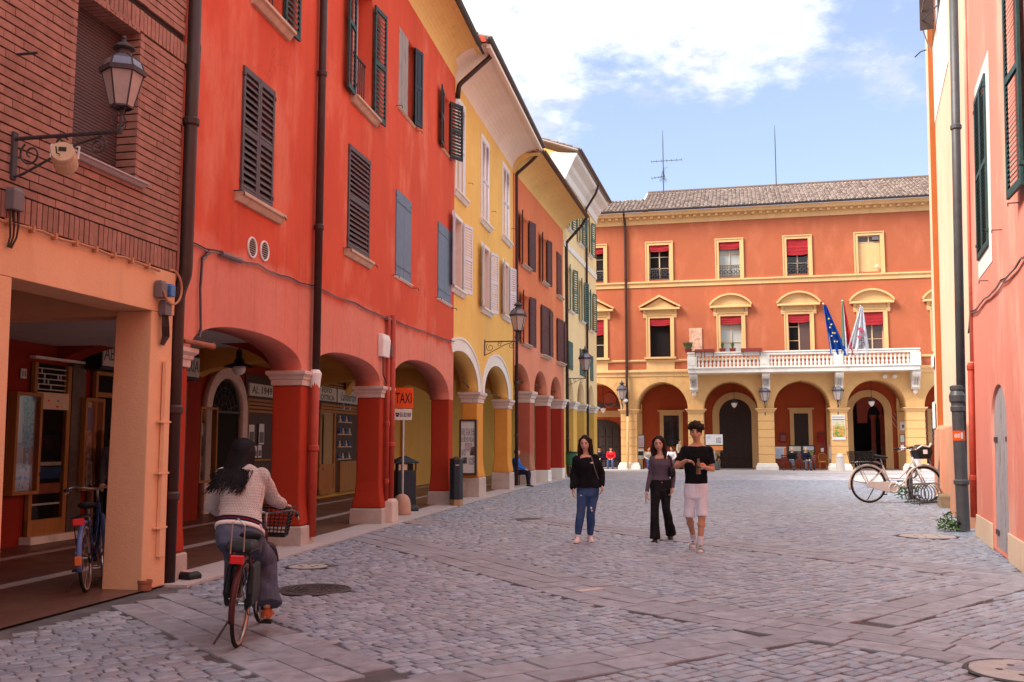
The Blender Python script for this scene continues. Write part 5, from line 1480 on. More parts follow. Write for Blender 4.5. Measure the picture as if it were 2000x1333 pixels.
MB().box(FY.s(884, 850, 3.9), FY.s(899, 850, 3.9), 3.8, 3.99, 0, 2.9).build('shop_door', M['darkred'], yb)
# newsagent's things seen through the second yellow arch
x0, z1 = FY.at(945, 745, 4.0); x1 = FY.s(962, 745, 4.0)
o = thing('shop_sign', 'cream sign with a black 6 seen through the second yellow arch', 'sign', M=FY.M @ Matrix.Translation((x0, 3.9, 0)))
za, zb = FY.z(955, 800, 3.9), FY.z(955, 830, 3.9)
MB().box(0, 2.2, -.05, .02, zb, za).build('sign_face', M['offwhite'], o)
m = MB(); m.box(-.03, 2.23, -.06, .02, za, za+.04); m.box(-.03, 2.23, -.06, .02, zb-.04, zb); m.box(-.03, 0, -.06, .02, zb, za); m.build('sign_frame', M['black'], o)
link('lettering', text_mesh('60', M['ink'], h=abs(za-zb)*.6), o, (1.0, -.055, (za+zb)/2))
o = thing('newsstand', 'dark news stall with magazines seen through the second yellow arch', 'news stall', M=FY.M @ Matrix.Translation((FY.s(948, 900, 3.3), 2.9, 0)))
MB().box(0, 4.6, .5, 1.05, .1, 2.3).build('stall_body', M['void'], o)
mags = ['paper', 'print2', 'bluebox', 'binG', 'print1', 'photo_g', 'redblind', 'paper', 'print1']
for k in range(26):
    cx, cz = .15+.72*(k % 6)+rg.uniform(-.05, .05), .45+.42*(k//6)
    MB().box(cx, cx+.36, .42+.02*rg.random(), .5, cz, cz+.32).build('magazine', M[mags[k % 9]], o)
# ============================================================ orange building
FO = F_ORA
ob = facade_root(FO, 'orange_building', 'orange house with plum brown shutters and three narrow arches on crimson pillars')
XO = 9.98
arcs = [(-.9, 2.50), (3.26, 5.80), (6.52, 9.10)]
pts = [(-.08, 3.45)]
for i, (a, b) in enumerate(arcs):
    c, r = (a+b)/2, (b-a)/2
    if i == 0: pts = [(-.08, 3.62)]
    else: pts.append((a, 3.44))
    for k in range(1, 24):
        t = math.pi*(1-k/24); x = c+r*math.cos(t)
        if x > -.07: pts.append((x, 3.44+.88*math.sin(t)))
    pts.append((b, 3.44))
pts += [(XO, 3.44), (XO, 11.0), (-.08, 11.0)]
ow_open = [(.95, 2.10, 7.95, 9.75), (4.62, 5.60, 7.92, 9.75), (1.10, 2.20, 5.10, 6.90)]
ow_closed = [(7.98, 9.05, 7.88, 9.75), (4.46, 6.86, 5.05, 6.95), (7.9, 10.2, 5.05, 6.85)]
wall('wall', pts, [rectp(*w) for w in ow_open], 0, .5, M['orange'], ob)
for x0, x1, z0, z1 in ow_open:
    w_ = x1-x0
    window(ob, x0, x1, z0, z1, M['orange'], y=.30)
    shutter(ob, x0-.02, z0-.03, w_*.52, z1-z0+.05, M['shut_brown'], 'panel', -1, R(14), -.06); shutter(ob, x1+.02, z0-.03, w_*.56, z1-z0+.05, M['shut_brown'], 'panel', 1, R(10), -.06)
    sill(ob, x0-.05, x1+.15, z0, M['sill'], d=.16, h=.10)
x0, x1, z0, z1 = ow_closed[0]; shutter(ob, x0, z0, x1-x0, z1-z0, M['shut_brown'], 'board', 1, 0, -.03); sill(ob, x0-.08, x1+.2, z0-.02, M['sill'], d=.16, h=.12)
for x0, x1, z0, z1 in ow_closed[1:]:
    shutter(ob, x0, z0, (x1-x0)*.5, z1-z0, M['shut_brown'], 'panel', 1, R(3), -.05); shutter(ob, x1, z0-.02, (x1-x0)*.49, z1-z0, M['shut_brown'], 'panel', -1, R(5), -.05)
    sill(ob, x0-.05, x0+(x1-x0)*.7, z0-.06, M['sill'], d=.18, h=.12)
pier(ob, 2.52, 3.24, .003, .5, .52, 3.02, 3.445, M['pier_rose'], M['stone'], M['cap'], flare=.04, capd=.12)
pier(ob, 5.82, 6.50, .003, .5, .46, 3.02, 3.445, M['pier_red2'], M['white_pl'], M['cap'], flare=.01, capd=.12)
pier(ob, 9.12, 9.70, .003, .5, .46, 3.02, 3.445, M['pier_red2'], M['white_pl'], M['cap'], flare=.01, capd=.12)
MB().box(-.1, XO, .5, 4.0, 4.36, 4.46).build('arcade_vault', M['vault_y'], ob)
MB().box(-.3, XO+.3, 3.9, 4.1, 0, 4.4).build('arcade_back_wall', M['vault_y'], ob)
for xr in (2.75, 6.2, 9.3):
    prof = [(.5, 4.4), (.5, 3.42)] + [(.5 + 1.7*(1-math.cos(math.pi*k/14)), 3.42 + .8*math.sin(math.pi*k/14)) for k in range(1, 14)] + [(3.9, 3.42), (3.9, 4.4)]
    MB().prism(prof, xr, xr+.45, 'yz').build('vault_rib', M['vault_y'], ob)
for a, b in arcs: MB().tube([(a+.6, .25, 3.85), (b+.1, .25, 3.75)], .025, 6).build('tie_rod', M['iron'], ob)
cove(ob, -.08, XO, 11.0, .95, .62, M['cove_y'])
gutter(ob, -.15, XO+.12, -1.04, 11.72, .10, M['brownpipe'])
tile_roof(ob, -.1, XO, -1.0, 11.70, 3.0, .36, M['stone'], M['tile'], rows=4)
MB().box(-.5, XO+.3, 5.2, 5.5, 0, 13).build('rear_wall', M['orange'], ob)
facade_pipe(FO, 'brown drainpipe at the far corner of the orange house', [(XO+.08, -1.0, 11.64), (XO+.08, -.8, 11.3), (XO+.08, -.09, 10.55), (XO+.08, -.09, .1)], .065, M['brownpipe'], (3.2, 1.7))
# ============================================================ far pale yellow building
FF = F_FAR
fb = facade_root(FF, 'pale_yellow_building', 'tall pale yellow house with green shutters at the far end of the left row')
XF = 9.55
arcs = [(.55, 2.35), (3.35, 5.55), (6.55, 8.55)]
zs = 3.45
pts = [(0, zs)]
for a, b in arcs:
    c, r = (a+b)/2, (b-a)/2
    pts.append((a, zs))
    for k in range(1, 20):
        t = math.pi*(1-k/20); pts.append((c+r*math.cos(t), zs+1.05*math.sin(t)))
    pts.append((b, zs))
pts += [(XF, zs), (XF, 14.2), (0, 14.2)]
fw_open = [(1.25, 2.15, 7.6, 9.6), (4.45, 5.35, 7.5, 9.5), (7.1, 8.0, 7.35, 9.35)]
fw_top = [(1.1, 2.0, 11.4, 13.2), (4.0, 4.9, 11.3, 13.1), (6.9, 7.8, 11.3, 13.1)]
wall('wall', pts, [rectp(*w) for w in fw_open + fw_top], 0, .5, M['pale'], fb)
for x0, x1, z0, z1 in fw_open + fw_top:
    w_ = x1-x0
    window(fb, x0, x1, z0, z1, M['pale'], y=.24)
    shutter(fb, x0-.02, z0-.02, w_*.6, z1-z0+.04, M['shut_green2'], 'slat', -1, R(12), -.07, pitch=.1, slat_w=.09); shutter(fb, x1+.02, z0-.02, w_*.6, z1-z0+.04, M['shut_green2'], 'slat', 1, R(12), -.07, pitch=.1, slat_w=.09)
    sill(fb, x0-.12, x1+.2, z0, M['marble'], d=.12, h=.10)
for u0, v0, u1, v1 in ((1110, 666, 1118, 724), (1132, 681, 1141, 736), (1152, 694, 1158, 745)):
    x0, x1, z0, z1 = FF.rect(u0, v0, u1, v1)
    shutter(fb, x0, z0, x1-x0, z1-z0, M['shut_green2'], 'board', 1, 0, -.02)
for x0, x1 in ((0.02, .52), (2.38, 3.32), (5.58, 6.52), (8.58, XF-.02)):
    pier(fb, x0, x1, .003, .5, .2, 3.10, zs, M['pale_low'], M['stone'], M['marble'], flare=.02, capd=.13)
MB().box(0, XF, .5, 4.0, 4.56, 4.66).build('arcade_vault', M['ceil'], fb)
MB().box(-.2, XF, 3.9, 4.1, 0, 4.6).build('arcade_back_wall', M['pale_low'], fb)
MB().box(0, XF, -.05, .0, 10.35, 10.62).build('string_course', M['white_pl'], fb)
m = MB()
m.prism([(0, 13.5), (-.06, 13.5), (-.08, 13.9), (-.25, 14.05), (-.3, 14.25), (-.62, 14.4), (-.66, 14.55), (0, 14.6)], 0, XF+.3, 'yz')
m.build('cornice', M['white_pl'], fb)
gutter(fb, -.1, XF+.45, -.78, 14.72, .09, M['gutter'])
tile_roof(fb, -.1, XF+.3, -.72, 14.70, 4.0, .36, M['stone'], M['tile'], rows=5)
MB().prism([(.0, 10.6), (.0, 14.55), (4, 16), (6, 16), (6, 10.6)], -.08, -.002, 'yz').build('gable_wall', M['yellow'], fb)
MB().prism([(-.66, 14.50), (.55, 14.65), (.55, 13.3), (-.08, 13.3)], -.10, -.082, 'yz').build('cornice_end', M['white_pl'], fb)
mb = MB()
for k in range(7):
    for q in range(2): mb.box(-.12-.01*(k % 2), -.08, .02+.2*q+.06*(k % 2), .19+.2*q+.06*(k % 2), 12.4+.13*k, 12.5+.13*k)
tag(mb.build('exposed_bricks', M['brick'], fb), kind='stuff')
MB().box(XF-.3, XF, .5, 6, 0, 14.4).build('end_wall', M['pale'], fb)
MB().box(-.5, XF, 5.8, 6, 0, 16).build('rear_wall', M['pale'], fb)
facade_pipe(FF, 'thin dark drainpipe on the pale yellow house beside its lantern', [(5.9, -.72, 14.6), (5.9, -.6, 14.2), (5.9, -.09, 13.4), (5.9, -.09, .2)], .06, M['brownpipe'], (3.4,))
# lanterns on the yellow and pale houses
x, z = FY.at(946, 668)
lantern('wall_lantern', 'iron lantern on a scrolled arm fixed to the yellow house', (0, 0, 0), 0, 1.02, .42, .74, M0=FY.M @ Matrix.Translation((x, 0, z)))
x, z = FO.at(1105, 740)
lantern('wall_lantern', 'iron lantern on a scrolled arm at the corner of the orange and pale houses', (0, 0, 0), 0, .88, .40, .86, M0=FO.M @ Matrix.Translation((x, 0, z)))
# ============================================================ town hall across the square
FP = F_PAL
pa = facade_root(FP, 'town_hall', 'orange town hall with sandy trim, arcade and balcony closing the far side of the square')
pier_s = [(-3.52, -2.60), (.46, 1.40), (4.38, 5.28), (8.34, 9.24), (12.32, 13.22), (16.36, 17.30), (20.36, 21.26)]
Z_SP, Z_AR = 3.52, 5.10
S0, S1 = -3.6, 24.0
arcs = [(a[1]+.0, b[0]) for a, b in zip(pier_s, pier_s[1:])]
# openings
def prect(u0, v0, u1, v1): return FP.rect(u0, v0, u1, v1)
up_px = [(1267, 478, 1308, 547), (1403, 473, 1446, 542), (1536, 466, 1579, 538), (1676, 460, 1719, 531)]
lo_px = [(1269, 619, 1310, 698), (1407, 615, 1449, 692), (1539, 611, 1583, 688), (1681, 606, 1727, 684)]
UP = [prect(*q) for q in up_px]; LO = [prect(*q) for q in lo_px]
zu0, zu1 = 11.22, 13.30
zl0, zl1 = 6.60, 9.0
UPW = [((a+b)/2-.60, (a+b)/2+.60) for a, b, _, _ in UP]; LOW = [((a+b)/2-.60, (a+b)/2+.60) for a, b, _, _ in LO]
UPW = [(FP.s(1146, 530), FP.s(1179, 530))] + UPW; LOW = [(FP.s(1142, 660), FP.s(1180, 660))] + LOW
LOW.append((FP.s(1826, 640), FP.s(1862, 640)))
ZS1, ZS2 = 5.66, 10.88       # string courses
wall('wall', rectp(S0, S1, 5.60, 15.2), [rectp(a, b, zu0, zu1) for a, b in UPW] + [rectp(a, b, zl0, zl1) for a, b in LOW], 0, .5, M['palace'], pa)
# arcade wall of sandstone-coloured render, arches cut through
pts = [(S0, Z_SP)]
for a, b in arcs:
    c, r = (a+b)/2, (b-a)/2
    pts.append((a, Z_SP))
    for k in range(1, 28):
        t = math.pi*(1-k/28); pts.append((c+r*math.cos(t), Z_SP+(Z_AR-Z_SP)*math.sin(t)))
    pts.append((b, Z_SP))
pts += [(S1, Z_SP), (S1, 5.595), (S0, 5.595)]
wall('arcade_wall', pts, [], -.005, 2.4, M['trim2'], pa)
# voussoirs standing proud of the render
NV = 11
for a, b in arcs[:-1]:
    c, r = (a+b)/2, (b-a)/2; ry = Z_AR-Z_SP
    for k in range(NV):
        t0, t1 = math.pi*k/NV + .008, math.pi*(k+1)/NV - .008
        n = 4
        q = [(c+(r+.006)*math.cos(t0+(t1-t0)*i/n), Z_SP+(ry+.006)*math.sin(t0+(t1-t0)*i/n)) for i in range(n+1)]
        # outer edge follows the courses: long joints near the crown, stepped at the sides
        ro = .42 + .10*(k % 2)
        q += [(c+(r+ro)*math.cos(t1+(t0-t1)*i/n), Z_SP+(ry+ro)*math.sin(t1+(t0-t1)*i/n)) for i in range(n+1)]
        q = [(min(max(x, a-.44), b+.44), z) for x, z in q]
        MB().prism(q, -.022, .0, 'xz').build('voussoir', M['trim2'], pa)
# piers in rusticated blocks, bases and capitals
NB = 6
for i, (a, b) in enumerate(pier_s):
    rect_loft(a-.02, b+.02, -.02, .85, [(.16, 0), (.15, .22), (.10, .25), (.08, .36), (.02, .40)]).build('pier_base', M['marble'], pa, bevel=.01)
    h0, h1 = .40, 3.26
    MB().box(a+.03, b-.03, .02, .84, h0, h1).build('pier_core', M['mortar'] if False else M['trim2'], pa)
    for k in range(NB):
        z0_, z1_ = h0 + (h1-h0)*k/NB + .012, h0 + (h1-h0)*(k+1)/NB - .012
        MB().box(a, b, -.02, .86, z0_, z1_).build('pier_block', M['trim2'], pa, bevel=.012)
    rect_loft(a-.01, b+.01, -.02, .86, [(.0, 3.262), (.01, 3.33), (.05, 3.36), (.06, 3.40), (.12, 3.45), (.14, 3.47), (.14, Z_SP-.002)]).build('capital', M['trim'], pa, bevel=.006)
def course(name, prof, x0=S0, x1=S1, mat='trim'): return MB().prism(prof, x0, x1, 'yz').build(name, M[mat], pa)
course('string_course', [(.0, 5.45), (-.05, 5.45), (-.05, 5.62), (-.14, 5.70), (-.14, 5.80), (-.03, 5.84), (.0, 5.84)])
course('string_course', [(.0, 10.76), (-.05, 10.76), (-.05, 10.98), (-.13, 11.02), (-.13, 11.09), (-.03, 11.12), (.0, 11.12)])
course('string_course', [(.0, 6.30), (-.04, 6.30), (-.08, 6.36), (-.08, 6.42), (.0, 6.44)])
# cornice with dentils
course('frieze', [(.0, 14.58), (-.06, 14.58), (-.06, 14.80), (-.12, 14.84), (.0, 14.84)])
course('cornice', [(.0, 14.845), (-.10, 14.845), (-.10, 14.87), (-.14, 15.01), (-.46, 15.02), (-.50, 15.16), (-.60, 15.22), (.0, 15.24)])
dm = MB().box(-.085, .085, -.33, -.08, 14.865, 15.005).mesh('dentil', M['trim'])
k = S0+.2
while k < S1: link('dentil', dm, pa, (k, 0, 0)); k += .42
gutter(pa, S0, S1, -.66, 15.32, .10, M['gutter'])
sxs = FP.s(1240, 372)
tile_roof(pa, sxs+.3, S1, -.62, 15.30, 6.2, .425, M['stone'], M['tile'], cw=.235, rl=.40)
tile_roof(pa, S0-3, sxs+.3, -.62, 15.30, 3.9, .425, M['stone'], M['tile'], cw=.235, rl=.40)
MB().prism([(2.6, 16.68), (5.55, 17.92), (5.55, 15.5), (2.6, 15.5)], sxs+.2, sxs+.29, 'yz').build('roof_upstand', M['white_pl'], pa)
MB().tube([(sxs+.3, 5.6, 17.97), (S1, 5.6, 17.97)], .11, 8).build('ridge_tiles', M['tile'], pa)
MB().box(S0, S1, 11.5, 11.8, 0, 15).build('rear_wall', M['palace'], pa)
# upper windows
def blind(parent, x0, x1, zt, drop, y, name='roman_blind'):
    n, m = 10, 16; vs, fs = [], []
    for j in range(m+1):
        t = j/m; z = zt - drop*t
        fold = .0 if t < .45 else .035*abs(math.sin((t-.45)*math.pi*5))
        for i in range(n+1):
            u = i/n; sagz = -.05*math.sin(math.pi*u)*(t**3)
            vs.append((x0+(x1-x0)*u, y-.03-fold-.012*math.sin(u*7+t*3), z+sagz + (.01*math.sin(u*11+t*9) if t > .45 else 0)))
    for j in range(m):
        for i in range(n): fs.append((j*(n+1)+i, j*(n+1)+i+1, (j+1)*(n+1)+i+1, (j+1)*(n+1)+i))
    return MB().add(vs, fs).build(name, M['redblind'], parent, smooth=True)
ups = [.35, .36, .40, .92, None]
upp = ['pane', 'void', 'pane', 'pane_br', 'trim']
for i, (a, b) in enumerate(UPW):
    m = MB(); e = .22
    for d_, q in ((-.05, e), (-.09, .06)):
        m.box(a-e, a-e+q, d_, .0, zu0-.10, zu1+e); m.box(b+e-q, b+e, d_, .0, zu0-.10, zu1+e)
        m.box(a-e+q, b+e-q, d_, .0, zu1+e-q, zu1+e)
    m.build('window_surround', M['trim'], pa)
    if i == 4:
        MB().box(a, b, .10, .14, zu0, zu1-.42).build('window_infill', M['trim'], pa)
        window(pa, a, b, zu1-.40, zu1, M['pane_br'], y=.14, frame=M['cream'], mull=1, trans=0)
        MB().box(b-.42, b-.05, .0, .10, zu1-.26, zu1-.05).build('air_unit', M['greybox'], pa)
        MB().ball((b-.22, -.05, zu0+.28), .09, 10, 8).build('camera_dome', M['bulb'], pa)
        continue
    window(pa, a, b, zu0, zu1, M[['pane', 'void', 'pane_lt', 'pane'][i]], y=.26, frame=M['cream'], mull=1, trans=2)
    blind(pa, a, b, zu1, ups[i], .06)
    m = MB()
    m.box(a, b, -.03, .0, zu0+.66, zu0+.70); m.box(a, b, -.03, .0, zu0+.03, zu0+.06); m.box(a, b, -.025, .0, zu0+.50, zu0+.53)
    for k in range(9):
        x = a+(b-a)*(k+.5)/9; m.bar((x, -.015, zu0+.04), (x, -.015, zu0+.67), .024, .024)
    for k in range(5):
        x = a+(b-a)*(k+.5)/5; m.torus((x, -.015, zu0+.30), .10, .018, 'y', 12, 4)
    tag(m.build('balcony_grille', M['iron'], pa), kind='stuff')
los = [1.0, .52, .55, .55, .80, .75]
for i, (a, b) in enumerate(LOW):
    e = .22; c = (a+b)/2
    m = MB()
    for d_, q in ((-.05, e), (-.09, .06)):
        m.box(a-e, a-e+q, d_, 0, zl0, zl1+.12); m.box(b+e-q, b+e, d_, 0, zl0, zl1+.12); m.box(a-e+q, b+e-q, d_, 0, zl1+.12-q+.0, zl1+.12)
    m.box(a, b, -.045, 0, zl1, zl1+.12)
    m.build('window_surround', M['trim'], pa)
    MB().box(a-e+.02, b+e-.02, -.04, 0, zl1+.125, zl1+.38).build('window_frieze', M['trim'], pa)
    W_ = (b-a)/2+.58; zc_ = zl1+.38
    m = MB()
    for sgn in (-1, 1):
        m = MB()
        x = c+sgn*((b-a)/2+.30)
        m.prism([(0, zl1-.10), (-.06, zl1-.08), (-.09, zl1+.05), (-.05, zl1+.2), (-.12, zl1+.30), (-.20, zl1+.37), (0, zl1+.37)], x-.08, x+.08, 'yz')
        m.build('console', M['trim'], pa)
    if i in (0, 1):                                            # triangular
        ap = .76
        MB().prism([(c-W_, zc_), (c+W_, zc_), (c+W_, zc_+.12), (c-W_, zc_+.12)], -.30, 0).build('pediment_base', M['trim'], pa, bevel=.02)
        MB().prism([(c-W_+.2, zc_+.12), (c+W_-.2, zc_+.12), (c, zc_+ap-.06)], -.10, 0).build('tympanum', M['trim'], pa)
        q = [(c-W_-.04, zc_+.12), (c, zc_+ap), (c+W_+.04, zc_+.12), (c+W_+.04, zc_+.22), (c, zc_+ap+.13), (c-W_-.04, zc_+.22)]
        wall('pediment_cornice', q, [], -.32, 0, M['trim'], pa)
    else:
        ap = .74; n = 16
        MB().prism([(c-W_, zc_), (c+W_, zc_), (c+W_, zc_+.12), (c-W_, zc_+.12)], -.30, 0).build('pediment_base', M['trim'], pa, bevel=.02)
        arc = [(c+W_*(-1+2*k/n), zc_+.12+(ap-.12)*(1-(-1+2*k/n)**2)**.8) for k in range(n+1)]
        MB().prism(arc, -.10, 0).build('tympanum', M['trim'], pa)
        out = [(c+(W_+.04)*(-1+2*k/n), zc_+.22+(ap-.12)*(1-(-1+2*k/n)**2)**.8) for k in range(n+1)]
        wall('pediment_cornice', arc + out[::-1], [], -.32, 0, M['trim'], pa)
    window(pa, a, b, zl0, zl1, M[['pane', 'void', 'pane_lt', 'void', 'pane_br', 'pane'][i]], y=.26, frame=M['cream'] if i not in (1,) else None, mull=1, trans=2)
    if i == 3: MB().box(c+.03, b, .20, .24, zl0, zl1).build('open_casement', M['pane_br'], pa)
    blind(pa, a, b, zl1, los[i], .06)
    if i in (0, 1):
        MB().box(a-e-.10, b+e+.10, -.22, 0, zl0-.14, zl0-.02).build('window_sill', M['trim'], pa, bevel=.015)
        MB().box(a-e, b+e, -.035, 0, 5.85, zl0-.15).build('apron_panel', M['trim'], pa)
# carved plaque
x0, x1, z0, z1 = prect(1346, 642, 1372, 686)
o = thing('stone_plaque', 'pale inscribed stone plaque on the town hall left of the balcony window', 'plaque', M=FP.M @ Matrix.Translation(((x0+x1)/2, 0, (z0+z1)/2)))
M['plaque'] = pattern_mat('carved_plaque', (.68, .42, .30), (.50, .26, .18), 7, .55)
MB().box(-(x1-x0)/2, (x1-x0)/2, -.06, 0, -(z1-z0)/2, (z1-z0)/2).build('slab', M['plaque'], o, bevel=.02)
# balcony
zb0, zb1, zr0, zr1 = 5.52, 5.86, 6.50, 6.72
xb0, xb1 = FP.s(1344, 720, -1.0), FP.s(1797, 712, -1.0)
BD = -1.05
bal = MB().box(xb0, xb1, BD, 0, zb0, zb1-.10).build('balcony', M['marble'], pa, bevel=.02)
MB().box(xb0-.05, xb1+.05, BD-.06, 0, zb1-.098, zb1).build('balcony_slab', M['marble'], bal, bevel=.02)
MB().box(xb0+.0, xb1-.0, BD-.03, BD+.20, zr0, zr1-.08).build('balcony_rail', M['marble'], bal, bevel=.015)
MB().box(xb0-.04, xb1+.04, BD-.07, BD+.24, zr1-.078, zr1).build('balcony_rail', M['marble'], bal, bevel=.015)
for xx in (xb0, xb1-.2):
    MB().box(xx, xx+.2, BD+.26, 0, zr0, zr1).build('balcony_rail', M['marble'], bal, bevel=.015)
px_p = [(1344, 1359), (1486, 1501), (1630, 1645), (1780, 1797)]
ped = [(FP.s(a, 700, BD), FP.s(b, 700, BD)) for a, b in px_p]
ped = [(a-.05, b+.05) for a, b in ped]
for a, b in ped:
    MB().box(a, b, BD-.02, BD+.24, zb1+.002, zr0-.002).build('pedestal', M['marble'], bal, bevel=.01)
    MB().box(a+.07, b-.07, BD-.035, BD-.018, zb1+.10, zr0-.10).build('pedestal_panel', M['marble'], bal, bevel=.008)
bh = zr0 - zb1
prof = [(.075, 0), (.075, .05), (.045, .06), (.06, .10), (.088, .20), (.075, .27), (.045, .32), (.05, .335), (.045, .35), (.06, .38), (.085, .47), (.06, .55), (.035, .60), (.06, .62), (.07, .64)]
prof = [(.075, 0), (.075, .06), (.05, .07), (.072, .12), (.09, .19), (.075, .26), (.045, .30), (.062, .33), (.045, .36), (.072, .41), (.08, .45), (.06, .53), (.04, .59), (.07, .60), (.07, .64)]
bmesh_ = MB().lathe([(r*.95, z*bh/.64) for r, z in prof], 10).mesh('baluster', M['marble'], True)
for (a0, b0), (a1_, b1_) in zip(ped, ped[1:]):
    n = 16
    for k in range(n):
        link('baluster', bmesh_, bal, (b0+(a1_-b0)*(k+.5)/n, BD+.10, zb1))
for xx in (xb0+.10, xb1-.10):
    for k in range(3): link('baluster', bmesh_, bal, (xx, BD+.42+.26*k, zb1))
# scrolled brackets under it
for a, b in ped:
    c = (a+b)/2 + .05
    pr = [(0, 5.50), (BD*.86, 5.50), (BD*.90, 5.36), (BD*.82, 5.22), (BD*.62, 5.10), (BD*.46, 4.92), (BD*.42, 4.74), (BD*.46, 4.62), (BD*.36, 4.52), (BD*.20, 4.50), (0, 4.58)]
    MB().prism(pr, c-.22, c+.22, 'yz').build('bracket', M['marble'], bal, bevel=.03)
    for q in (-.12, 0, .12): MB().prism([(p[0]-.02, p[1]) for p in pr[2:9]] + [(pr[8][0]+.06, pr[8][1]+.05), (pr[2][0]+.10, pr[2][1])], c+q-.035, c+q+.035, 'yz').build('bracket_fluting', M['marble'], bal)
    MB().lathe([(.02, 4.22), (.10, 4.28), (.13, 4.36), (.10, 4.46), (.14, 4.50)], 10, (c, -.16, 0)).build('bracket_drop', M['marble'], bal)
    MB().box(c-.28, c+.28, BD*.95, 0, 5.495, 5.515).build('bracket_cap', M['marble'], bal)
# planters and plants on the balcony
def tuft(name, label, Mx, n, h, spread, mat, lw=.012, group=None, up=.8):
    o = thing(name, label, 'plant', M=Mx, group=group)
    mb = MB()
    for k in range(n):
        a, q = rg.uniform(0, 6.28), rg.uniform(.1, 1)*spread
        r0 = rg.uniform(0, spread*.25)
        hh = h*rg.uniform(.6, 1.05)
        p0 = V((r0*math.cos(a), r0*math.sin(a), 0)); p2 = V((q*math.cos(a), q*math.sin(a), hh)); p1 = (p0+p2)/2 + V((0, 0, hh*.2))
        s = V((-math.sin(a), math.cos(a), 0))*lw
        mb.add([p0-s, p0+s, p1+s*1.2, p1-s*1.2, p2], [(0, 1, 2, 3), (3, 2, 4)])
    tag(mb.build('leaves', mat, o), kind='stuff')
    return o
zr = zr1
for u, v, lab, w_ in ((1411, 688, 'square oxblood planter with upright grass, left of two on the balcony rail', .36), (1431, 687, 'square oxblood planter with upright grass, right of two on the balcony rail', .36)):
    x = FP.s(u, v, BD)
    o = thing('planter', lab, 'planter', M=FP.M @ Matrix.Translation((x, BD+.1, zr)), group='balcony planters')
    MB().loft([rring(-w_*.42, w_*.42, -.14, .14, 0), rring(-w_*.5, w_*.5, -.17, .17, .20)]).build('pot', M['bench_red'], o)
    tuft('potted_grass', 'tuft of upright green grass in the ' + ('left' if u < 1420 else 'right') + ' square planter on the balcony', FP.M @ Matrix.Translation((x, BD+.1, zr+.18)), 60, .42, .18, M['leaf'], group='potted grasses')
x = FP.s(1344, 688, BD)
o = thing('planter', 'round dark pot with a bushy grey green plant at the left balcony corner', 'planter', M=FP.M @ Matrix.Translation((x, BD+.2, zr)), group='balcony planters')
MB().lathe([(.14, 0), (.22, .18), (.23, .22), (.2, .22)], 12).build('pot', M['bench_red'], o)
tuft('bushy_plant', 'bushy grey green plant spilling from the pot at the left balcony corner', FP.M @ Matrix.Translation((x, BD+.2, zr+.12)), 420, .52, .42, M['leaf2'], lw=.02)
for u0, u1, lab in ((1357, 1372, 'short'), (1374, 1396, 'medium'), (1447, 1489, 'longest')):
    x0, x1 = FP.s(u0, 688, BD), FP.s(u1, 688, BD)
    o = thing('window_box', lab + ' oxblood flower box hung on the balcony rail', 'planter', M=FP.M @ Matrix.Translation((x0, BD-.10, zr1-.02)), group='balcony flower boxes')
    m = MB(); w_ = x1-x0
    m.box(0, w_, -.14, .10, 0, .18); m.build('box', M['bench_red'], o)
    m = MB()
    for k in (0.1, .9): m.bar((w_*k, -.02, .05), (w_*k, -.02, -.25), .02, .03)
    m.build('hook', M['black'], o)
# flags
def flag(label, u_tip, v_tip, u_base, v_base, mats, drape, w_top, w_bot, group='flags on the balcony'):
    b = V((*[FP.s(u_base, v_base, BD), BD+.1], FP.z(u_base, v_base, BD)))
    t = V((FP.s(u_tip, v_tip, BD-.9), BD-.9, FP.z(u_tip, v_tip, BD-.9)))
    o = thing('flag', label, 'flag', M=FP.M @ Matrix.Translation(b), group=group)
    d = t-b
    MB().tube([(0, 0, -.4), d], .022, 8).build('flagpole', M['white'], o)
    MB().ball(d, .05, 8, 6).build('finial', M['chrome'], o)
    # cloth hangs from the pole's upper part, gathered in folds
    n, m = 26, 18; vs = []
    L = d.length
    for j in range(m+1):
        t_ = j/m
        p = d*(1-.02) * 1.0
        top = d*.98; 
        for i in range(n+1):
            u = i/n
            along = d*(.98 - .80*u*(1-.0))            # attachment line along the pole
            drop = drape*t_*(0.35+.65*(1-u)) if False else drape*t_
            wd = (w_top + (w_bot-w_top)*t_)
            x = (u-.15)*wd
            yy = -.10*math.sin(u*15+t_*1.6)*(.25+.75*t_) - .05
            pz = d.z*.98 - drop
            f_ = max(0, 1-t_*1.0)
            base_x = d.x*(.98-(drop/ max(.1, d.z))*.98)
            base_y = d.y*(.98-(drop/ max(.1, d.z))*.98)
            vs.append((base_x + x, base_y + yy, pz))
    mb = MB()
    for j in range(m):
        for i in range(n):
            mb.cur = min(len(mats)-1, int(len(mats)*i/n))
            mb.add([vs[j*(n+1)+i], vs[j*(n+1)+i+1], vs[(j+1)*(n+1)+i+1], vs[(j+1)*(n+1)+i]], [(0, 1, 2, 3)])
    ob_ = mb.build('flag_cloth', mats, o, smooth=False)
    bm = bmesh.new(); bm.from_mesh(ob_.data); bmesh.ops.remove_doubles(bm, verts=bm.verts, dist=1e-4)
    for f_ in bm.faces: f_.smooth = True
    bm.to_mesh(ob_.data); bm.free()
    return o, vs, n, m
M['flag_blue'] = cloth('flag_blue', (.012, .075, .40)); M['flag_white'] = cloth('flag_white', (.70, .70, .78)); M['flag_red'] = cloth('flag_red', (.60, .03, .04)); M['flag_green'] = cloth('flag_green', (.03, .22, .08)); M['star'] = simple('star_yellow', (.80, .62, .08), .7)
o, vs, n, m_ = flag('blue flag with yellow stars hanging from a leaning pole on the balcony', 1608, 594, 1627, 690, [M['flag_blue']], 2.75, .16, .95)
mb = MB()
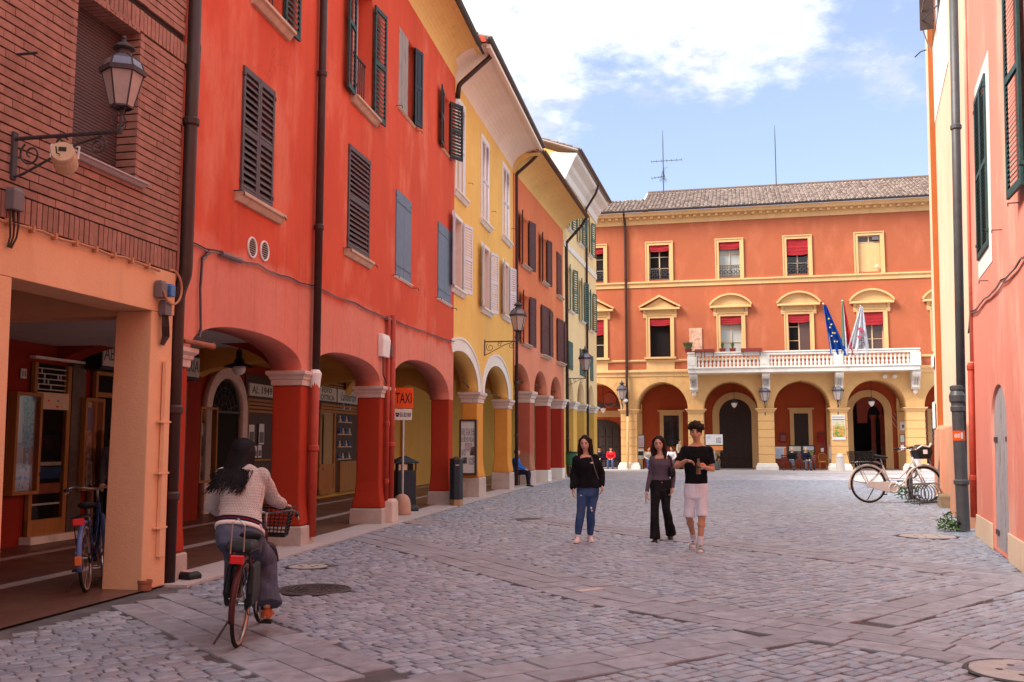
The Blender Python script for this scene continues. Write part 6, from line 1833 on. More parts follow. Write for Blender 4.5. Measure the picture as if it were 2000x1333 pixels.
for j, i in ((5, 12), (7, 15), (8, 9), (10, 17), (11, 8), (13, 16), (13, 11), (10, 12)):
    p = V(vs[j*(n+1)+i]) + V((0, -.10, 0)); q = []
    for k in range(10):
        a = math.pi/2+k*math.pi/5; r = .065 if k % 2 == 0 else .026
        q.append((p.x+r*math.cos(a), p.y, p.z+r*math.sin(a)))
    mb.add([p]+[V(x) for x in q], [(0, 1+k, 1+(k+1) % 10) for k in range(10)])
tag(mb.build('stars', M['star'], o), kind='stuff')
flag('green white and red tricolour flag hanging between the blue and white flags', 1645, 588, 1647, 688, [M['flag_green'], M['flag_white'], M['flag_red'], M['flag_red']], 2.85, .10, .70)
o, vs, n, m_ = flag('white flag with a red and grey crest hanging from the balcony', 1681, 598, 1660, 686, [M['flag_white']], 2.55, .14, 1.30)
mb = MB()
for (j, i, w_, h_), mt in zip(((8, 13, .12, .12), (9, 17, .12, .1), (11, 13, .1, .12)), range(3)):
    p = V(vs[j*(n+1)+i]); mb.box(p.x-w_, p.x+w_, p.y-.10, p.y-.09, p.z-h_, p.z+h_*.2)
    mb.box(p.x-w_*.5, p.x+w_*.4, p.y-.105, p.y-.095, p.z-h_*1.3, p.z-h_*1.05)
tag(mb.build('crest', simple('crest_red', (.42, .08, .12), .8), o), kind='stuff')
mb = MB()
for j, i in ((13, 15), (14, 19), (12, 18), (15, 16)):
    p = V(vs[j*(n+1)+i]); mb.torus((p.x, p.y-.11, p.z), .08, .016, 'y', 10, 4)
tag(mb.build('crest_lettering', M['inkgrey'], o), kind='stuff')
# antennas on the roof
def antenna(label, u, v0, v1, yd, arms):
    x, z0 = FP.at(u, v0, yd); z1 = FP.z(u, v1, yd)
    o = thing('roof_antenna', label, 'antenna', M=FP.M @ Matrix.Translation((x, yd, z0-.5)))
    MB().tube([(0, 0, 0), (0, 0, (z1-z0+.5)*.78), (0, 0, z1-z0+.5)], [.035, .03, .012], 6).build('mast', M['iron'], o)
    for zz, L0, L1, n, tilt in arms:
        zq = (z1-z0)*zz+.5
        m = MB(); m.bar((-L0, 0, zq-tilt*L0), (L1, 0, zq), .03, .03); m.build('boom', M['iron'], o)
        for k in range(n):
            t = k/max(1, n-1); xx = -L0+(L0+L1)*t
            MB().bar((xx, -.35, zq-tilt*max(0, -xx)), (xx, .35, zq-tilt*max(0, -xx)), .016, .016).build('element', M['iron'], o)
    return o
o = antenna('tall television antenna with crossed arms on the left of the town hall roof', 1296, 366, 255, 4.6, [(.46, .75, 1.2, 7, 0), (.19, .75, .1, 5, .12)])
m = MB()
for k in range(26):
    a, b = rg.uniform(0, 6.28), rg.uniform(.1, .34); m.bar((0, 0, rg.uniform(.9, 1.7)), (b*math.cos(a), b*math.sin(a), rg.uniform(.8, 1.9)), .012, .012)
tag(m.build('dipoles', M['iron'], o), kind='stuff')
antenna('thin single mast on the middle of the town hall roof', 1516, 357, 245, 5.0, [])
# brown pipe down the town hall
facade_pipe(FP, 'brown drainpipe down the left part of the town hall', [(FP.s(1221, 500), -.62, 15.5), (FP.s(1221, 500), -.5, 15.2), (FP.s(1222, 500), -.12, 14.6), (FP.s(1223, 600), -.12, 5.9), (FP.s(1225, 760), -.16, 5.4), (FP.s(1226, 800), -.20, 3.1)], .075, M['brownpipe'], (11.3, 6.0))
facade_pipe(FP, 'sand painted lower drainpipe on the left town hall pillar', [(FP.s(1227, 815), -.20, 3.1), (FP.s(1227, 905), -.22, .08)], .07, M['trim'], (1.6,))
# ------------------------------------------------------------ inside its arcade
PD = 4.6
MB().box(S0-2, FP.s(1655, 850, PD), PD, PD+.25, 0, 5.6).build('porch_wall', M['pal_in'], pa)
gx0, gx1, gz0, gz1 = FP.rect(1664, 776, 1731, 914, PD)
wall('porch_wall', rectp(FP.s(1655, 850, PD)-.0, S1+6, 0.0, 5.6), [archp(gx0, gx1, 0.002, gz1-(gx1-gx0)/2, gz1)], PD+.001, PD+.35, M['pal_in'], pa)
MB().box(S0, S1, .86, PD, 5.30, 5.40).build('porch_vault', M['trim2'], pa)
for a, b in pier_s:                                            # transverse arches
    prof = [(.86, 5.3), (.86, 3.4)] + [(.90 + 1.8*(1-math.cos(math.pi*k/16)), 3.4 + 1.5*math.sin(math.pi*k/16)) for k in range(1, 16)] + [(PD-.05, 3.4), (PD-.05, 5.3)]
    MB().prism(prof, a+.12, b-.12, 'yz').build('transverse_arch', M['trim2'], pa)
    MB().box(a+.12, b-.12, PD-.22, PD-.002, 0, 3.4).build('wall_pilaster', M['trim2'], pa)
def surround(x0, x1, z0, z1, w, mat=M['trim'], arch=False, cap=False):
    if arch:
        r = (x1-x0)/2; zs_ = z1-r
        o_ = archp(x0-w, x1+w, z0, zs_, z1+w); i_ = archp(x0, x1, z0, zs_, z1)
        poly = [(x0-w, z0), (x0, z0)] + i_[2:][::-1] + [(x1, z0), (x1+w, z0)] + o_[2:]
        return wall('door_surround', poly, [], PD-.12, PD, mat, pa)
    m = MB(); m.box(x0-w, x0, PD-.12, PD, z0, z1+w); m.box(x1, x1+w, PD-.12, PD, z0, z1+w); m.box(x0, x1, PD-.118, PD, z1, z1+w)
    if cap: m.box(x0-w-.12, x1+w+.12, PD-.2, PD, z1+w, z1+w+.10)
    return m.build('window_surround', mat, pa)
def panel_door(x0, x1, z0, z1, mat, arch=False, rows=6, cols=4, name='door'):
    if arch: d = MB().prism(archp(x0, x1, z0, z1-(x1-x0)/2, z1), PD-.05, PD-.01).build(name, mat, pa)
    else: d = MB().box(x0, x1, PD-.05, PD-.01, z0, z1).build(name, mat, pa)
    zt = z1-(x1-x0)/2 if arch else z1
    w_, h_ = (x1-x0)/cols, (zt-z0)/rows
    me = MB().box(-w_/2+.05, w_/2-.05, -.03, 0, -h_/2+.05, h_/2-.05).mesh('panel', mat)
    for i in range(cols):
        for j in range(rows): link('panel', me, d, (x0+w_*(i+.5), PD-.05, z0+h_*(j+.5)), bevel=.02)
    return d
M['dark_door'] = simple('dark_brown_door', (.040, .022, .018), .6, var=.2)
x0, x1, z0, z1 = FP.rect(1404, 780, 1470, 912, PD); surround(x0, x1, 0, z1, .42, arch=True); panel_door(x0, x1, .02, z1, M['dark_door'], True)
x0, x1, z0, z1 = FP.rect(1130, 826, 1212, 914, PD); panel_door(x0, x1, .02, z1-.3, M['dark_door'], rows=4, cols=6); 
n = 12; q = [(x0, z1-.3), (x1, z1-.3)] + [((x0+x1)/2+(x1-x0)/2*math.cos(math.pi*k/n), z1-.3+.5*math.sin(math.pi*k/n)) for k in range(1, n)]
MB().prism(q, PD-.05, PD-.01).build('fanlight', M['dark_door'], pa)
MB().box(x0-1, x1+.3, PD-.06, PD-.003, z1+.35, z1+.75).build('sand_band', M['trim2'], pa); 
MB().box(x0-1, x1+.1, PD-.12, PD-.06, z1+1.0, z1+1.25).build('shutter_box', M['greypipe'], pa)
for u0, v0, u1, v1, cap in ((1296, 812, 1327, 872, True), (1550, 808, 1580, 872, True)):
    x0, x1, z0, z1 = FP.rect(u0, v0, u1, v1, PD)
    if cap: surround(x0, x1, z0, z1, .24, cap=True)
    panel_door(x0, x1, z0, z1, M['pane'] if u0 < 1400 else M['dark_door'], rows=4, cols=2, name='shuttered_window')
surround(gx0, gx1, 0, gz1, .42, arch=True)
# courtyard beyond the open gateway: dark passage, arches, columns
MB().box(gx0-1.5, gx1+1.5, PD+6, PD+6.2, 0, 6).build('passage_wall', M['void'], pa)
MB().box(gx0-1.5, gx0-1.2, PD+.4, PD+6, 0, 6).build('passage_wall', M['void'], pa); MB().box(gx1+1.2, gx1+1.5, PD+.4, PD+6, 0, 6).build('passage_wall', M['void'], pa)
for xx in (gx0+1.55, gx0+2.1):
    MB().lathe([(.22, 0), (.2, .2), (.15, .25), (.14, 3.0), (.2, 3.1), (.22, 3.3)], 10, (xx, PD+3.2, 0)).build('courtyard_column', M['pier_rose'], pa)
wall('courtyard_arch', arcade_outline(gx0+.6, gx1+.3, 4.6, [(gx0+1.2, gx1+.2, 3.1, 3.9, 1)], 2.8), [], PD+3.1, PD+3.3, M['pier_rose'], pa)
x0, x1, z0, z1 = FP.rect(1818, 806, 1860, 870, PD); surround(x0, x1, z0, z1, .22)
MB().box(x0, x1, PD-.04, PD-.01, z0, z1).build('grilled_window', M['pane'], pa)
m = MB()
for k in range(-6, 14):
    a = x0+.22*k
    for s_ in (1, -1):
        p, q = V((a, PD-.08, z0)), V((a+s_*(z1-z0)*.62, PD-.08, z1))
        m.bar(p, q, .02, .02)
tag(m.build('lattice', M['offwhite'], pa), kind='stuff')
# coat of arms in the left arch, hanging lamps
x, z = FP.at(1190, 782, PD)
o = thing('coat_of_arms', 'dim carved coat of arms on the porch wall in the leftmost town hall arch', 'coat of arms', M=FP.M @ Matrix.Translation((x, PD, z)))
MB().ball((0, -.02, 0), .42, 14, 10, (1, .22, 1.25)).build('shield', M['pier_rose'], o); MB().torus((0, -.08, 0), .42, .06, 'y', 18, 6).build('wreath', M['pier_rose'], o)
for u, v, lb in ((1178, 798, 'leftmost'), (1434, 788, 'arched door'), (1702, 785, 'open gateway')):
    x, z = FP.at(u, v, 1.4)
    o = thing('pendant_lamp', {'leftmost': 'small white hanging lamp at the leftmost town hall arch', 'arched door': 'white hanging lamp in front of the closed arched town hall door', 'open gateway': 'white hanging lamp in front of the open town hall gateway'}[lb], 'lamp', M=FP.M @ Matrix.Translation((x, 1.4, z)), group='arcade hanging lamps')
    MB().tube([(0, 0, .2), (0, 0, 5.3-z)], .014, 6).build('rod', M['black'], o)
    MB().lathe([(.02, .30), (.06, .28), (.07, .16), (.2, .05), (.21, .02)], 14).build('shade', M['iron'], o)
    MB().lathe([(.19, .02), (.17, -.08), (.10, -.22), (.02, -.28)], 14).build('globe', M['bulb'], o, smooth=True)
# lanterns on the town hall piers
for u, v, lb in ((1215, 778, 'left pillar of the town hall, by the brown drainpipe'), (1494, 782, 'second balcony bracket'), (1637, 780, 'third balcony bracket')):
    x, z = FP.at(u, v, -.3)
    lantern('wall_lantern', 'iron lantern under the ' + lb if 'bracket' in lb else 'iron lantern on the ' + lb, (0, 0, 0), 0, .32, .45, .88, scroll=False, M0=FP.M @ Matrix.Translation((x, 0, z-.42)))
x, z = FP.at(1222, 783, -.1)
o = thing('floodlight', 'small white floodlight beside the brown drainpipe on the town hall', 'floodlight', M=FP.M @ Matrix.Translation((x, -.15, z)))
MB().ball((0, -.15, 0), .14, 10, 8, (1.1, 1, .85)).build('lamp_head', M['white'], o); MB().bar((0, 0, -.2), (0, -.15, 0), .04, .04).build('bracket', M['iron'], o)
for u, lb in ((1728, 'left'), (1747, 'right')):
    x, z = FP.at(u, 735, -.1)
    o = thing('floodlight', lb + ' one of two small lamps on the wall above the gateway arch', 'floodlight', M=FP.M @ Matrix.Translation((x, -.05, z)), group='floodlights over the gateway')
    MB().lathe([(.06, 0), (.10, .08), (.12, .18), (.02, .2)], 10, M=Matrix.Rotation(R(100), 4, 'X')).build('lamp_head', M['offwhite'], o); MB().box(-.05, .05, -.02, .06, -.05, .05).build('bracket', M['iron'], o)
# ============================================================ salmon building at the right edge
FK = F_PINK
pk = facade_root(FK, 'salmon_building', 'salmon plastered house with green shutters and a narrow plank door at the right edge')
ws = FK.rect(1903, 200, 1937, 480); av = lambda a, b: (a+b)/2
w1 = (av(FK.s(1903, 200), FK.s(1915, 500)), av(FK.s(1922, 160), FK.s(1937, 480)), av(FK.z(1915, 500), FK.z(1937, 480)), av(FK.z(1903, 200), FK.z(1922, 160)))
wq = (av(FK.s(1900, 187), FK.s(1917, 540)), av(FK.s(1926, 112), FK.s(1943, 505)), av(FK.z(1917, 540), FK.z(1943, 505)), av(FK.z(1900, 187), FK.z(1926, 112)))
dx0, dx1 = FK.s(1942, 1070), FK.s(1972, 1083)
dzt = FK.z(1944, 753)
PT = 12.5
wall('wall', rectp(-.02, 26, 0.0, PT), [rectp(*w1), archp(dx0, dx1, .03, dzt-.48, dzt)], 0, .5, M['pink'], pk)  # runs on unseen past the camera, extended to shade the near street
MB().box(w1[0]-.1, w1[1]+.1, .2, .22, w1[2]-.1, w1[3]+.1).build('window', M['void'], pk)
wall('painted_surround', rectp(*wq), [rectp(*w1)], -.008, .0, M['white_pl'], pk)
hw = (w1[1]-w1[0])/2
shutter(pk, w1[0], w1[2], hw-.004, w1[3]-w1[2], M['shut_green'], 'slat', 1, 0, -.02, each=True, pitch=.06, slat_w=.058)
shutter(pk, w1[1], w1[2], hw-.004, w1[3]-w1[2], M['shut_green'], 'slat', -1, 0, -.02, each=True, pitch=.06, slat_w=.058)
s2 = FK.s(1988, 340)
shutter(pk, s2+.78, 4.46, .74, 2.9, M['shut_green'], 'slat', -1, R(4), -.07, each=True, pitch=.06, slat_w=.058)
MB().box(s2+.85, s2+1.7, -.01, .01, 4.5, 7.3).build('window', M['void'], pk)
hook(pk, s2+.05, 4.42, M['iron']); hook(pk, 2.2, 3.95, M['iron']); hook(pk, 3.75, 4.4, M['iron'])
m = MB()
for q, (a, b) in enumerate(((-.02, dx0-.02), (dx1+.02, 26))): MB().box(a, b, -.022, .0, -.02, .36).build('plinth', M['cream_base'], pk, bevel=.01)
# plank door
dr = MB().box(dx0-.05, dx1+.05, .10, .14, .0, dzt+.05).build('door', M['void'], pk)
NP = 5
for k in range(NP):
    a, b = dx0+(dx1-dx0)*k/NP, dx0+(dx1-dx0)*(k+1)/NP
    c, r = (dx0+dx1)/2, (dx1-dx0)/2-.02
    def zt_(x): return dzt-.48+.46*math.sqrt(max(0, 1-((x-c)/r)**2))
    q = [(a+.004, .03), (b-.004, .03)] + [(b-.004+(a-b+.008)*i/5, zt_(b-.004+(a-b+.008)*i/5)) for i in range(6)]
    MB().prism(q, .035+.004*(k % 2), .085).build('plank', M['greywood'], dr, bevel=.003)
for zz in (.22, 1.55):
    for x in (dx0+.02, dx1-.32): MB().box(x, x+.30, .02, .034, zz, zz+.07).build('hinge', M['iron'], dr, bevel=.003)
q = [FK.at(u, v) for u, v in ((2060, 440), (2000, 506), (1960, 548), (1925, 585), (1899, 610), (1896, 650))]
catenary(FK, q, .012, M['cable'], 'facade_cable', 'dark cable sagging across the salmon wall at the right edge', sag=.04)
# pipes at its far corner
bx = FK.s(1900, 1010)
facade_pipe(FK, 'red painted pipe at the far corner of the salmon house', [(.10, -.05, 2.88), (.10, -.05, .3)], .05, M['redpipe'], (2.8, .95))
facade_pipe(FK, 'thin salmon painted conduit along the far edge of the salmon house', [(.08, -.03, 12), (.08, -.03, 2.9)], .028, M['pink'])
o = downpipe('drainpipe', 'thick grey drainpipe between the salmon house and the peach house', [FK.w(-.62, -.14, 12.4), FK.w(-.62, -.14, .02)], .076, M['greypipe'], (7.2,), n=16)
b0 = FK.w(-.62, -.14, .02)
MB().lathe([(.105, 0), (.105, 2.05), (.125, 2.07), (.125, 2.14), (.11, 2.16), (.11, 2.20), (.135, 2.24), (.14, 2.34), (.105, 2.42), (.12, 2.44), (.12, 2.5), (.09, 2.52)], 18).build('cast_foot', M['greypipe'], o, loc=(0, 0, 0), smooth=False)
MB().lathe([(.105, .78), (.128, .80), (.128, .86), (.105, .88)], 16).build('collar', M['greypipe'], o)
o2 = thing('pipe_label', 'orange band with white figures around the grey drainpipe', 'label', (b0.x, b0.y, 1.66), 0)
zl_ = 1.66
MB().lathe([(.1065, -.085), (.1085, -.085), (.1085, .085), (.1065, .085)], 20).build('band', M['orange_sign'], o2)
def wrap_text(s, mat, r, h, w, parent, ang0):
    me = text_mesh(s, mat, w=w, h=h, depth=.002)
    for v in me.vertices:
        a = ang0 + v.co.x/r; rr = r - v.co.y
        v.co = (rr*math.cos(a), rr*math.sin(a), v.co.z)
    return link('lettering', me, parent)
wrap_text('88', M['white'], .109, .07, .10, o2, math.atan2(-17.4, -8.3)-.28); wrap_text('1', M['white'], .109, .11, .035, o2, math.atan2(-17.4, -8.3)+.42)
# ============================================================ peach building behind it
FE = F_BEI
pe = facade_root(FE, 'peach_building', 'tall peach house with a pilaster and worn lower wall, beyond the salmon house at right')
BT = 16
MB().box(-.1, 10.0, .18, .6, 1.95, BT).build('wall', M['beige'], pe)
MB().box(-.05, .80, .03, .4, 1.95, BT).build('pilaster', M['beige'], pe, bevel=.02)
MB().box(.802, .83, .035, .178, 1.95, BT).build('pilaster_return_shade', M['shade_brown'], pe)  # side face in shade, darkened by its brown colour
m = MB().loft([rring(.2, 10.0, .08, .6, -.05), rring(.2, 10.0, .12, .6, 1.93), rring(.2, 10.0, .178, .6, 1.97)]); m.build('lower_wall', M['beige_low'], pe)
MB().loft([rring(-.05, 2.3, -.04, .4, -.05), rring(-.05, 2.2, .0, .4, 1.90), rring(-.04, 2.1, .05, .4, 2.0)]).build('buttress', M['beige_low'], pe, bevel=.03)
MB().loft([rring(5.6, 10.0, -.06, .4, -.05), rring(5.7, 10.0, -.0, .4, 1.88), rring(5.8, 10.0, .12, .4, 1.95)]).build('buttress', M['beige_low'], pe, bevel=.03)
xa, za = FE.at(1824, 245, .17); xb_, zb_ = FE.at(1852, 128, .17)
MB().box(min(xa, xb_), max(xa, xb_), .165, .181, (za+zb_)/2, BT-.5).build('painted_surround', M['white_pl'], pe)
MB().box(min(xa, xb_)+.45, max(xa, xb_)-.45, 0.15, .18, (za+zb_)/2+2.2, BT-1).build('window', M['pane'], pe)
x, z = FE.at(1860, 772, .17); x2, z2 = FE.at(1864, 828, .17)
MB().box(min(x, x2)-.1, max(x, x2)+.22, .172, .20, min(z, z2)+.05, max(z, z2)).build('vent_slot', M['mortar'], pe)
for v0, v1 in ((694, 718), (787, 838)):
    x, z0 = FE.at(1823, v1, 0); z1 = FE.z(1823, v0, 0)
    o = thing('wall_plate', ('upper' if v0 < 750 else 'lower') + ' white plate seen edge on, on the peach pilaster', 'sign', M=FE.M @ Matrix.Translation((.25, .0, (z0+z1)/2)), group='plates on the peach pilaster')
    h_ = abs(z1-z0)/2
    MB().box(-.32, .32, -.035, 0, -h_, h_).build('plate', M['white'], o, bevel=.006)
    MB().box(-.28, .28, -.01, .008, -h_*.9, h_*.9).build('backing', M['inkgrey'], o)
# brown open shutter with stay rods high on the pilaster
x, z = FE.at(1816, 57, .0)
shutter(pe, x, z, .34, 2.6, M['brownpipe'], 'board', 1, R(96), .10)
MB().tube([(x-.5, .03, z-.4), (x-.2, -.22, z+.3), (x+.6, -.05, z+1.2)], .018, 6).build('stay_rod', M['chrome'], pe); MB().tube([(x-.2, -.22, z+.3), (x+1.2, .1, z+.1)], .016, 6).build('stay_rod', M['iron'], pe)
x, z = FE.at(1808, 95, 0)
MB().tube([(.5, .05, z), (.4, -.12, z), (.1, -.26, z-.03)], .018, 6).build('iron_hook', M['iron'], pe)
# stone step against it
o = thing('stone_step', 'mossy stone block against the foot of the peach house', 'stone block', loc=(*gnd(1848, 991)[:2], 0), rz=FE.ang)
MB().loft([rring(-.55, .35, -.16, .5, -.02), rring(-.54, .34, -.15, .5, .27), rring(-.5, .31, -.12, .5, .30)]).build('block', simple('mossy_stone', (.26, .19, .12), .9, var=.25, scale=6, bump=.4, dirt=(.12, .11, .05), damt=.6), o, bevel=.02)
# weeds
def weeds(label, p, n, h, spread, lw, name='weeds'):
    o = thing(name, label, 'plant', p)
    mb = MB()
    for k in range(n):
        a = rg.uniform(0, 6.28); r = spread*math.sqrt(rg.random()); z = h*rg.random()**1.2*(1-.5*r/spread)
        c = V((r*math.cos(a), r*math.sin(a), z+.02)); s = lw*rg.uniform(.6, 1.4)
        d1 = V((rg.uniform(-1, 1), rg.uniform(-1, 1), rg.uniform(-.5, .7))).normalized(); d2 = d1.cross(V((rg.uniform(-1, 1), rg.uniform(-1, 1), 1))).normalized()
        mb.add([c-d1*s, c+d2*s*.5, c+d1*s, c-d2*s*.5], [(0, 1, 2, 3)])
    tag(mb.build('leaves', M['leaf'], o), kind='stuff')
    mb = MB()
    for k in range(max(4, n//30)):
        a = rg.uniform(0, 6.28); r = spread*.8*rg.random()
        mb.tube([(0, 0, 0), (r*.5*math.cos(a), r*.5*math.sin(a), h*.4), (r*math.cos(a), r*math.sin(a), h*rg.uniform(.5, 1))], .006, 4)
    tag(mb.build('stems', M['leaf'], o), kind='stuff')
    return o
weeds('leafy green weeds at the foot of the grey drainpipe', FK.w(-.75, -.30, 0), 260, .34, .27, .04)
weeds('low weeds beside the bicycle rack under the peach wall', FE.w(.4, -.72, 0), 200, .55, .34, .05)
# ============================================================ things in the street
# taxi sign
o = thing('taxi_sign', 'orange taxi stand sign with white phone plate on a steel post', 'sign', (-2.43, 21.75, 0), R(14))
MB().tube([(0, 0, 0), (0, 0, 2.72)], .032, 10).build('post', M['chrome'], o)
MB().box(-.215, .215, -.06, -.036, 2.30, 2.76).build('taxi_plate', M['orange_sign'], o, bevel=.012)
link('lettering', text_mesh('TAXI', M['ink'], w=.36, h=.23), o, (0, -.066, 2.53))
MB().box(-.20, .19, -.058, -.036, 2.04, 2.285).build('phone_plate', M['white'], o, bevel=.008)
link('lettering', text_mesh('051.821069', M['ink'], w=.25, h=.10), o, (.045, -.063, 2.16))
m = MB(); m.box(-.165, -.105, -.064, -.059, 2.115, 2.16); m.box(-.175, -.095, -.064, -.059, 2.175, 2.20); m.box(-.175, -.158, -.064, -.059, 2.16, 2.175); m.box(-.112, -.095, -.064, -.059, 2.16, 2.175)
m.build('phone_symbol', M['ink'], o)
MB().box(-.05, .05, .03, .05, 2.4, 2.45).build('clamp', M['chrome'], o)
# square bin
o = thing('litter_bin', 'anthracite square bin with pyramid lid beside the taxi sign', 'litter bin', (-2.44, 22.2, 0), R(24))
def sq(r, z): return rring(-r, r, -r, r, z)
MB().loft([sq(.27, 0), sq(.27, .07), sq(.22, .15), sq(.22, .92)]).build('body', M['binblue'], o, bevel=.02)
m = MB()
for x, y in ((-1, -1), (1, -1), (1, 1), (-1, 1)): m.box(x*.205-.015, x*.205+.015, y*.205-.015, y*.205+.015, .92, 1.08)
m.build('lid_posts', M['binblue'], o)
MB().box(-.16, .16, -.16, .16, .92, 1.07).build('inner_drum', M['black'], o)
MB().loft([sq(.26, 1.08), sq(.26, 1.11), sq(.03, 1.25)]).build('lid', M['binblue'], o)
MB().box(-.20, .0, -.222, -.205, .93, 1.06).build('sticker', M['cream'], o)
# tall faceted bin
o = thing('litter_bin', 'tall dark faceted bin with a brass band at its foot, by the third red pier', 'litter bin', (-1.37, 24.15, 0), R(10))
MB().lathe([(.17, .16), (.17, 1.12)], 8, a0=R(22.5)).build('body', M['binblue'], o)
MB().lathe([(.172, .0), (.172, .158)], 8, a0=R(22.5)).build('foot_band', M['brass'], o)
MB().lathe([(.185, 1.12), (.185, 1.145), (.02, 1.20)], 8, a0=R(22.5)).build('lid', M['gutter'], o)
MB().box(-.04, .05, -.172, -.158, .98, 1.01).build('plate', M['chrome'], o)
# rounded stone bollard next to the pier
o = thing('stone_bollard', 'low rounded pink granite bollard at the foot of the taxi sign', 'bollard', (-2.34, 20.95, 0))
MB().lathe([(.185, 0), (.19, .08), (.185, .25), (.165, .34), (.12, .415), (.06, .45), (.001, .46)], 18).build('stone', M['granite_pink'], o, smooth=True)
# bait box and drain rings near the brick pillar
p = gnd(352, 1136)
o = thing('bait_box', 'black bait box with a pink label on the ground under the red elbow pipe', 'bait box', (p.x+.02, p.y+.12, 0), R(-28))
MB().loft([rring(-.15, .15, -.09, .09, 0), rring(-.16, .16, -.10, .10, .06), rring(-.13, .13, -.075, .075, .095)]).build('body', M['black'], o, bevel=.015)
MB().box(-.10, .10, -.05, .05, .0955, .098).build('label', simple('pink_label', (.62, .32, .29), .7), o)
p = gnd(286, 1153)
o = thing('drain_ring', 'terracotta pipe ring on the ground in front of the stucco pillar', 'pipe', (p.x, p.y-.05, 0))
MB().lathe([(.06, .0), (.068, .01), (.068, .075), (.074, .08), (.074, .11), (.056, .11), (.052, .02)], 16).build('ring', M['terracotta'], o)
MB().lathe([(.001, .02), (.052, .02), (.052, .03), (.001, .03)], 12).build('hole', M['black'], o)
# far left: green bin and shrub by the last pillar
p = gnd(1113, 934)
o = thing('green_bin', 'green litter bin with a black bag at the far corner of the orange house', 'litter bin', (p.x+.05, p.y, 0))
MB().lathe([(.20, .55), (.24, .62), (.27, 1.12)], 14).build('body', M['binG'], o); MB().lathe([(.28, 1.08), (.29, 1.13), (.24, 1.16)], 14).build('bag', M['black'], o); MB().tube([(0, .2, 0), (0, .2, 1.2)], .03, 6).build('post', M['iron'], o)
p = gnd(1117, 933)
weeds('small bushy shrub in front of the green bin', V((p.x+.15, p.y-.2, 0)), 600, .72, .36, .05, name='shrub')
# white bollards before the town hall
for u, lb in ((1641, 'left of the open gateway'), (1790, 'right of the open gateway, behind the white bicycle')):
    p = F_PAL.w(F_PAL.s(u, 905, -1.3), -1.3, 0)
    o = thing('white_bollard', 'white round topped stone bollard ' + lb, 'bollard', (p.x, p.y, 0), group='white bollards')
    MB().lathe([(.235, 0), (.235, .02), (.22, .60), (.232, .62), (.232, .68), (.21, .70)], 20).build('shaft', M['pavewhite'], o, smooth=False)
    MB().lathe([(.21, .70), (.20, .82), (.14, .92), (.06, .97), (.001, .98)], 20).build('dome', M['pavewhite'], o, smooth=True)
# benches
def bench(F, u0, u1, y, label, mat, group):
    x0, x1 = F.s(u0, 905, y), F.s(u1, 905, y)
    o = thing('bench', label, 'bench', M=F.M @ Matrix.Translation((x0, y, 0)), group=group)
    L = x1-x0
    sm = MB().box(0, L, -.04, .04, -.015, .015).mesh('slat', mat)
    for k in range(4): link('slat', sm, o, (0, -.16+.11*k, .44))
    for k in range(3): link('slat', sm, o, (0, .26+.03*k, .58+.12*k), (R(75), 0, 0))
    for x in (.08, L-.08):
        MB().tube([(x, -.2, 0), (x, -.2, .42), (x, .22, .42), (x, .34, .88)], .022, 6).build('leg', M['iron'], o); MB().tube([(x, .22, .42), (x, .30, 0)], .022, 6).build('leg', M['iron'], o)
    return o
bench(F_PAL, 1526, 1594, .15, 'oxblood slatted bench in the town hall arcade under the landscape posters', M['bench_red'], 'town hall benches')
bench(F_PAL, 1172, 1209, .9, 'dark blue slatted bench in the leftmost town hall arch', M['navy_cloth'], 'town hall benches')
bench(F_PAL, 1254, 1335, .5, 'slatted bench in the second town hall arch behind the walking people', M['bench_red'], 'town hall benches')
pB = FO.w(.9, .75, 0)
bench(FO, 1003, 1030, .55, 'short bench between the yellow and orange pillars', M['bench_red'], 'town hall benches')['group'] = 'arcade benches'
# posters and boards in the town hall arcade
def panel(u0, v0, u1, v1, y, label, mats, legs=False, frame=None, F=F_PAL, name='poster', cat='poster', group=None):
    x0, x1, z0, z1 = F.rect(u0, v0, u1, v1, y)
    o = thing(name, label, cat, M=F.M @ Matrix.Translation((x0, y, 0)), group=group)
    w, h = x1-x0, z1-z0
    MB().box(0, w, .0, .03, z0, z1).build('sheet', mats[0][1], o)
    for q, mt in mats[1:]:
        a, b, c, d = q
        MB().box(w*a, w*b, -.008, -.001, z0+h*c, z0+h*d).build('print', mt, o)
    if frame:
        m = MB(); e = .05
        m.box(-e, 0, -.02, .04, z0-e, z1+e); m.box(w, w+e, -.02, .04, z0-e, z1+e); m.box(0, w, -.02, .04, z0-e, z0); m.box(0, w, -.02, .04, z1, z1+e); m.build('frame', frame, o)
    if legs:
        for x in (.05, w-.05): MB().box(x-.02, x+.02, .0, .04, 0, z0).build('leg', M['iron'], o)
    return o
M['skyblue_p'] = simple('pale_blue_print', (.50, .55, .72), .7); M['orange_p'] = simple('orange_print', (.78, .26, .07), .7); M['maroon'] = simple('maroon_board', (.20, .03, .035), .6)
panel(1514, 873, 1536, 896, 1.6, 'white and blue information sheet left of the bench with two old men', [(0, M['paper']), ((.08, .7, .1, .85), M['skyblue_p']), ((.8, .98, .05, .9), M['orange_p'])], True)
panel(1541, 872, 1565, 897, 1.7, 'landscape poster with a brown field behind the left old man', [(0, M['photo_b']), ((.0, 1, .62, 1), M['offwhite'])], True, M['black'])
panel(1568, 872, 1590, 897, 1.7, 'landscape poster with green trees behind the right old man', [(0, M['photo_g']), ((.0, 1, .7, 1), M['skyblue_p'])], True, M['black'])
panel(1600, 866, 1612, 890, 1.9, 'maroon notice box with a white sheet above the cane chair', [(0, M['maroon']), ((.25, .75, .3, .6), M['paper'])], False)
panel(1619, 872, 1625, 897, 1.2, 'narrow pale blue sheet beside the poster pillar', [(0, M['skyblue_p'])], True)
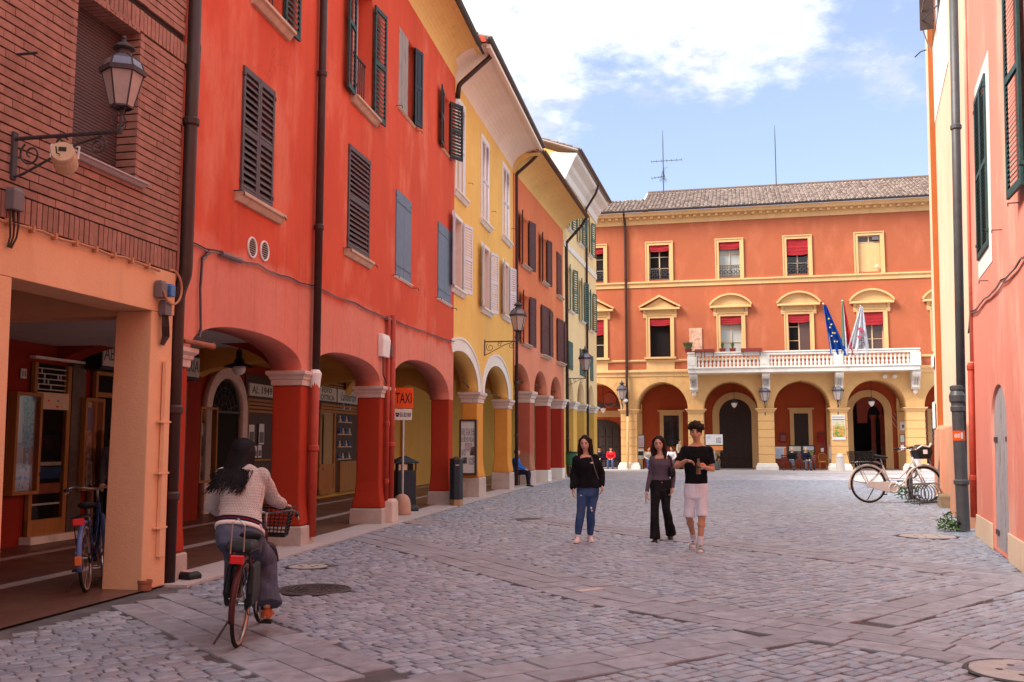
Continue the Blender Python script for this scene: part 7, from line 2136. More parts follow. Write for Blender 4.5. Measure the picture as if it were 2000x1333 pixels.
panel(1523, 845, 1536, 864, 4.5, 'maroon plaque on the porch wall left of the shuttered window', [(0, M['maroon']), ((.1, .9, .1, .7), simple('plaque_text', (.34, .12, .11), .7))], group='maroon plaques'); panel(1597, 845, 1610, 864, 4.5, 'maroon plaque on the porch wall right of the shuttered window', [(0, M['maroon']), ((.1, .9, .1, .7), M['pier_red2'])], group='maroon plaques')
o = panel(1624, 811, 1652, 860, -.06, 'large colour poster of a landscape and fruit hung on the pillar left of the gateway', [(0, M['paper']), ((.04, .96, .12, .55), pattern_mat('fruit_print', (.62, .30, .08), (.16, .26, .06), 6)), ((.04, .96, .55, .78), pattern_mat('hills_print', (.60, .52, .38), (.42, .42, .20), 5)), ((.04, .96, .80, .84), M['inkgrey']), ((.04, .96, .90, .93), M['inkgrey']), ((.04, .96, .03, .06), M['skyblue_p'])])
panel(1758, 825, 1769, 841, 3.2, 'white plate with a round emblem in the gateway arch', [(0, M['paper']), ((.3, .75, .3, .7), M['inkgrey'])]); 
panel(1757, 848, 1768, 866, 1.2, 'upper pale green notice on the maroon board in the gateway arch', [(0, M['maroon']), ((.12, .88, .1, .9), simple('green_notice', (.35, .45, .38), .7))], group='gateway notices'); panel(1757, 868, 1768, 882, 1.2, 'lower white notice on the maroon board in the gateway arch', [(0, M['maroon']), ((.2, .8, .15, .9), M['paper'])], group='gateway notices')
panel(1243, 851, 1258, 874, .95, 'printed timetable sheet above the food poster on the second town hall pillar', [(0, M['offwhite']), ((.1, .9, .1, .8), M['print2'])], frame=M['iron']); panel(1243, 877, 1258, 897, .6, 'white poster with a dark bowl on the second town hall pillar', [(0, M['paper']), ((.1, .9, .35, .75), M['dark_door'])], True)
o = panel(1378, 849, 1412, 880, -.9, 'white blue and orange placard on a grey stand in front of the arched door', [(0, M['paper']), ((.0, 1, .28, .34), M['navy_cloth']), ((.0, 1, .0, .28), M['orange_p']), ((.05, .3, .75, .9), M['skyblue_p']), ((.6, .9, .45, .8), M['print1'])])
x0, x1, z0, z1 = F_PAL.rect(1378, 849, 1412, 880, -.9)
MB().tube([((x1-x0)/2, .06, .3), ((x1-x0)/2, .06, z0+.3)], .05, 8).build('stand_post', M['chrome'], o); MB().lathe([(.26, 0), (.28, .1), (.26, .35), (.16, .52), (.06, .58)], 14, ((x1-x0)/2, .06, 0)).build('stand_base', M['greypipe'], o)
# cane chair
x = F_PAL.s(1607, 905, 1.0)
o = thing('cane_chair', 'round backed cane chair beside the bench of the two old men', 'chair', M=F_PAL.M @ Matrix.Translation((x, .9, 0)))
MB().lathe([(.001, .44), (.26, .44), (.27, .46), (.26, .49), (.001, .49)], 14).build('seat', M['oak'], o)
for a in (45, 135, 225, 315): MB().tube([(.22*math.cos(R(a)), .22*math.sin(R(a)), .44), (.27*math.cos(R(a)), .27*math.sin(R(a)), 0)], .018, 6).build('leg', M['oak'], o)
MB().torus((0, .24, .72), .24, .02, 'y', 18, 6).build('back_hoop', M['oak'], o)
m = MB()
for k in range(-3, 4): m.bar((.065*k, .24, .52), (.065*k, .24, .92-.012*k*k), .012, .012)
tag(m.build('cane_work', M['oak'], o), kind='stuff')
# bicycle rack
o = thing('bicycle_rack', 'grey steel bicycle rack of round hoops under the peach wall', 'bicycle rack', (10.05, 24.6, 0), R(38))
for k in range(7):
    MB().tube([(.0+.15*k+.15*i/24, .25*math.cos(2*math.pi*i/24-1.57), .27+.25*math.sin(2*math.pi*i/24-1.57)) for i in range(25)], .014, 6).build('hoop', M['greypipe'], o, smooth=True)
for y in (-.2, .2): MB().tube([(-.1, y, .06), (1.25, y, .06)], .02, 6).build('rail', M['greypipe'], o)
MB().tube([(-.1, -.2, .06), (-.1, -.2, 0)], .02, 6).build('foot', M['greypipe'], o)
for k, (u, v0, v1) in enumerate(((1833, 918, 977), (1828, 920, 975), (1822, 918, 972))):
    p = gnd(u, v1)
    pp_ = F_BEI.w(.2+.28*k, -.62-.04*k, 0)
    oo = thing('rack_post', ('nearest', 'middle', 'farthest')[k] + ' of three grey steel posts behind the white bicycle wheel', 'post', (pp_.x, pp_.y, 0), group='steel posts')
    MB().tube([(0, 0, 0), (0, 0, .88)], .038, 8).build('tube', M['greypipe'], oo, smooth=True); MB().torus((.06, 0, .70), .12, .012, 'y', 14, 5).build('ring', M['iron'], oo)
# ============================================================ bicycles
def bicycle(label, loc, rz, scale=1.0, lean=0.0, frame='bikewhite', fender='bikewhite', spokes=28, front_basket=False, rear_basket=False, rack=False, chaincase=None, tyre='tyre', wall_=None, refl=True, style='step', pannier=False, bag=False, steer=0.0, chain=True, group='bicycles', crank=0.6):
    o = thing('bicycle', label, 'bicycle', M=Matrix.Translation(V(loc)) @ Matrix.Rotation(rz, 4, 'Z') @ Matrix.Rotation(lean, 4, 'X') @ Matrix.Scale(scale, 4), group=group)
    r = .345; wb = 1.08
    fm, fe = M[frame], M[fender]
    for k, x in enumerate((0, wb)):
        rot = (0, 0, steer if k else 0)
        w = MB().torus((0, 0, 0), r-.018, .018, 'y', 40, 8).build('wheel', M[tyre], o, smooth=True, loc=(x, 0, r), rot=rot)
        if wall_: MB().torus((0, 0, 0), r-.03, .016, 'y', 40, 6, flat=1.15).build('tyre_wall', M[wall_], w, smooth=True)
        MB().torus((0, 0, 0), r-.042, .009, 'y', 40, 6, flat=1.6).build('rim', M['chrome'], w, smooth=True)
        m = MB()
        for q in range(spokes):
            a = 2*math.pi*q/spokes; s = .03 if q % 2 else -.03
            b = a + (.35 if (q//2) % 2 else -.35)
            m.tube([(.02*math.cos(b), s, .02*math.sin(b)), ((r-.045)*math.cos(a), 0, (r-.045)*math.sin(a))], .0016, 3, cap=False)
        tag(m.build('spokes', M['chrome'], w), kind='stuff')
        MB().lathe([(.012, -.055), (.026, -.035), (.016, -.025), (.016, .025), (.026, .035), (.012, .055)], 10, M=Matrix.Rotation(R(90), 4, 'X')).build('hub', M['chrome'], w)
        a0, a1 = (R(12), R(195)) if k == 0 else (R(30), R(190))
        MB().torus((0, 0, 0), r+.020, .023, 'y', 26, 8, a0, a1, flat=1.1).build('fender', fe, w, smooth=True)
        m = MB()
        for s in (-.05, .05):
            for ang in ((150,) if k else (120, 165)): m.tube([(0, s, 0), ((r+.02)*math.cos(R(ang)), s*.6, (r+.02)*math.sin(R(ang)))], .004, 5)
        m.build('fender_stay', M['chrome'], w)
    BB = V((.45, 0, .285)); ST = V((.29, 0, .70)); HT, HB = V((.865, 0, .86)), V((.93, 0, .66))
    m = MB()
    m.tube([BB, ST], .017, 8)
    if style == 'step':
        m.tube([HB+V((-.01, 0, .03)), (.80, 0, .50), (.62, 0, .34), BB+V((0, 0, .01))], .019, 8)
        m.tube([HT+V((.01, 0, -.06)), (.76, 0, .62), (.60, 0, .46), BB*.55+ST*.45+V((0, 0, .0))], .014, 8)
    else:
        m.tube([HB, BB], .022, 8); m.tube([HT+V((.01, 0, -.04)), ST+V((.02, 0, -.12))], .016, 8)
    m.tube([HT, HB], .023, 8)
    for s in (-.055, .055):
        m.tube([BB+V((-.03, s*.5, 0)), (0, s, r)], .010, 6); m.tube([ST+V((0, s*.4, -.06)), (0, s, r)], .009, 6)
    m.lathe([(.025, -.04), (.025, .04)], 10, M=Matrix.Translation(BB) @ Matrix.Rotation(R(90), 4, 'X'))
    m.build('frame', fm, o, smooth=True)
    m = MB()
    for s in (-.055, .055): m.tube([HB+V((.01, s*.8, -.03)), (1.0, s, .52), (wb, s, r)], .012, 7)
    m.tube([HB+V((.01, -.05, -.03)), HB+V((.01, .05, -.03))], .016, 7)
    m.build('fork', fm, o, smooth=True)
    m = MB(); m.tube([HT, HT+V((-.03, 0, .12)), HT+V((.0, 0, .15))], .014, 8)
    hb = MB()
    for s in (-1, 1): hb.tube([HT+V((.0, 0, .15)), HT+V((.03, s*.10, .165)), HT+V((-.02, s*.24, .19)), HT+V((-.13, s*.29, .18)), HT+V((-.20, s*.30, .165))], .011, 7)
    m.build('stem', M['chrome'], o, smooth=True); hb.build('handlebar', M['chrome'], o, smooth=True)
    for s in (-1, 1):
        MB().tube([HT+V((-.10, s*.288, .182)), HT+V((-.22, s*.30, .163))], .017, 8).build('grip', M['black'], o)
        MB().tube([HT+V((-.04, s*.26, .17)), HT+V((-.06, s*.29, .14)), HT+V((-.15, s*.31, .12))], .006, 5).build('brake_lever', M['chrome'], o)
    MB().tube([ST, ST+V((-.035, 0, .14))], .012, 8).build('seat_post', M['chrome'], o)
    sd = ST+V((-.04, 0, .16))
    rings = []
    for x, w_, h_, z_ in ((-.13, .02, .02, .025), (-.12, .085, .035, .02), (-.07, .10, .04, .015), (0, .07, .035, .005), (.08, .035, .028, .0), (.13, .022, .02, -.003), (.15, .006, .006, -.005)):
        rings.append([sd+V((x, w_*math.cos(2*math.pi*k/12), z_+h_*math.sin(2*math.pi*k/12))) for k in range(12)])
    MB().loft(rings).build('saddle', M['black'], o, smooth=True)
    if chaincase:
        q = [(BB.x+.11*math.cos(t), BB.z+.11*math.sin(t)) for t in [math.pi/2-math.pi*k/14 for k in range(15)]] + [(0+.06*math.cos(t), r+.06*math.sin(t)) for t in [-math.pi/2-math.pi*k/8 for k in range(9)]]
        MB().prism(q, -.075, -.045, 'xz').build('chain_case', M[chaincase], o, bevel=.008)
        MB().torus((BB.x, -.08, BB.z), .085, .014, 'y', 18, 6).build('chain_case_rim', M['bikewhite'], o)
    elif chain:
        MB().torus((BB.x, -.055, BB.z), .085, .007, 'y', 22, 5).build('chainring', M['chrome'], o); MB().torus((0, -.045, r), .045, .012, 'y', 16, 5).build('cassette', M['black'], o)
        m = MB(); m.tube([(BB.x, -.055, BB.z+.085), (0, -.05, r+.045)], .004, 4); m.tube([(BB.x, -.055, BB.z-.085), (.06, -.05, r-.10), (0, -.05, r-.045)], .004, 4); m.build('chain', M['black'], o)
    for s in (-1, 1):
        a = crank + (math.pi if s > 0 else 0)
        e = BB+V((.16*math.cos(a), s*.095, .16*math.sin(a)))
        c = MB(); c.tube([BB+V((0, s*.065, 0)), e], .010, 6); c.build('crank', M['chrome'], o)
        MB().box(e.x-.045, e.x+.045, min(e.y, e.y+s*.09), max(e.y, e.y+s*.09), e.z-.012, e.z+.012).build('pedal', M['black'], o, bevel=.004)
    m = MB(); m.tube([(.12, .07, r-.08), (.02, .20, .01)], .009, 6); m.build('kickstand', M['iron'], o)
    if refl and not pannier:
        MB().box(-r-.075, -r-.050, -.030, .030, r-.03, r+.06).build('tail_reflector', M['orange_refl' if frame == 'bikeblue' else 'reflector'], o, bevel=.006)
    if rack:
        m = MB(); z = r*2+.085
        for s in (-.07, .07):
            m.tube([(-.30, s, z), (.18, s, z), (.26, s*.4, z-.05)], .007, 6); m.tube([(-.20, s, z), (0, s, r)], .006, 6)
        for x in (-.30, -.15, 0, .15): m.tube([(x, -.07, z), (x, .07, z)], .006, 5)
        m.build('rack', M['black' if frame != 'bikewhite' else 'chrome'], o, smooth=True)
        if refl: MB().box(-.335, -.31, -.055, .055, z-.075, z-.005).build('rack_reflector', M['reflector'], o, bevel=.008)
    def basket(c, lx, ly, h, mat='black', name='basket', taper=.8):
        m = MB()
        def rr(t): f = taper+(1-taper)*t; return [c+V((sx*lx*f, sy*ly*f, h*t)) for sx, sy in ((-1, -1), (1, -1), (1, 1), (-1, 1))]
        n = 8
        for t in [k/n for k in range(n+1)]:
            q = rr(t)
            for k in range(4): m.bar(q[k], q[(k+1) % 4], .006 if 0 < t < 1 else .014, .006 if 0 < t < 1 else .014)
        lo, hi = rr(0), rr(1)
        for k in range(4):
            for t in [i/9 for i in range(9)]:
                m.bar(lo[k]+(lo[(k+1) % 4]-lo[k])*t, hi[k]+(hi[(k+1) % 4]-hi[k])*t, .005, .005)
        for t in [i/8 for i in range(1, 8)]: m.bar(lo[0]+(lo[1]-lo[0])*t, lo[3]+(lo[2]-lo[3])*t, .005, .005)
        tag(m.build(name, M[mat], o), kind='stuff')
    if front_basket: basket(V((1.08, -.0, .80)), .15, .19, .26)
    if rear_basket: basket(V((-.12, 0, .745)), .21, .16, .22)
    if bag:
        MB().loft([rring(.93, 1.15, -.17, .17, .83), rring(.90, 1.20, -.20, .20, .95), rring(.91, 1.18, -.19, .19, 1.05), rring(.97, 1.12, -.10, .10, 1.10)]).build('bag', M['black'], o, bevel=.03)
        MB().box(1.0, 1.08, -.205, -.198, .92, 1.0).build('bag_label', M['white'], o); MB().tube([(.88, -.15, 1.0), (.98, -.22, 1.08), (1.12, -.2, 1.05), (1.2, -.1, 1.12)], .015, 6).build('bag_strap', M['white'], o)
    if pannier:
        for s in (-1, 1):
            MB().loft([rring(-.15, .12, s*.085-.022, s*.085+.022, .34), rring(-.20, .16, s*.09-.028, s*.09+.028, .46), rring(-.16, .14, s*.085-.022, s*.085+.022, .68)]).build('wheel_guard', M['black'], o, bevel=.03)
    return o
# cyclist's bicycle, seen from behind
p = gnd(457, 1270)
RB = bicycle('dull red city bicycle with red rear reflector, ridden by the woman in cream', (p.x, p.y+.10, 0), R(94), .93, R(3), 'bikered', 'bikered', front_basket=True, rack=True, pannier=True, wall_='tyre_wall', style='step', group='bicycles', crank=-1.45, steer=R(-6))
MB().tube([(-.34, .05, .78), (-.32, .055, 1.02), (-.30, .02, 1.05), (-.32, -.04, 1.0), (-.34, -.05, .80)], .006, 5).build('rack_wire', M['chrome'], RB)
MB().loft([rring(-.30, .0, -.09, .09, .785), rring(-.30, .0, -.11, .11, .83), rring(-.26, -.02, -.09, .09, .87)]).build('rack_pad', M['black'], RB, bevel=.015)
p = gnd(167, 1160)
bicycle('blue bicycle with lilac rear fender leaning behind the stucco pillar', (p.x, p.y+.02, 0.012), R(104), 1.0, R(-4), 'bikeblue', 'fenderblue', rack=True, tyre='tyre', wall_='tyre_wall', steer=R(12), group='bicycles', pannier=False)
p0, p1 = gnd(1698, 983), gnd(1809, 983)
sc_ = (p1.x-p0.x)/1.08
bicycle('ivory white ladies bicycle with rear basket parked at the rack on the right', (p0.x, p0.y, 0.004), R(1), sc_, R(-2), 'bikewhite', 'bikewhite', rear_basket=True, bag=True, chaincase='bikewhite', rack=True, group='bicycles', refl=False, crank=.9)
for lb, u, y, rz in (('dark bicycle standing in the shade of the open town hall gateway', 1700, 5.4, 10), ('dark bicycle leaning by the closed arched town hall door', 1408, 1.6, 60), ('dark bicycle in the arcade at the far right, by the lattice window', 1812, 1.2, 40)):
    x = F_PAL.s(u, 905, y); w = F_PAL.w(x-.5, y, 0)
    bicycle(lb, (w.x, w.y, 0.02), R(rz), 1.0, R(5), 'black', 'black', spokes=12, group='bicycles')
# ============================================================ people
def remesh(mb, mat, name, voxel, smooth=4, disp=None):
    me = bpy.data.meshes.new('t'); me.from_pydata(mb.v, [], mb.f)
    bm = bmesh.new(); bm.from_mesh(me); bmesh.ops.recalc_face_normals(bm, faces=bm.faces); bm.to_mesh(me); bm.free()
    t = bpy.data.objects.new('t', me); COL.objects.link(t)
    r = t.modifiers.new('r', 'REMESH'); r.mode = 'VOXEL'; r.voxel_size = voxel; r.use_smooth_shade = True
    s = t.modifiers.new('s', 'SMOOTH'); s.factor = .5; s.iterations = smooth
    out = eval_mesh(t); bpy.data.objects.remove(t)
    if disp:
        amp, sc = disp
        nrm = [v.normal.copy() for v in out.vertices]
        for v, n in zip(out.vertices, nrm):
            q = V((v.co.x*sc, v.co.y*sc, v.co.z*sc*.55))
            v.co += n*(amp*(noise.noise(q) + .5*noise.noise(q*2.3)))
    out.materials.clear(); out.materials.append(mat); out.name = name
    out.polygons.foreach_set('use_smooth', [True]*len(out.polygons))
    return out
def frame_from(fwd, up=V((0, 0, 1))):
    f = V(fwd).normalized(); s = up.cross(f).normalized() if abs(f.dot(up)) < .99 else V((1, 0, 0))     # side = person's left for fwd
    u = f.cross(s).normalized()
    return s, f, u
def ering(c, s, f, w, d, n=18, sq=1.0, fr=1.0):
    pts = []
    for k in range(n):
        a = 2*math.pi*k/n; cx, sx = math.cos(a), math.sin(a)
        dd = d*(fr if sx > 0 else 1.0)
        pts.append(c + s*(w*math.copysign(abs(cx)**sq, cx)) + f*(dd*math.copysign(abs(sx)**sq, sx)))
    return pts
def torso(mb, pel, neck, side_h, side_s, fwd, prof, inflate=0.0, n=20):
    ax = neck-pel; rings = []
    for t, w, d, off in prof:
        s = (side_h*(1-t) + side_s*t) if 0 <= t <= 1 else (side_h if t < 0 else side_s)
        s = s.normalized(); f = (fwd - s*fwd.dot(s)).normalized()
        f = (f - ax.normalized()*f.dot(ax.normalized())).normalized()
        rings.append(ering(pel+ax*t + f*off, s, f, w+inflate, d+inflate, n, .9))
    mb.loft(rings)
F_PROF = [(-.24, .06, .06, 0), (-.18, .15, .11, -.005), (-.02, .170, .118, -.01), (.14, .155, .108, 0), (.34, .122, .088, .005), (.52, .132, .098, .005), (.70, .148, .115, .015), (.84, .150, .100, .006), (.95, .120, .075, -.005), (1.03, .06, .055, -.012)]
M_PROF = [(-.24, .06, .06, 0), (-.18, .15, .11, -.005), (-.02, .162, .112, -.005), (.14, .155, .105, 0), (.34, .150, .098, .0), (.55, .165, .108, .0), (.72, .182, .120, .01), (.86, .182, .105, .0), (.95, .145, .08, -.005), (1.03, .065, .06, -.01)]
def limb(mb, pts, rad, n=12, open_end=False):
    """smooth tapered limb through joints with radii (cubic resample)."""
    P, Rr = [], []
    m = len(pts)
    for i in range(m-1):
        for k in range(4):
            t = k/4; P.append(pts[i]*(1-t)+pts[i+1]*t); Rr.append(rad[i]*(1-t)+rad[i+1]*t)
    P.append(pts[-1]); Rr.append(rad[-1])
    a = (P[1]-P[0]).normalized(); b = (P[-1]-P[-2]).normalized()
    P = [P[0]-a*Rr[0]*.8] + P + ([] if open_end else [P[-1]+b*Rr[-1]*.7]); Rr = [Rr[0]*.5] + Rr + ([] if open_end else [Rr[-1]*.5])
    mb.tube(P, Rr, n)
def hand(mb, wrist, tip_dir, palm_n, thumb_side, curl=.35, L=.175, fist=False):
    """palm and five separate fingers; palm_n: direction the palm faces; thumb_side: direction of the thumb."""
    d = V(tip_dir).normalized(); nrm = V(palm_n); nrm = (nrm-d*nrm.dot(d)).normalized(); th = d.cross(nrm).normalized()
    if th.dot(V(thumb_side)) < 0: th = -th
    pl = L*.5
    rings = []
    for t, w, h in ((0, .026, .020), (.35, .036, .018), (.8, .042, .016), (1.0, .038, .013)):
        rings.append(ering(V(wrist)+d*(pl*t), th, nrm, w, h, 10))
    mb.loft(rings)
    for k, (o, l) in enumerate(((.030, .82), (.010, .95), (-.011, .88), (-.030, .68))):
        p = V(wrist)+d*(pl*.92)+th*o; q = d; pts = [p]; c = curl*(1+.15*k)
        for s, seg in enumerate((.46, .32, .24)):
            q = (q*math.cos(c) + nrm*math.sin(c)).normalized(); nn = nrm
            pts.append(pts[-1]+q*(L*.5*l*seg*1.0)); 
        mb.tube(pts, [.0105, .010, .009, .007], 7)
    p = V(wrist)+d*(pl*.25)+th*.030
    q1 = (d*.6+th*.75+nrm*.25).normalized(); q2 = (d*.85+th*.25+nrm*.4).normalized()
    mb.tube([p, p+q1*.04, p+q1*.04+q2*.032, p+q1*.04+q2*.055], [.014, .012, .010, .008], 7)
def shoe(mb, ankle, toe, h=.075, w=.042, up=V((0, 0, 1)), sole=.0):
    a, t = V(ankle), V(toe); d = (t-a); d = V((d.x, d.y, 0)); L = max(d.length, .02); d.normalize(); s = V((-d.y, d.x, 0))
    heel = V((a.x, a.y, min(a.z-.07, t.z))) - d*.06
    z0 = heel.z; tz = t.z
    rings = []
    tot = .26
    for q, ww, hh, in ((0, .5, .55), (.08, .85, .8), (.25, .92, 1.05), (.45, .92, .9), (.62, 1.05, .62), (.8, 1.08, .48), (.93, .8, .40), (1, .35, .25)):
        c = heel + d*(tot*q); c.z = z0 + (tz-z0)*q
        rings.append([c + s*(w*ww*math.cos(2*math.pi*k/12)) + V((0, 0, max(0, math.sin(2*math.pi*k/12))*h*hh + (0 if math.sin(2*math.pi*k/12) >= -1e-6 else -.0) + (.0))) + V((0, 0, -.004 if math.sin(2*math.pi*k/12) < 0 else 0)) for k in range(12)])
    mb.loft(rings)
def head_geo(mb, c, fwd, up, sc=1.0, male=False):
    s, f, u = frame_from(fwd, up)
    N, Mv = 40, 30; rings = []
    g = lambda a, b: math.exp(-(a*a)/(b*b))
    for i in range(Mv+1):
        th = math.pi*i/Mv; z = -math.cos(th); r = max(math.sin(th), 1e-3); ring = []
        for k in range(N):
            a = 2*math.pi*k/N; x, y = r*math.cos(a), r*math.sin(a)      # y>0 forward
            X, Y, Z = x*.077, y*.098, z*.118
            if z < 0:
                q = (-z)**1.4; X *= 1-.34*q*(.9 if male else 1.05); Y = Y*(1-.30*q) + (.022*q if True else 0)
            if y > 0: Y *= .94
            if y > .2:
                fr = min(1, (y-.2)/.4)
                Y += fr*(.024*g(X, .013)*g(Z+.028, .020) + .012*g(X, .009)*g(Z-.002, .022))       # nose, bridge
                Y -= fr*.011*(g(X-.030, .017)+g(X+.030, .017))*g(Z-.006, .014)                      # sockets
                Y += fr*.004*g(Z-.030, .012)*g(X, .045)                                              # brow
                Y += fr*.006*g(X, .022)*g(Z+.066, .010)                                              # lips
                Y += fr*.006*g(X, .022)*g(Z+.100, .016)                                              # chin
            ring.append(V(c) + (s*X + f*Y + u*Z)*sc)
        rings.append(ring)
    mb.loft(rings)
    for e in (-1, 1): mb.ball(V(c)+(s*(e*.078)+f*(-.008)+u*(-.008))*sc, .03*sc, 8, 6, (.35, .6, 1))
    return s, f, u
def face_parts(root, c, s, f, u, sc, brow_mat, thick=1.0, lip='lip'):
    for e in (-1, 1):
        p = V(c)+(s*(e*.030)+f*.0775+u*.006)*sc
        MB().ball(p, .0105*sc, 10, 8, (1.25, 1, .75)).build('eye', M['eyew'], root, smooth=True)
        MB().tube([V(c)+(s*(e*.014)+f*.087+u*.026)*sc, V(c)+(s*(e*.032)+f*.088+u*.031)*sc, V(c)+(s*(e*.050)+f*.074+u*.026)*sc], [.0035*thick, .0042*thick, .0025*thick], 6).build('eyebrow', brow_mat, root)
    m = MB()
    m.tube([V(c)+(s*(-.022)+f*.0815+u*(-.067))*sc, V(c)+(f*.0955+u*(-.064))*sc, V(c)+(s*.022+f*.0815+u*(-.067))*sc], [.003, .0058, .003], 7)
    m.build('mouth', M[lip], root)
def strands(mb, n, path, r=.006, seed=1):
    q = random.Random(seed)
    for k in range(n):
        pts = path(k/n, q)
        m = len(pts)
        mb.tube(pts, [r*(1-.75*(i/(m-1))**2) for i in range(m)], 5)
def px(u, v, Y):
    d = ray(u, v); return V((0, 0, CAM_H)) + d*(Y/d.y)
def figure(label, J, fwd, face, sex='f', skin='skin', group='people walking', voxel=.0085, headsc=1.0, tilt=V((0, 0, 1))):
    """Root and continuous body from joints J (world); returns what clothes and hair need."""
    base = V((J['pel'].x, J['pel'].y, 0))
    o = thing('person', label, 'person', base, group=group)
    J = {k: V(v)-base for k, v in J.items()}
    fwd = V(fwd).normalized()
    sh = (J['shL']-J['shR']).normalized(); hp = (J['hipL']-J['hipR']).normalized()
    prof = F_PROF if sex == 'f' else M_PROF
    b = MB()
    torso(b, J['pel'], J['neck'], hp, sh, fwd, prof, -.004)
    k = 1.0 if sex == 'm' else .86
    for S_ in 'LR':
        limb(b, [J['sh'+S_], J['el'+S_], J['wr'+S_]], [.052*k, .040*k, .027*k])
        m_ = J['el'+S_]*.62+J['wr'+S_]*.38; b.ball(m_, .041*k, 10, 8)
        b.ball(J['sh'+S_], .060*k, 12, 8)
        limb(b, [J['hip'+S_], J['kn'+S_], J['an'+S_]], [.082, .054, .036])
        cf = J['kn'+S_]*.68+J['an'+S_]*.32; b.ball(cf, .056*k+.004, 10, 8)
        shoe(b, J['an'+S_], J['to'+S_], .065, .038)
    fd = V(face).normalized()
    hs, hf, hu = frame_from(fd, tilt)
    b.tube([J['neck']-(J['neck']-J['pel']).normalized()*.05, J['neck'], J['head']-hu*.05*headsc-hf*.01], [.062*k, .052*k, .050*k], 14)
    head_geo(b, J['head'], fd, tilt, headsc, sex == 'm')
    return o, J, b, (sh, hp, fwd, hs, hf, hu, prof, k)
def finish_body(o, b, skin, voxel): return link('body', remesh(b, M[skin], 'body', voxel, 2), o)

# ---- helper: trousers and tops
def trousers(J, ctx, r, flare=None, top=.16, inflate=.012, bottom='an', extra=0.0, belly=1.0):
    sh, hp, fwd, hs, hf, hu, prof, k = ctx
    m = MB()
    pr = [(t, w, d, off) for t, w, d, off in prof if t <= top+.001]
    ax = J['neck']-J['pel']
    torso(m, J['pel'], J['neck'], hp, sh, fwd, pr + [(top+.02, pr[-1][1]-.004, pr[-1][2]-.002, pr[-1][3])], inflate)
    for S_ in 'LR':
        if bottom == 'an':
            a = J['an'+S_]+(J['an'+S_]-J['kn'+S_]).normalized()*extra
            limb(m, [J['hip'+S_], J['kn'+S_], (J['kn'+S_]*.5+a*.5), a], r, 16, True)
        else:
            limb(m, [J['hip'+S_], J['hip'+S_]*.35+J['kn'+S_]*.65, J['kn'+S_]+(J['kn'+S_]-J['hip'+S_]).normalized()*.01], r, 16, True)
    return m
def top_mesh(J, ctx, lo, hi, inflate, sleeve, sl_r, loose=0.0, neckdrop=0.0):
    sh, hp, fwd, hs, hf, hu, prof, k = ctx
    m = MB()
    pr = [(t, w, d, off) for t, w, d, off in prof if lo+.02 < t < hi-.01]
    def at(t):
        for (a, b) in zip(prof, prof[1:]):
            if a[0] <= t <= b[0]:
                q = (t-a[0])/(b[0]-a[0]); return tuple(a[i]*(1-q)+b[i]*q for i in range(4))
    pr = [at(lo)] + pr + [at(hi)]
    pr = [(t, w+loose*(1-abs(t-.4)), d+loose*(1-abs(t-.4)), off) for t, w, d, off in pr]
    torso(m, J['pel'], J['neck'], hp, sh, fwd, pr, inflate)
    for S_ in 'LR':
        m.ball(J['sh'+S_], sl_r[0]*1.12, 14, 10)
        if sleeve == 'long': limb(m, [J['sh'+S_], J['el'+S_], J['wr'+S_]], sl_r, 14)
        else: limb(m, [J['sh'+S_], J['sh'+S_]*.30+J['el'+S_]*.70], sl_r[:2], 14, True)
    return m

# ================================================= cyclist (back view)
Y = 7.95
J = dict(pel=px(468, 1050, 7.80), neck=px(474, 915, 8.13), head=px(476, 888, 8.18), shL=px(437, 930, 8.10), shR=px(511, 932, 8.10),
         elL=px(413, 990, 8.25), wrL=px(436, 1000, 8.47), elR=px(534, 974, 8.27), wrR=px(552, 987, 8.45),
         hipL=px(453, 1054, 7.84), hipR=px(489, 1056, 7.84), knL=px(460, 1080, 8.27), anL=px(464, 1145, 8.22), toL=px(464, 1160, 8.38), knR=px(517, 1098, 8.16), anR=px(521, 1183, 7.98), toR=px(524, 1199, 8.14))
o, Jc, b, ctx = figure('woman cycling away in a cream ribbed sweater and wide grey jeans, long black hair', J, (0, 1, .1), (.12, 1, -.05), 'f', group='people in the street', tilt=V((0, -.15, 1)))
hand(b, Jc['wrR'], V((.35, .8, -.15)), (0, .1, -1), (-1, .2, 0), .75); hand(b, Jc['wrL'], V((-.1, 1, -.1)), (0, .1, -1), (1, .2, 0), .75)
finish_body(o, b, 'skin3', .008)
def knit_mat():
    t = NT('cream_rib_knit'); ob = t.obj(); s = t.sep(ob)
    wv = t.n.new('ShaderNodeTexWave'); wv.wave_type = 'BANDS'; wv.bands_direction = 'X'; t.l.new(t.map(ob, (1, 1, 1)), wv.inputs['Vector']); wv.inputs['Scale'].default_value = 26; wv.inputs['Distortion'].default_value = .6; wv.inputs['Detail'].default_value = 1
    w2 = t.n.new('ShaderNodeTexWave'); w2.bands_direction = 'Z'; t.l.new(ob, w2.inputs['Vector']); w2.inputs['Scale'].default_value = 26; w2.inputs['Distortion'].default_value = .8
    h = t.math('MULTIPLY', wv.outputs['Fac'], w2.outputs['Fac'])
    c = t.mix(t.mr(h, 0, .8), (.66, .57, .54), (.88, .80, .77))
    c = t.mix(t.mr(t.noise(ob, 3, 4), .35, .7, 0, .3), c, (.70, .60, .58))
    t.bump(h, .8, .02)
    return t.done(c, .95, 0, .1)
M['knit'] = knit_mat()
m = top_mesh(Jc, ctx, .10, 1.0, .020, 'long', [.066, .064, .046], loose=.018)
tp = link('sweater', remesh(m, M['knit'], 'sweater', .010, 4, (.010, 9)), o)
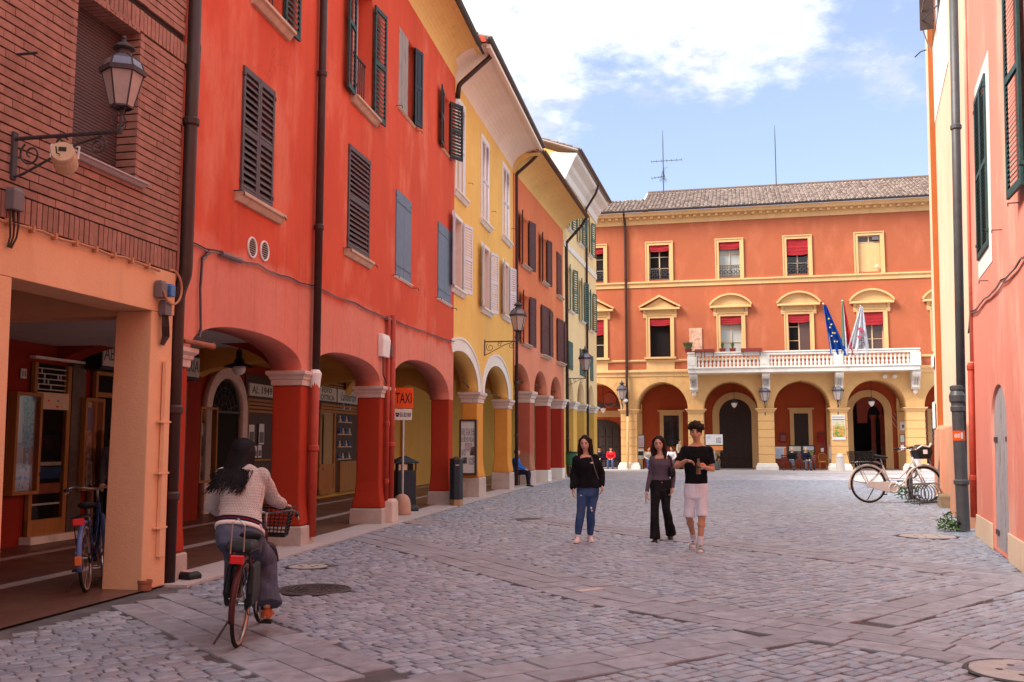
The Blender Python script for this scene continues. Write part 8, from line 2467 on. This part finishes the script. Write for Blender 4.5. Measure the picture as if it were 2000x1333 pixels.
# ribbed hem with navy and crimson stripes, striped collar and cuffs
sh, hp, fwd, hs, hf, hu, prof, k_ = ctx
def band_ring(J, ctx, t0, t1, w, d, mat, name, parent):
    m = MB(); ax = J['neck']-J['pel']; rings = []
    s = (ctx[1]*(1-t0)+ctx[0]*t0).normalized(); f = (ctx[2]-s*ctx[2].dot(s)).normalized(); f = (f-ax.normalized()*f.dot(ax.normalized())).normalized()
    for t, e in ((t0, 0), (t0, .006), (t1, .006), (t1, 0)): rings.append(ering(J['pel']+ax*t, s, f, w+e, d+e, 28, .9))
    return m.loft(rings).build(name, mat, parent, smooth=True)
M['cream_rib'] = cloth('cream_rib', (.78, .68, .64)); M['navy_rib'] = cloth('navy_rib', (.014, .012, .030)); M['crimson_rib'] = cloth('crimson_rib', (.22, .012, .025))
for t0, t1, mt in ((.075, .125, 'cream_rib'), (.126, .152, 'navy_rib'), (.153, .166, 'crimson_rib'), (.167, .195, 'navy_rib')):
    band_ring(Jc, ctx, t0, t1, .186, .146, M[mt], 'hem_band', tp)
for t0, t1, mt in ((.985, 1.0, 'navy_rib'), (1.001, 1.012, 'crimson_rib'), (1.013, 1.03, 'navy_rib')):
    band_ring(Jc, ctx, t0, t1, .078, .072, M[mt], 'collar_band', tp)
for S_ in 'LR':
    a = Jc['wr'+S_]; d = (a-Jc['el'+S_]).normalized()
    MB().tube([a-d*.045, a-d*.01], .050, 14).build('cuff', M['navy_rib'], tp, smooth=True)
m = trousers(Jc, ctx, [.104, .098, .102, .118], inflate=.020, extra=.0)
link('jeans', remesh(m, M['grey_denim'], 'jeans', .010, 3, (.013, 8)), o)
for S_, mt in (('R', 'shoe_rust'), ('L', 'shoe_rust')):
    m = MB(); shoe(m, Jc['an'+S_], Jc['to'+S_]+V((0, .02, 0)), .085, .047)
    sho = link('shoe', remesh(m, M[mt], 'shoe', .007, 2), o)
    q = Jc['to'+S_]
    for kk in range(3): MB().box(q.x+.040, q.x+.050, q.y-.20+.035*kk, q.y-.185+.035*kk, q.z+.005, q.z+.05).build('stripe', M['sock'], sho)
# long black hair blown to the left
hm = MB()
C = Jc['head']
hm.ball(C-hf*.012+hu*.016, .112, 20, 14, (.90, 1.02, 1.12))
hm.loft([ering(C-hf*q-hu*z+hs*e, hs, hf, w, d, 16) for q, z, w, d, e in ((.04, -.06, .085, .07, 0), (.05, .02, .096, .075, 0), (.08, .08, .108, .065, .0), (.12, .125, .110, .05, .004), (.155, .165, .095, .035, .006), (.18, .20, .05, .012, .01))])
hair = link('hair', remesh(hm, M['hair_black'], 'hair', .009, 5), o)
def hp_path(t, q):
    a = -1.25+2.5*t + q.uniform(-.06, .06)
    p0 = C + hu*(.10+.03*math.cos(a)) + hs*(.085*math.sin(a)) - hf*(.06*math.cos(a))
    p1 = C - hf*(.115*math.cos(a)+.01) + hs*(.115*math.sin(a)) + hu*.0
    p2 = C - hf*(.165*math.cos(a)+.02) + hs*(.130*math.sin(a)+.01) - hu*.12
    L = q.uniform(.13, .29)
    sw = (.03*max(0, math.sin(a)) + q.uniform(-.02, .02))
    p3 = C - hf*(.13+(L-.1)*.80+.03*math.cos(a)) + hs*(.135*math.sin(a)-.012+sw) - hu*L
    p4 = p3 + hs*(sw*.7+q.uniform(-.01, .03)) - hu*.05 - hf*.04
    return [p0, p1, p2, (p2+p3)/2-hf*.008, p3, p4]
sm = MB(); strands(sm, 260, hp_path, .0065, 3)
tag(sm.build('hair_strands', M['hair_black'], hair, smooth=True), kind='stuff')

# ================================================= woman in black hoodie
Y = 15.4
J = dict(pel=px(1148, 957, Y), neck=px(1144, 889.5, Y), head=px(1143, 867, Y-.02), shL=px(1162, 895, Y), shR=px(1126.5, 898, Y-.02), elL=px(1174, 926, Y+.05), wrL=px(1176, 948, Y-.02), elR=px(1121.5, 928, Y+.02), wrR=px(1120, 953, Y-.10),
         hipL=px(1158, 962, Y), hipR=px(1138, 962, Y), knL=px(1154, 1000, Y-.02), anL=px(1153, 1046, Y+.10), toL=px(1155, 1058.5, Y-.05), knR=px(1134.5, 1000, Y-.10), anR=px(1128.5, 1046, Y-.12), toR=px(1124, 1060.5, Y-.30))
o, Jc, b, ctx = figure('woman walking in a black zip hoodie and blue jeans, long brown hair, left of three', J, (.0, -1, 0), (-.30, -1, -.12), 'f', group='people in the street')
hand(b, Jc['wrL'], V((.0, -.1, -1)), (-1, 0, 0), (0, -1, 0), .35); hand(b, Jc['wrR'], V((-.15, -.15, -1)), (1, 0, 0), (0, -1, 0), .30)
finish_body(o, b, 'skin', .0075)
face_parts(o, Jc['head'], *ctx[3:6], 1.0, M['hair_brown'])
sh, hp, fwd, hs, hf, hu, prof, k_ = ctx
m = top_mesh(Jc, ctx, .06, .93, .020, 'long', [.062, .066, .048], loose=.022)
hd = link('hoodie', remesh(m, M['black_cloth'], 'hoodie', .010, 4, (.012, 9)), o)
MB().tube([Jc['shL']-sh*.05+hf*.075+V((0, 0, .05)), Jc['shL']-sh*.045+V((0, -.13, -.05)), Jc['shL']-sh*.005+V((0, -.15, -.20)), Jc['elL']+V((-.05, -.12, -.08))], .008, 6).build('bag_strap', M['greybox'], o)
MB().box(-.035, .035, -.005, .005, -.010, .012).build('chest_mark', M['sock'], hd, loc=Jc['shL']+V((-.075, -.140, -.075)), rot=(0, R(-8), 0))
# low neckline: skin shows in a V between the open hoodie fronts, dark top beneath
v = MB()
nk = Jc['neck']
f2 = V((0, -1, 0))
def chest_pt(x, z, e=0): return V((nk.x+x, nk.y-.118-e+abs(x)*.35 + max(0, (z+.02))*.55, nk.z+z))
pts = [chest_pt(-.075, .0), chest_pt(.075, .0), chest_pt(.06, -.06), chest_pt(0.0, -.135), chest_pt(-.06, -.06)]
pts2 = [p+V((0, .03, 0)) for p in pts]
v.add(pts+pts2, [(0, 1, 2, 3, 4), (9, 8, 7, 6, 5)] + [(i, i+5, (i+1) % 5+5, (i+1) % 5) for i in range(5)])
v.build('neckline', M['skin'], o, smooth=False)
m = trousers(Jc, ctx, [.098, .068, .066, .048], inflate=.010, extra=-.015)
jn = link('jeans', remesh(m, M['blue_denim'], 'jeans', .009, 3, (.007, 10)), o)
for p, w_, h_ in ((Jc['hipR']+V((-.02, -.098, -.045)), .028, .012), (Jc['hipR']+V((.0, -.10, -.08)), .018, .01), (Jc['knL']+V((0, -.075, .06)), .016, .022), (Jc['knL']+V((.01, -.072, .02)), .012, .016)):
    MB().ball(p, 1, 8, 6, (w_, .012, h_)).build('worn_patch', M['sock'], jn)
for S_ in 'LR':
    m = MB(); shoe(m, Jc['an'+S_], Jc['to'+S_], .085, .046); s_ = link('shoe', remesh(m, M['shoe_pink'], 'shoe', .008, 2), o)
    q = Jc['an'+S_]; d_ = (Jc['to'+S_]-q); d_.z = 0; d_.normalize(); MB().bar(V((q.x, q.y, 0))+V((0, 0, min(q.z-.07, Jc['to'+S_].z)+.006))-d_*.055, V((q.x, q.y, 0))+V((0, 0, Jc['to'+S_].z+.006))+d_*.19, .09, .022).build('sole', M['sock'], s_)
    MB().tube([q+V((0, 0, -.05)), q+V((0, 0, -.015)), q+V((0, 0, .012))], [.046, .043, .043], 12).build('sock', M['sock'], o, smooth=True)
def long_hair(o, C, s, f, u, mat, L=.34, part=0.0, seed=2, front=1.0, n=150):
    hm = MB()
    hm.ball(C-f*.022+u*.030, .108, 20, 14, (.84, .95, 1.03))
    for e in (-1, 1):
        hm.tube([C+s*(e*.060)-f*.01+u*.06, C+s*(e*.088)+f*.005-u*.03, C+s*(e*.096)+f*.012*front-u*.14, C+s*(e*.092)+f*.045*front-u*L*.85], [.034, .036, .038, .018], 10)
    hm.tube([C-f*.06, C-f*.085-u*.10, C-f*.075-u*.22], [.08, .085, .05], 12, flat=.5)
    hr = link('hair', remesh(hm, mat, 'hair', .008, 4), o)
    def pth(t, q):
        a = 2*math.pi*t
        sa, ca = math.sin(a), math.cos(a)
        if ca > .42:                                      # framing the face: fall to the sides
            e = 1 if sa > 0 else -1
            p0 = C+u*.128+s*(e*.012+part)+f*.03; p1 = C+u*.078+s*(e*.074)+f*.040; p2 = C-u*.02+s*(e*.095)+f*.035; p3 = C-u*.14+s*(e*.105)+f*.04
            p4 = C-u*(L*q.uniform(.75, 1.05))+s*(e*.095+q.uniform(-.02, .02))+f*(.06*front+q.uniform(-.01, .02))
        else:
            p0 = C+u*.125+s*(.03*sa+part)+f*(.03*ca); p1 = C+u*.06+s*(.098*sa)+f*(.10*ca-.012); p2 = C-u*.04+s*(.108*sa)+f*(.105*ca-.015); p3 = C-u*.15+s*(.112*sa)+f*(.09*ca-.01)
            p4 = C-u*(L*q.uniform(.7, 1.0))+s*(.105*sa+q.uniform(-.02, .02))+f*(.075*ca+(.02 if ca > -.2 else -.01))
        j = lambda: V((q.uniform(-.006, .006), q.uniform(-.006, .006), 0))
        return [p0, p1+j(), p2+j(), p3+j(), p4]
    sm = MB(); strands(sm, n, pth, .0065, seed)
    tag(sm.build('hair_strands', mat, hr, smooth=True), kind='stuff')
    return hr
long_hair(o, Jc['head'], hs, hf, hu, M['hair_brown'], .30, .0, 4)

# ================================================= woman in grey top
Y = 15.6
J = dict(pel=px(1290.5, 949, Y), neck=px(1290, 890, Y), head=px(1287, 867.5, Y-.02), shL=px(1306.5, 897, Y), shR=px(1275, 897, Y), elL=px(1315, 926, Y+.06), wrL=px(1314, 953, Y-.04), elR=px(1270.5, 927, Y+.03), wrR=px(1263.5, 960, Y-.08),
         hipL=px(1299, 955, Y), hipR=px(1281, 955, Y), knL=px(1301, 994, Y-.02), anL=px(1310, 1040, Y+.22), toL=px(1309.5, 1052, Y+.08), knR=px(1278.5, 998, Y-.10), anR=px(1279.5, 1048, Y-.12), toR=px(1278.5, 1060.5, Y-.30))
o, Jc, b, ctx = figure('woman walking in a mauve grey top and black flared jeans, middle of three', J, (.05, -1, 0), (-.30, -1, -.08), 'f', group='people in the street')
hand(b, Jc['wrL'], V((-.15, -.2, -1)), (-1, 0, 0), (0, -1, 0), .6); hand(b, Jc['wrR'], V((-.15, -.1, -1)), (1, 0, 0), (0, -1, 0), .55)
finish_body(o, b, 'skin', .0075)
face_parts(o, Jc['head'], *ctx[3:6], 1.0, M['hair_brown'], 1.25)
sh, hp, fwd, hs, hf, hu, prof, k_ = ctx
m = top_mesh(Jc, ctx, .16, .90, .008, 'long', [.052, .043, .032])
tp = link('top', remesh(m, M['grey_knit'], 'top', .009, 3, (.004, 16)), o)
nk = Jc['neck']
v = MB()
pts = [chest_pt(-.085, .0), chest_pt(.085, .0), chest_pt(.082, -.085), chest_pt(-.082, -.085)]
pts = [p+V((0, .0, 0)) for p in pts]; pts2 = [p+V((0, .03, 0)) for p in pts]
v.add(pts+pts2, [(0, 1, 2, 3), (7, 6, 5, 4)] + [(i, i+4, (i+1) % 4+4, (i+1) % 4) for i in range(4)])
v.build('neckline', M['skin'], o)
m = trousers(Jc, ctx, [.092, .066, .072, .088], top=.18, inflate=.010, extra=.035)
jn = link('jeans', remesh(m, M['black_denim'], 'jeans', .009, 3, (.006, 10)), o)
MB().ball(Jc['pel']+V((.0, -.128, .055)), .010, 8, 6).build('button', M['chrome'], jn)
for S_ in 'LR':
    m = MB(); shoe(m, Jc['an'+S_]+V((0, 0, .01)), Jc['to'+S_], .075, .044); link('shoe', remesh(m, M['shoe_black'], 'shoe', .008, 2), o)
long_hair(o, Jc['head'], hs, hf, hu, M['hair_brown'], .27, .0, 9)
w_ = o.location
bag = thing('shoulder_bag', 'small black shoulder bag under the arm of the woman in the grey top', 'bag', w_+Jc['shL']+V((.03, -.03, -.19)))
MB().loft([rring(-.045, .045, -.11, .11, -.09), rring(-.05, .05, -.13, .13, .0), rring(-.035, .035, -.11, .11, .07)]).build('pouch', M['shoe_black'], bag, bevel=.02)
MB().tube([(0, -.10, .06), (-.02, -.10, .16), (-.045, -.03, .26), (-.02, .08, .18), (0, .10, .06)], .009, 6).build('strap', M['shoe_black'], bag)
ph = thing('phone', 'grey and white phone held low by the woman in the grey top', 'phone', w_+Jc['wrR']+V((-.02, -.07, -.10)), 0)
MB().box(-.010, .0, -.04, .04, -.09, .07).build('case', M['offwhite'], ph, bevel=.006); MB().box(-.0115, -.0105, -.034, .034, -.08, .06).build('screen', M['pane'], ph)
ph = thing('phone', 'beige phone in the other hand of the woman in the grey top', 'phone', w_+Jc['wrL']+V((-.04, -.05, -.07)), 0)
MB().box(-.006, .006, -.04, .04, -.07, .07).build('case', M['cream'], ph, bevel=.006)

# ================================================= young man
Y = 14.1
J = dict(pel=px(1359, 956, Y), neck=px(1361.5, 868, Y), head=px(1359.5, 846, Y-.03), shL=px(1384, 880, Y-.02), shR=px(1337.5, 880, Y+.02), elL=px(1391, 918, Y-.04), wrL=px(1373, 912, Y-.27), elR=px(1321, 912, Y-.05), wrR=px(1340, 900, Y-.28),
         hipL=px(1370, 962, Y), hipR=px(1349, 962, Y), knL=px(1371, 1008, Y-.06), anL=px(1367.5, 1062, Y-.08), toL=px(1368.5, 1080.5, Y-.30), knR=px(1345.5, 1008, Y+.02), anR=px(1354.5, 1049, Y+.40), toR=px(1352.5, 1071, Y+.16))
o, Jc, b, ctx = figure('young man walking in a black T-shirt, white shorts and white slides, curly hair', J, (-.05, -1, 0), (-.38, -1, .02), 'm', 'skin2', group='people in the street')
hand(b, Jc['wrR'], V((.75, -.35, -.12)), (.1, -.4, -1), (0, -.6, .8), .45); hand(b, Jc['wrL'], V((-.7, -.5, .12)), (-.3, -.3, .8), (.1, -.5, .8), .75)
finish_body(o, b, 'skin2', .0075)
sh, hp, fwd, hs, hf, hu, prof, k_ = ctx
face_parts(o, Jc['head'], hs, hf, hu, 1.0, M['hair_brown'], 1.5)
m = top_mesh(Jc, ctx, -.03, .955, .010, 'short', [.060, .064, .05], loose=.0)
link('t_shirt', remesh(m, M['black_cloth'], 't_shirt', .009, 4, (.008, 9)), o)
m = trousers(Jc, ctx, [.092, .080, .082], top=.12, inflate=.012, bottom='kn')
sht = link('shorts', remesh(m, M['white_cloth'], 'shorts', .009, 3, (.009, 9)), o)
m = MB()
c = Jc['pel']+V((0, -.145, .06))
for e in (-1, 1): m.tube([c, c+V((e*.03, -.01, -.03)), c+V((e*.02, -.012, -.11))], .004, 5)
m.build('drawstring', M['sock'], sht)
for S_ in 'LR':
    a, t_ = Jc['an'+S_], Jc['to'+S_]
    m = MB(); m.tube([a+(Jc['kn'+S_]-a).normalized()*.10, a+(Jc['kn'+S_]-a).normalized()*.02, a+V((0, 0, -.03))], [.048, .046, .045], 12); shoe(m, a, t_, .07, .040)
    link('sock', remesh(m, M['sock'], 'sock', .008, 2), o)
    d = V((t_.x-a.x, t_.y-a.y, 0)).normalized(); s_ = V((-d.y, d.x, 0))
    heel = V((a.x, a.y, min(a.z-.075, t_.z)))-d*.065; m = MB(); rings = []
    for q, w2 in ((0, .03), (.06, .042), (.3, .044), (.6, .052), (.85, .052), (.97, .03)):
        c = heel+d*(.29*q); c.z = heel.z+(t_.z-heel.z)*q-.008
        rings.append([c+s_*(w2*x)+V((0, 0, z)) for x, z in ((-1, -.028), (1, -.028), (1.03, 0), (-1.03, 0))])
    sl = m.loft(rings).build('slide', M['slide'], o, bevel=.006)
    c = heel+d*.17; m = MB()
    m.tube([c+s_*.054+V((0, 0, -.02)), c+s_*.050+V((0, 0, .035)), c+V((0, 0, .072)), c-s_*.050+V((0, 0, .035)), c-s_*.054+V((0, 0, -.02))], .030, 10, flat=.25)
    m.build('slide_strap', M['slide'], sl, smooth=True)
    MB().ball(c+V((0, 0, .085))+d*.02, 1, 8, 6, (.022, .010, .008)).build('strap_mark', M['binG'], sl)
hm = MB(); C = Jc['head']
hm.ball(C-hf*.014+hu*.040, .098, 18, 12, (.92, 1.04, 1.0))
q = random.Random(8)
for k in range(150):
    a, el_ = q.uniform(0, 6.28), q.uniform(.12, 1.5)
    dv = (hs*math.cos(a)*math.cos(el_) + hf*math.sin(a)*math.cos(el_) + hu*math.sin(el_))
    if dv.dot(hf) > .45 and dv.dot(hu) < .30: continue
    p = C + hu*.045 - hf*.006 + dv*q.uniform(.085, .118)
    hm.ball(p, q.uniform(.016, .028), 7, 5)
hair = link('hair', remesh(hm, M['hair_brown'], 'hair', .007, 1), o)
sm = MB()
for k in range(220):
    a, el_ = q.uniform(0, 6.28), q.uniform(.05, 1.5)
    dv = (hs*math.cos(a)*math.cos(el_) + hf*math.sin(a)*math.cos(el_) + hu*math.sin(el_))
    if dv.dot(hf) > .5 and dv.dot(hu) < .35: continue
    p = C + hu*.045 - hf*.006 + dv*.098
    t1 = dv.orthogonal().normalized(); t2 = dv.cross(t1)
    ph_ = q.uniform(0, 6.28)
    sm.tube([p+dv*(.004*i)+t1*(.014*math.cos(ph_+i*1.1))+t2*(.014*math.sin(ph_+i*1.1)) for i in range(7)], .0042, 4)
tag(sm.build('curls', M['hair_brown'], hair, smooth=True), kind='stuff')
w_ = o.location
h0 = Jc['wrL']+V((-.7, -.5, .12)).normalized()*.10
bt = thing('juice_bottle', 'clear juice bottle with an orange snack in the hand of the young man', 'bottle', w_+h0+V((-.005, -.055, -.115)))
MB().lathe([(.001, 0), (.030, .0), (.033, .01), (.033, .13), (.028, .155), (.015, .175), (.014, .185)], 14).build('bottle_body', glass('bottle_plastic', fac=.6), bt, smooth=True)
MB().lathe([(.001, .005), (.029, .005), (.030, .085), (.001, .085)], 12).build('juice', simple('peach_juice', (.50, .22, .08), .3), bt)
MB().lathe([(.017, .185), (.018, .187), (.018, .215), (.001, .217)], 12).build('cap', M['greybox'], bt)
sn = thing('snack', 'orange wrapped pastry held by the young man against the bottle', 'snack', w_+h0+V((.045, -.06, .01)))
MB().ball((0, 0, 0), .045, 12, 8, (1, .8, .75)).build('pastry', M['orange_refl'], sn, smooth=True); MB().lathe([(.02, -.06), (.04, -.02), (.048, .01)], 9, M=Matrix.Rotation(R(30), 4, 'X')).build('wrapper', M['cream_cloth'], sn)

# ================================================= small seated and standing figures
def sitter(label, base, rz, top_m, leg_m, skin='skin2', hair='hair_grey', cap=None, group='people sitting by the arcades', lean=0.0, scale=1.0, voxel=.018, headturn=0.0, cross=False, standing=False):
    """Facing local -y."""
    Mx = Matrix.Translation(V(base)) @ Matrix.Rotation(rz, 4, 'Z') @ Matrix.Scale(scale, 4)
    if not standing:
        J = dict(pel=V((0, 0, .52)), neck=V((0, -.02-lean, 1.02)), head=V((0, -.06-lean, 1.19)), shL=V((.18, -.02-lean, .97)), shR=V((-.18, -.02-lean, .97)), elL=V((.25, -.10-lean*.5, .72)), wrL=V((.12, -.34, .62)), elR=V((-.25, -.10-lean*.5, .72)), wrR=V((-.10, -.35, .61)),
            hipL=V((.10, -.02, .50)), hipR=V((-.10, -.02, .50)), knL=V((.13, -.46, .50)), anL=V((.14, -.42, .08)), toL=V((.15, -.58, .0)), knR=V((-.13, -.46, .50)), anR=V((-.14, -.50, .08)), toR=V((-.16, -.66, 0)))
        if cross: J.update(knR=V((.02, -.50, .58)), anR=V((.16, -.62, .28)), toR=V((.2, -.76, .2)))
    else:
        J = dict(pel=V((0, 0, .95)), neck=V((0, 0, 1.45)), head=V((0, -.02, 1.62)), shL=V((.18, 0, 1.40)), shR=V((-.18, 0, 1.40)), elL=V((.23, .02, 1.12)), wrL=V((.22, -.10, .88)), elR=V((-.23, .02, 1.12)), wrR=V((-.20, -.12, .90)),
            hipL=V((.10, 0, .92)), hipR=V((-.10, 0, .92)), knL=V((.11, -.02, .50)), anL=V((.11, .03, .08)), toL=V((.13, -.12, 0)), knR=V((-.11, -.05, .50)), anR=V((-.12, -.05, .08)), toR=V((-.14, -.22, 0)))
    o, Jc, b, ctx = figure(label, J, (0, -1, 0), (headturn, -1, 0), 'm', group=group, headsc=1.0)
    for S_ in 'LR':
        d = (Jc['wr'+S_]-Jc['el'+S_]).normalized(); hand(b, Jc['wr'+S_], d, (0, 0, -1), (-1 if S_ == 'L' else 1, 0, 0), .4)
    link('body', remesh(b, M[skin], 'body', voxel*.7, 2), o)
    m = top_mesh(Jc, ctx, .0, .97, .02, 'long', [.068, .060, .045]); link('jacket', remesh(m, M[top_m], 'jacket', voxel, 2, (.008, 9)), o)
    m = trousers(Jc, ctx, [.098, .078, .070, .062], top=.1, inflate=.012); link('trousers', remesh(m, M[leg_m], 'trousers', voxel, 2, (.006, 9)), o)
    for S_ in 'LR':
        m = MB(); shoe(m, Jc['an'+S_], Jc['to'+S_], .085, .048); m.build('shoe', M['shoe_black'], o, smooth=True)
    hs, hf, hu = ctx[3:6]
    if cap:
        MB().lathe([(.001, .125), (.06, .12), (.10, .07), (.105, .03), (.001, .03)], 12, Jc['head']-hf*.005+hu*.01).build('cap', M[cap], o, smooth=True)
        MB().box(-.07, .07, -.17, -.06, .035, .05).build('cap_brim', M[cap], o, loc=Jc['head']+hu*.01)
    else:
        h = MB(); h.ball(Jc['head']-hf*.02+hu*.03, .10, 12, 8, (.86, 1.0, 1.0)); h.build('hair', M[hair], o, smooth=True)
    o.matrix_basis = Mx @ Matrix.Translation(V((0, 0, 0)))
    return o
def pal_pos(u, y, z=0.0): return F_PAL.w(F_PAL.s(u, 905, y), y, z)
ra = F_PAL.ang
sitter('old man in black sweater and grey trousers, left one on the oxblood bench', pal_pos(1548, .10), ra+R(-12), 'black_cloth', 'grey_trouser', 'skin3', 'hair_grey', headturn=.3, cross=True)
sitter('old man in dark blue jumper and grey trousers, right one on the oxblood bench', pal_pos(1574, .10), ra+R(14), 'navy_cloth', 'grey_trouser', 'skin3', 'hair_grey', headturn=-.5)
sitter('man in a bright red jacket and dark cap sitting in the leftmost town hall arch', pal_pos(1194, .9), ra, 'red_cloth', 'blue_denim', 'skin2', cap='navy_cloth', lean=.08)
sitter('man in a dark blue jacket and cap sitting left of the man in red', pal_pos(1171, .9), ra, 'navy_cloth', 'navy_cloth', 'skin2', cap='black_cloth')
sitter('young person in a cream hoodie and jeans sitting in the second town hall arch', pal_pos(1266, .5), ra+R(20), 'cream_cloth', 'blue_denim', 'skin2', 'hair_black', lean=.10, headturn=.4)
sitter('seated person in a pale jacket between the grey topped woman and the young man', pal_pos(1312, .5), ra, 'sock', 'grey_trouser', 'skin3', 'hair_brown', headturn=-.5)
sitter('standing person in a cream top half hidden behind the young man', pal_pos(1328, 1.0), ra+R(60), 'cream_cloth', 'black_cloth', 'skin2', 'hair_brown', standing=True, group='people standing in the arcades')
sitter('person in a dark blue shirt at the far right end of the town hall arcade', pal_pos(1808, .6), ra+R(-30), 'navy_cloth', 'black_cloth', 'skin2', 'hair_brown', headturn=-.3)
so_ = F_ORA
sitter('person in a royal blue shirt and navy trousers, mostly hidden behind the yellow pillar', so_.w(so_.s(1007, 930, .30), .30, 0), F_ORA.ang, 'blue_cloth', 'navy_cloth', 'skin2', 'hair_brown')
sitter('shopper in a dark top standing at the clothes shop door behind the pillar', FB.w(FB.s(216, 1000, 4.0), 4.0, 0), FB.ang+R(60), 'black_cloth', 'grey_trouser', 'skin2', 'hair_black', standing=True, group='people standing in the arcades')
sitter('man in an olive shirt and dark cap at the clothes shop door', FB.w(FB.s(226, 1000, 3.6), 3.6, 0), FB.ang+R(-70), 'grey_trouser', 'black_cloth', 'skin2', cap='black_cloth', standing=True, group='people standing in the arcades')
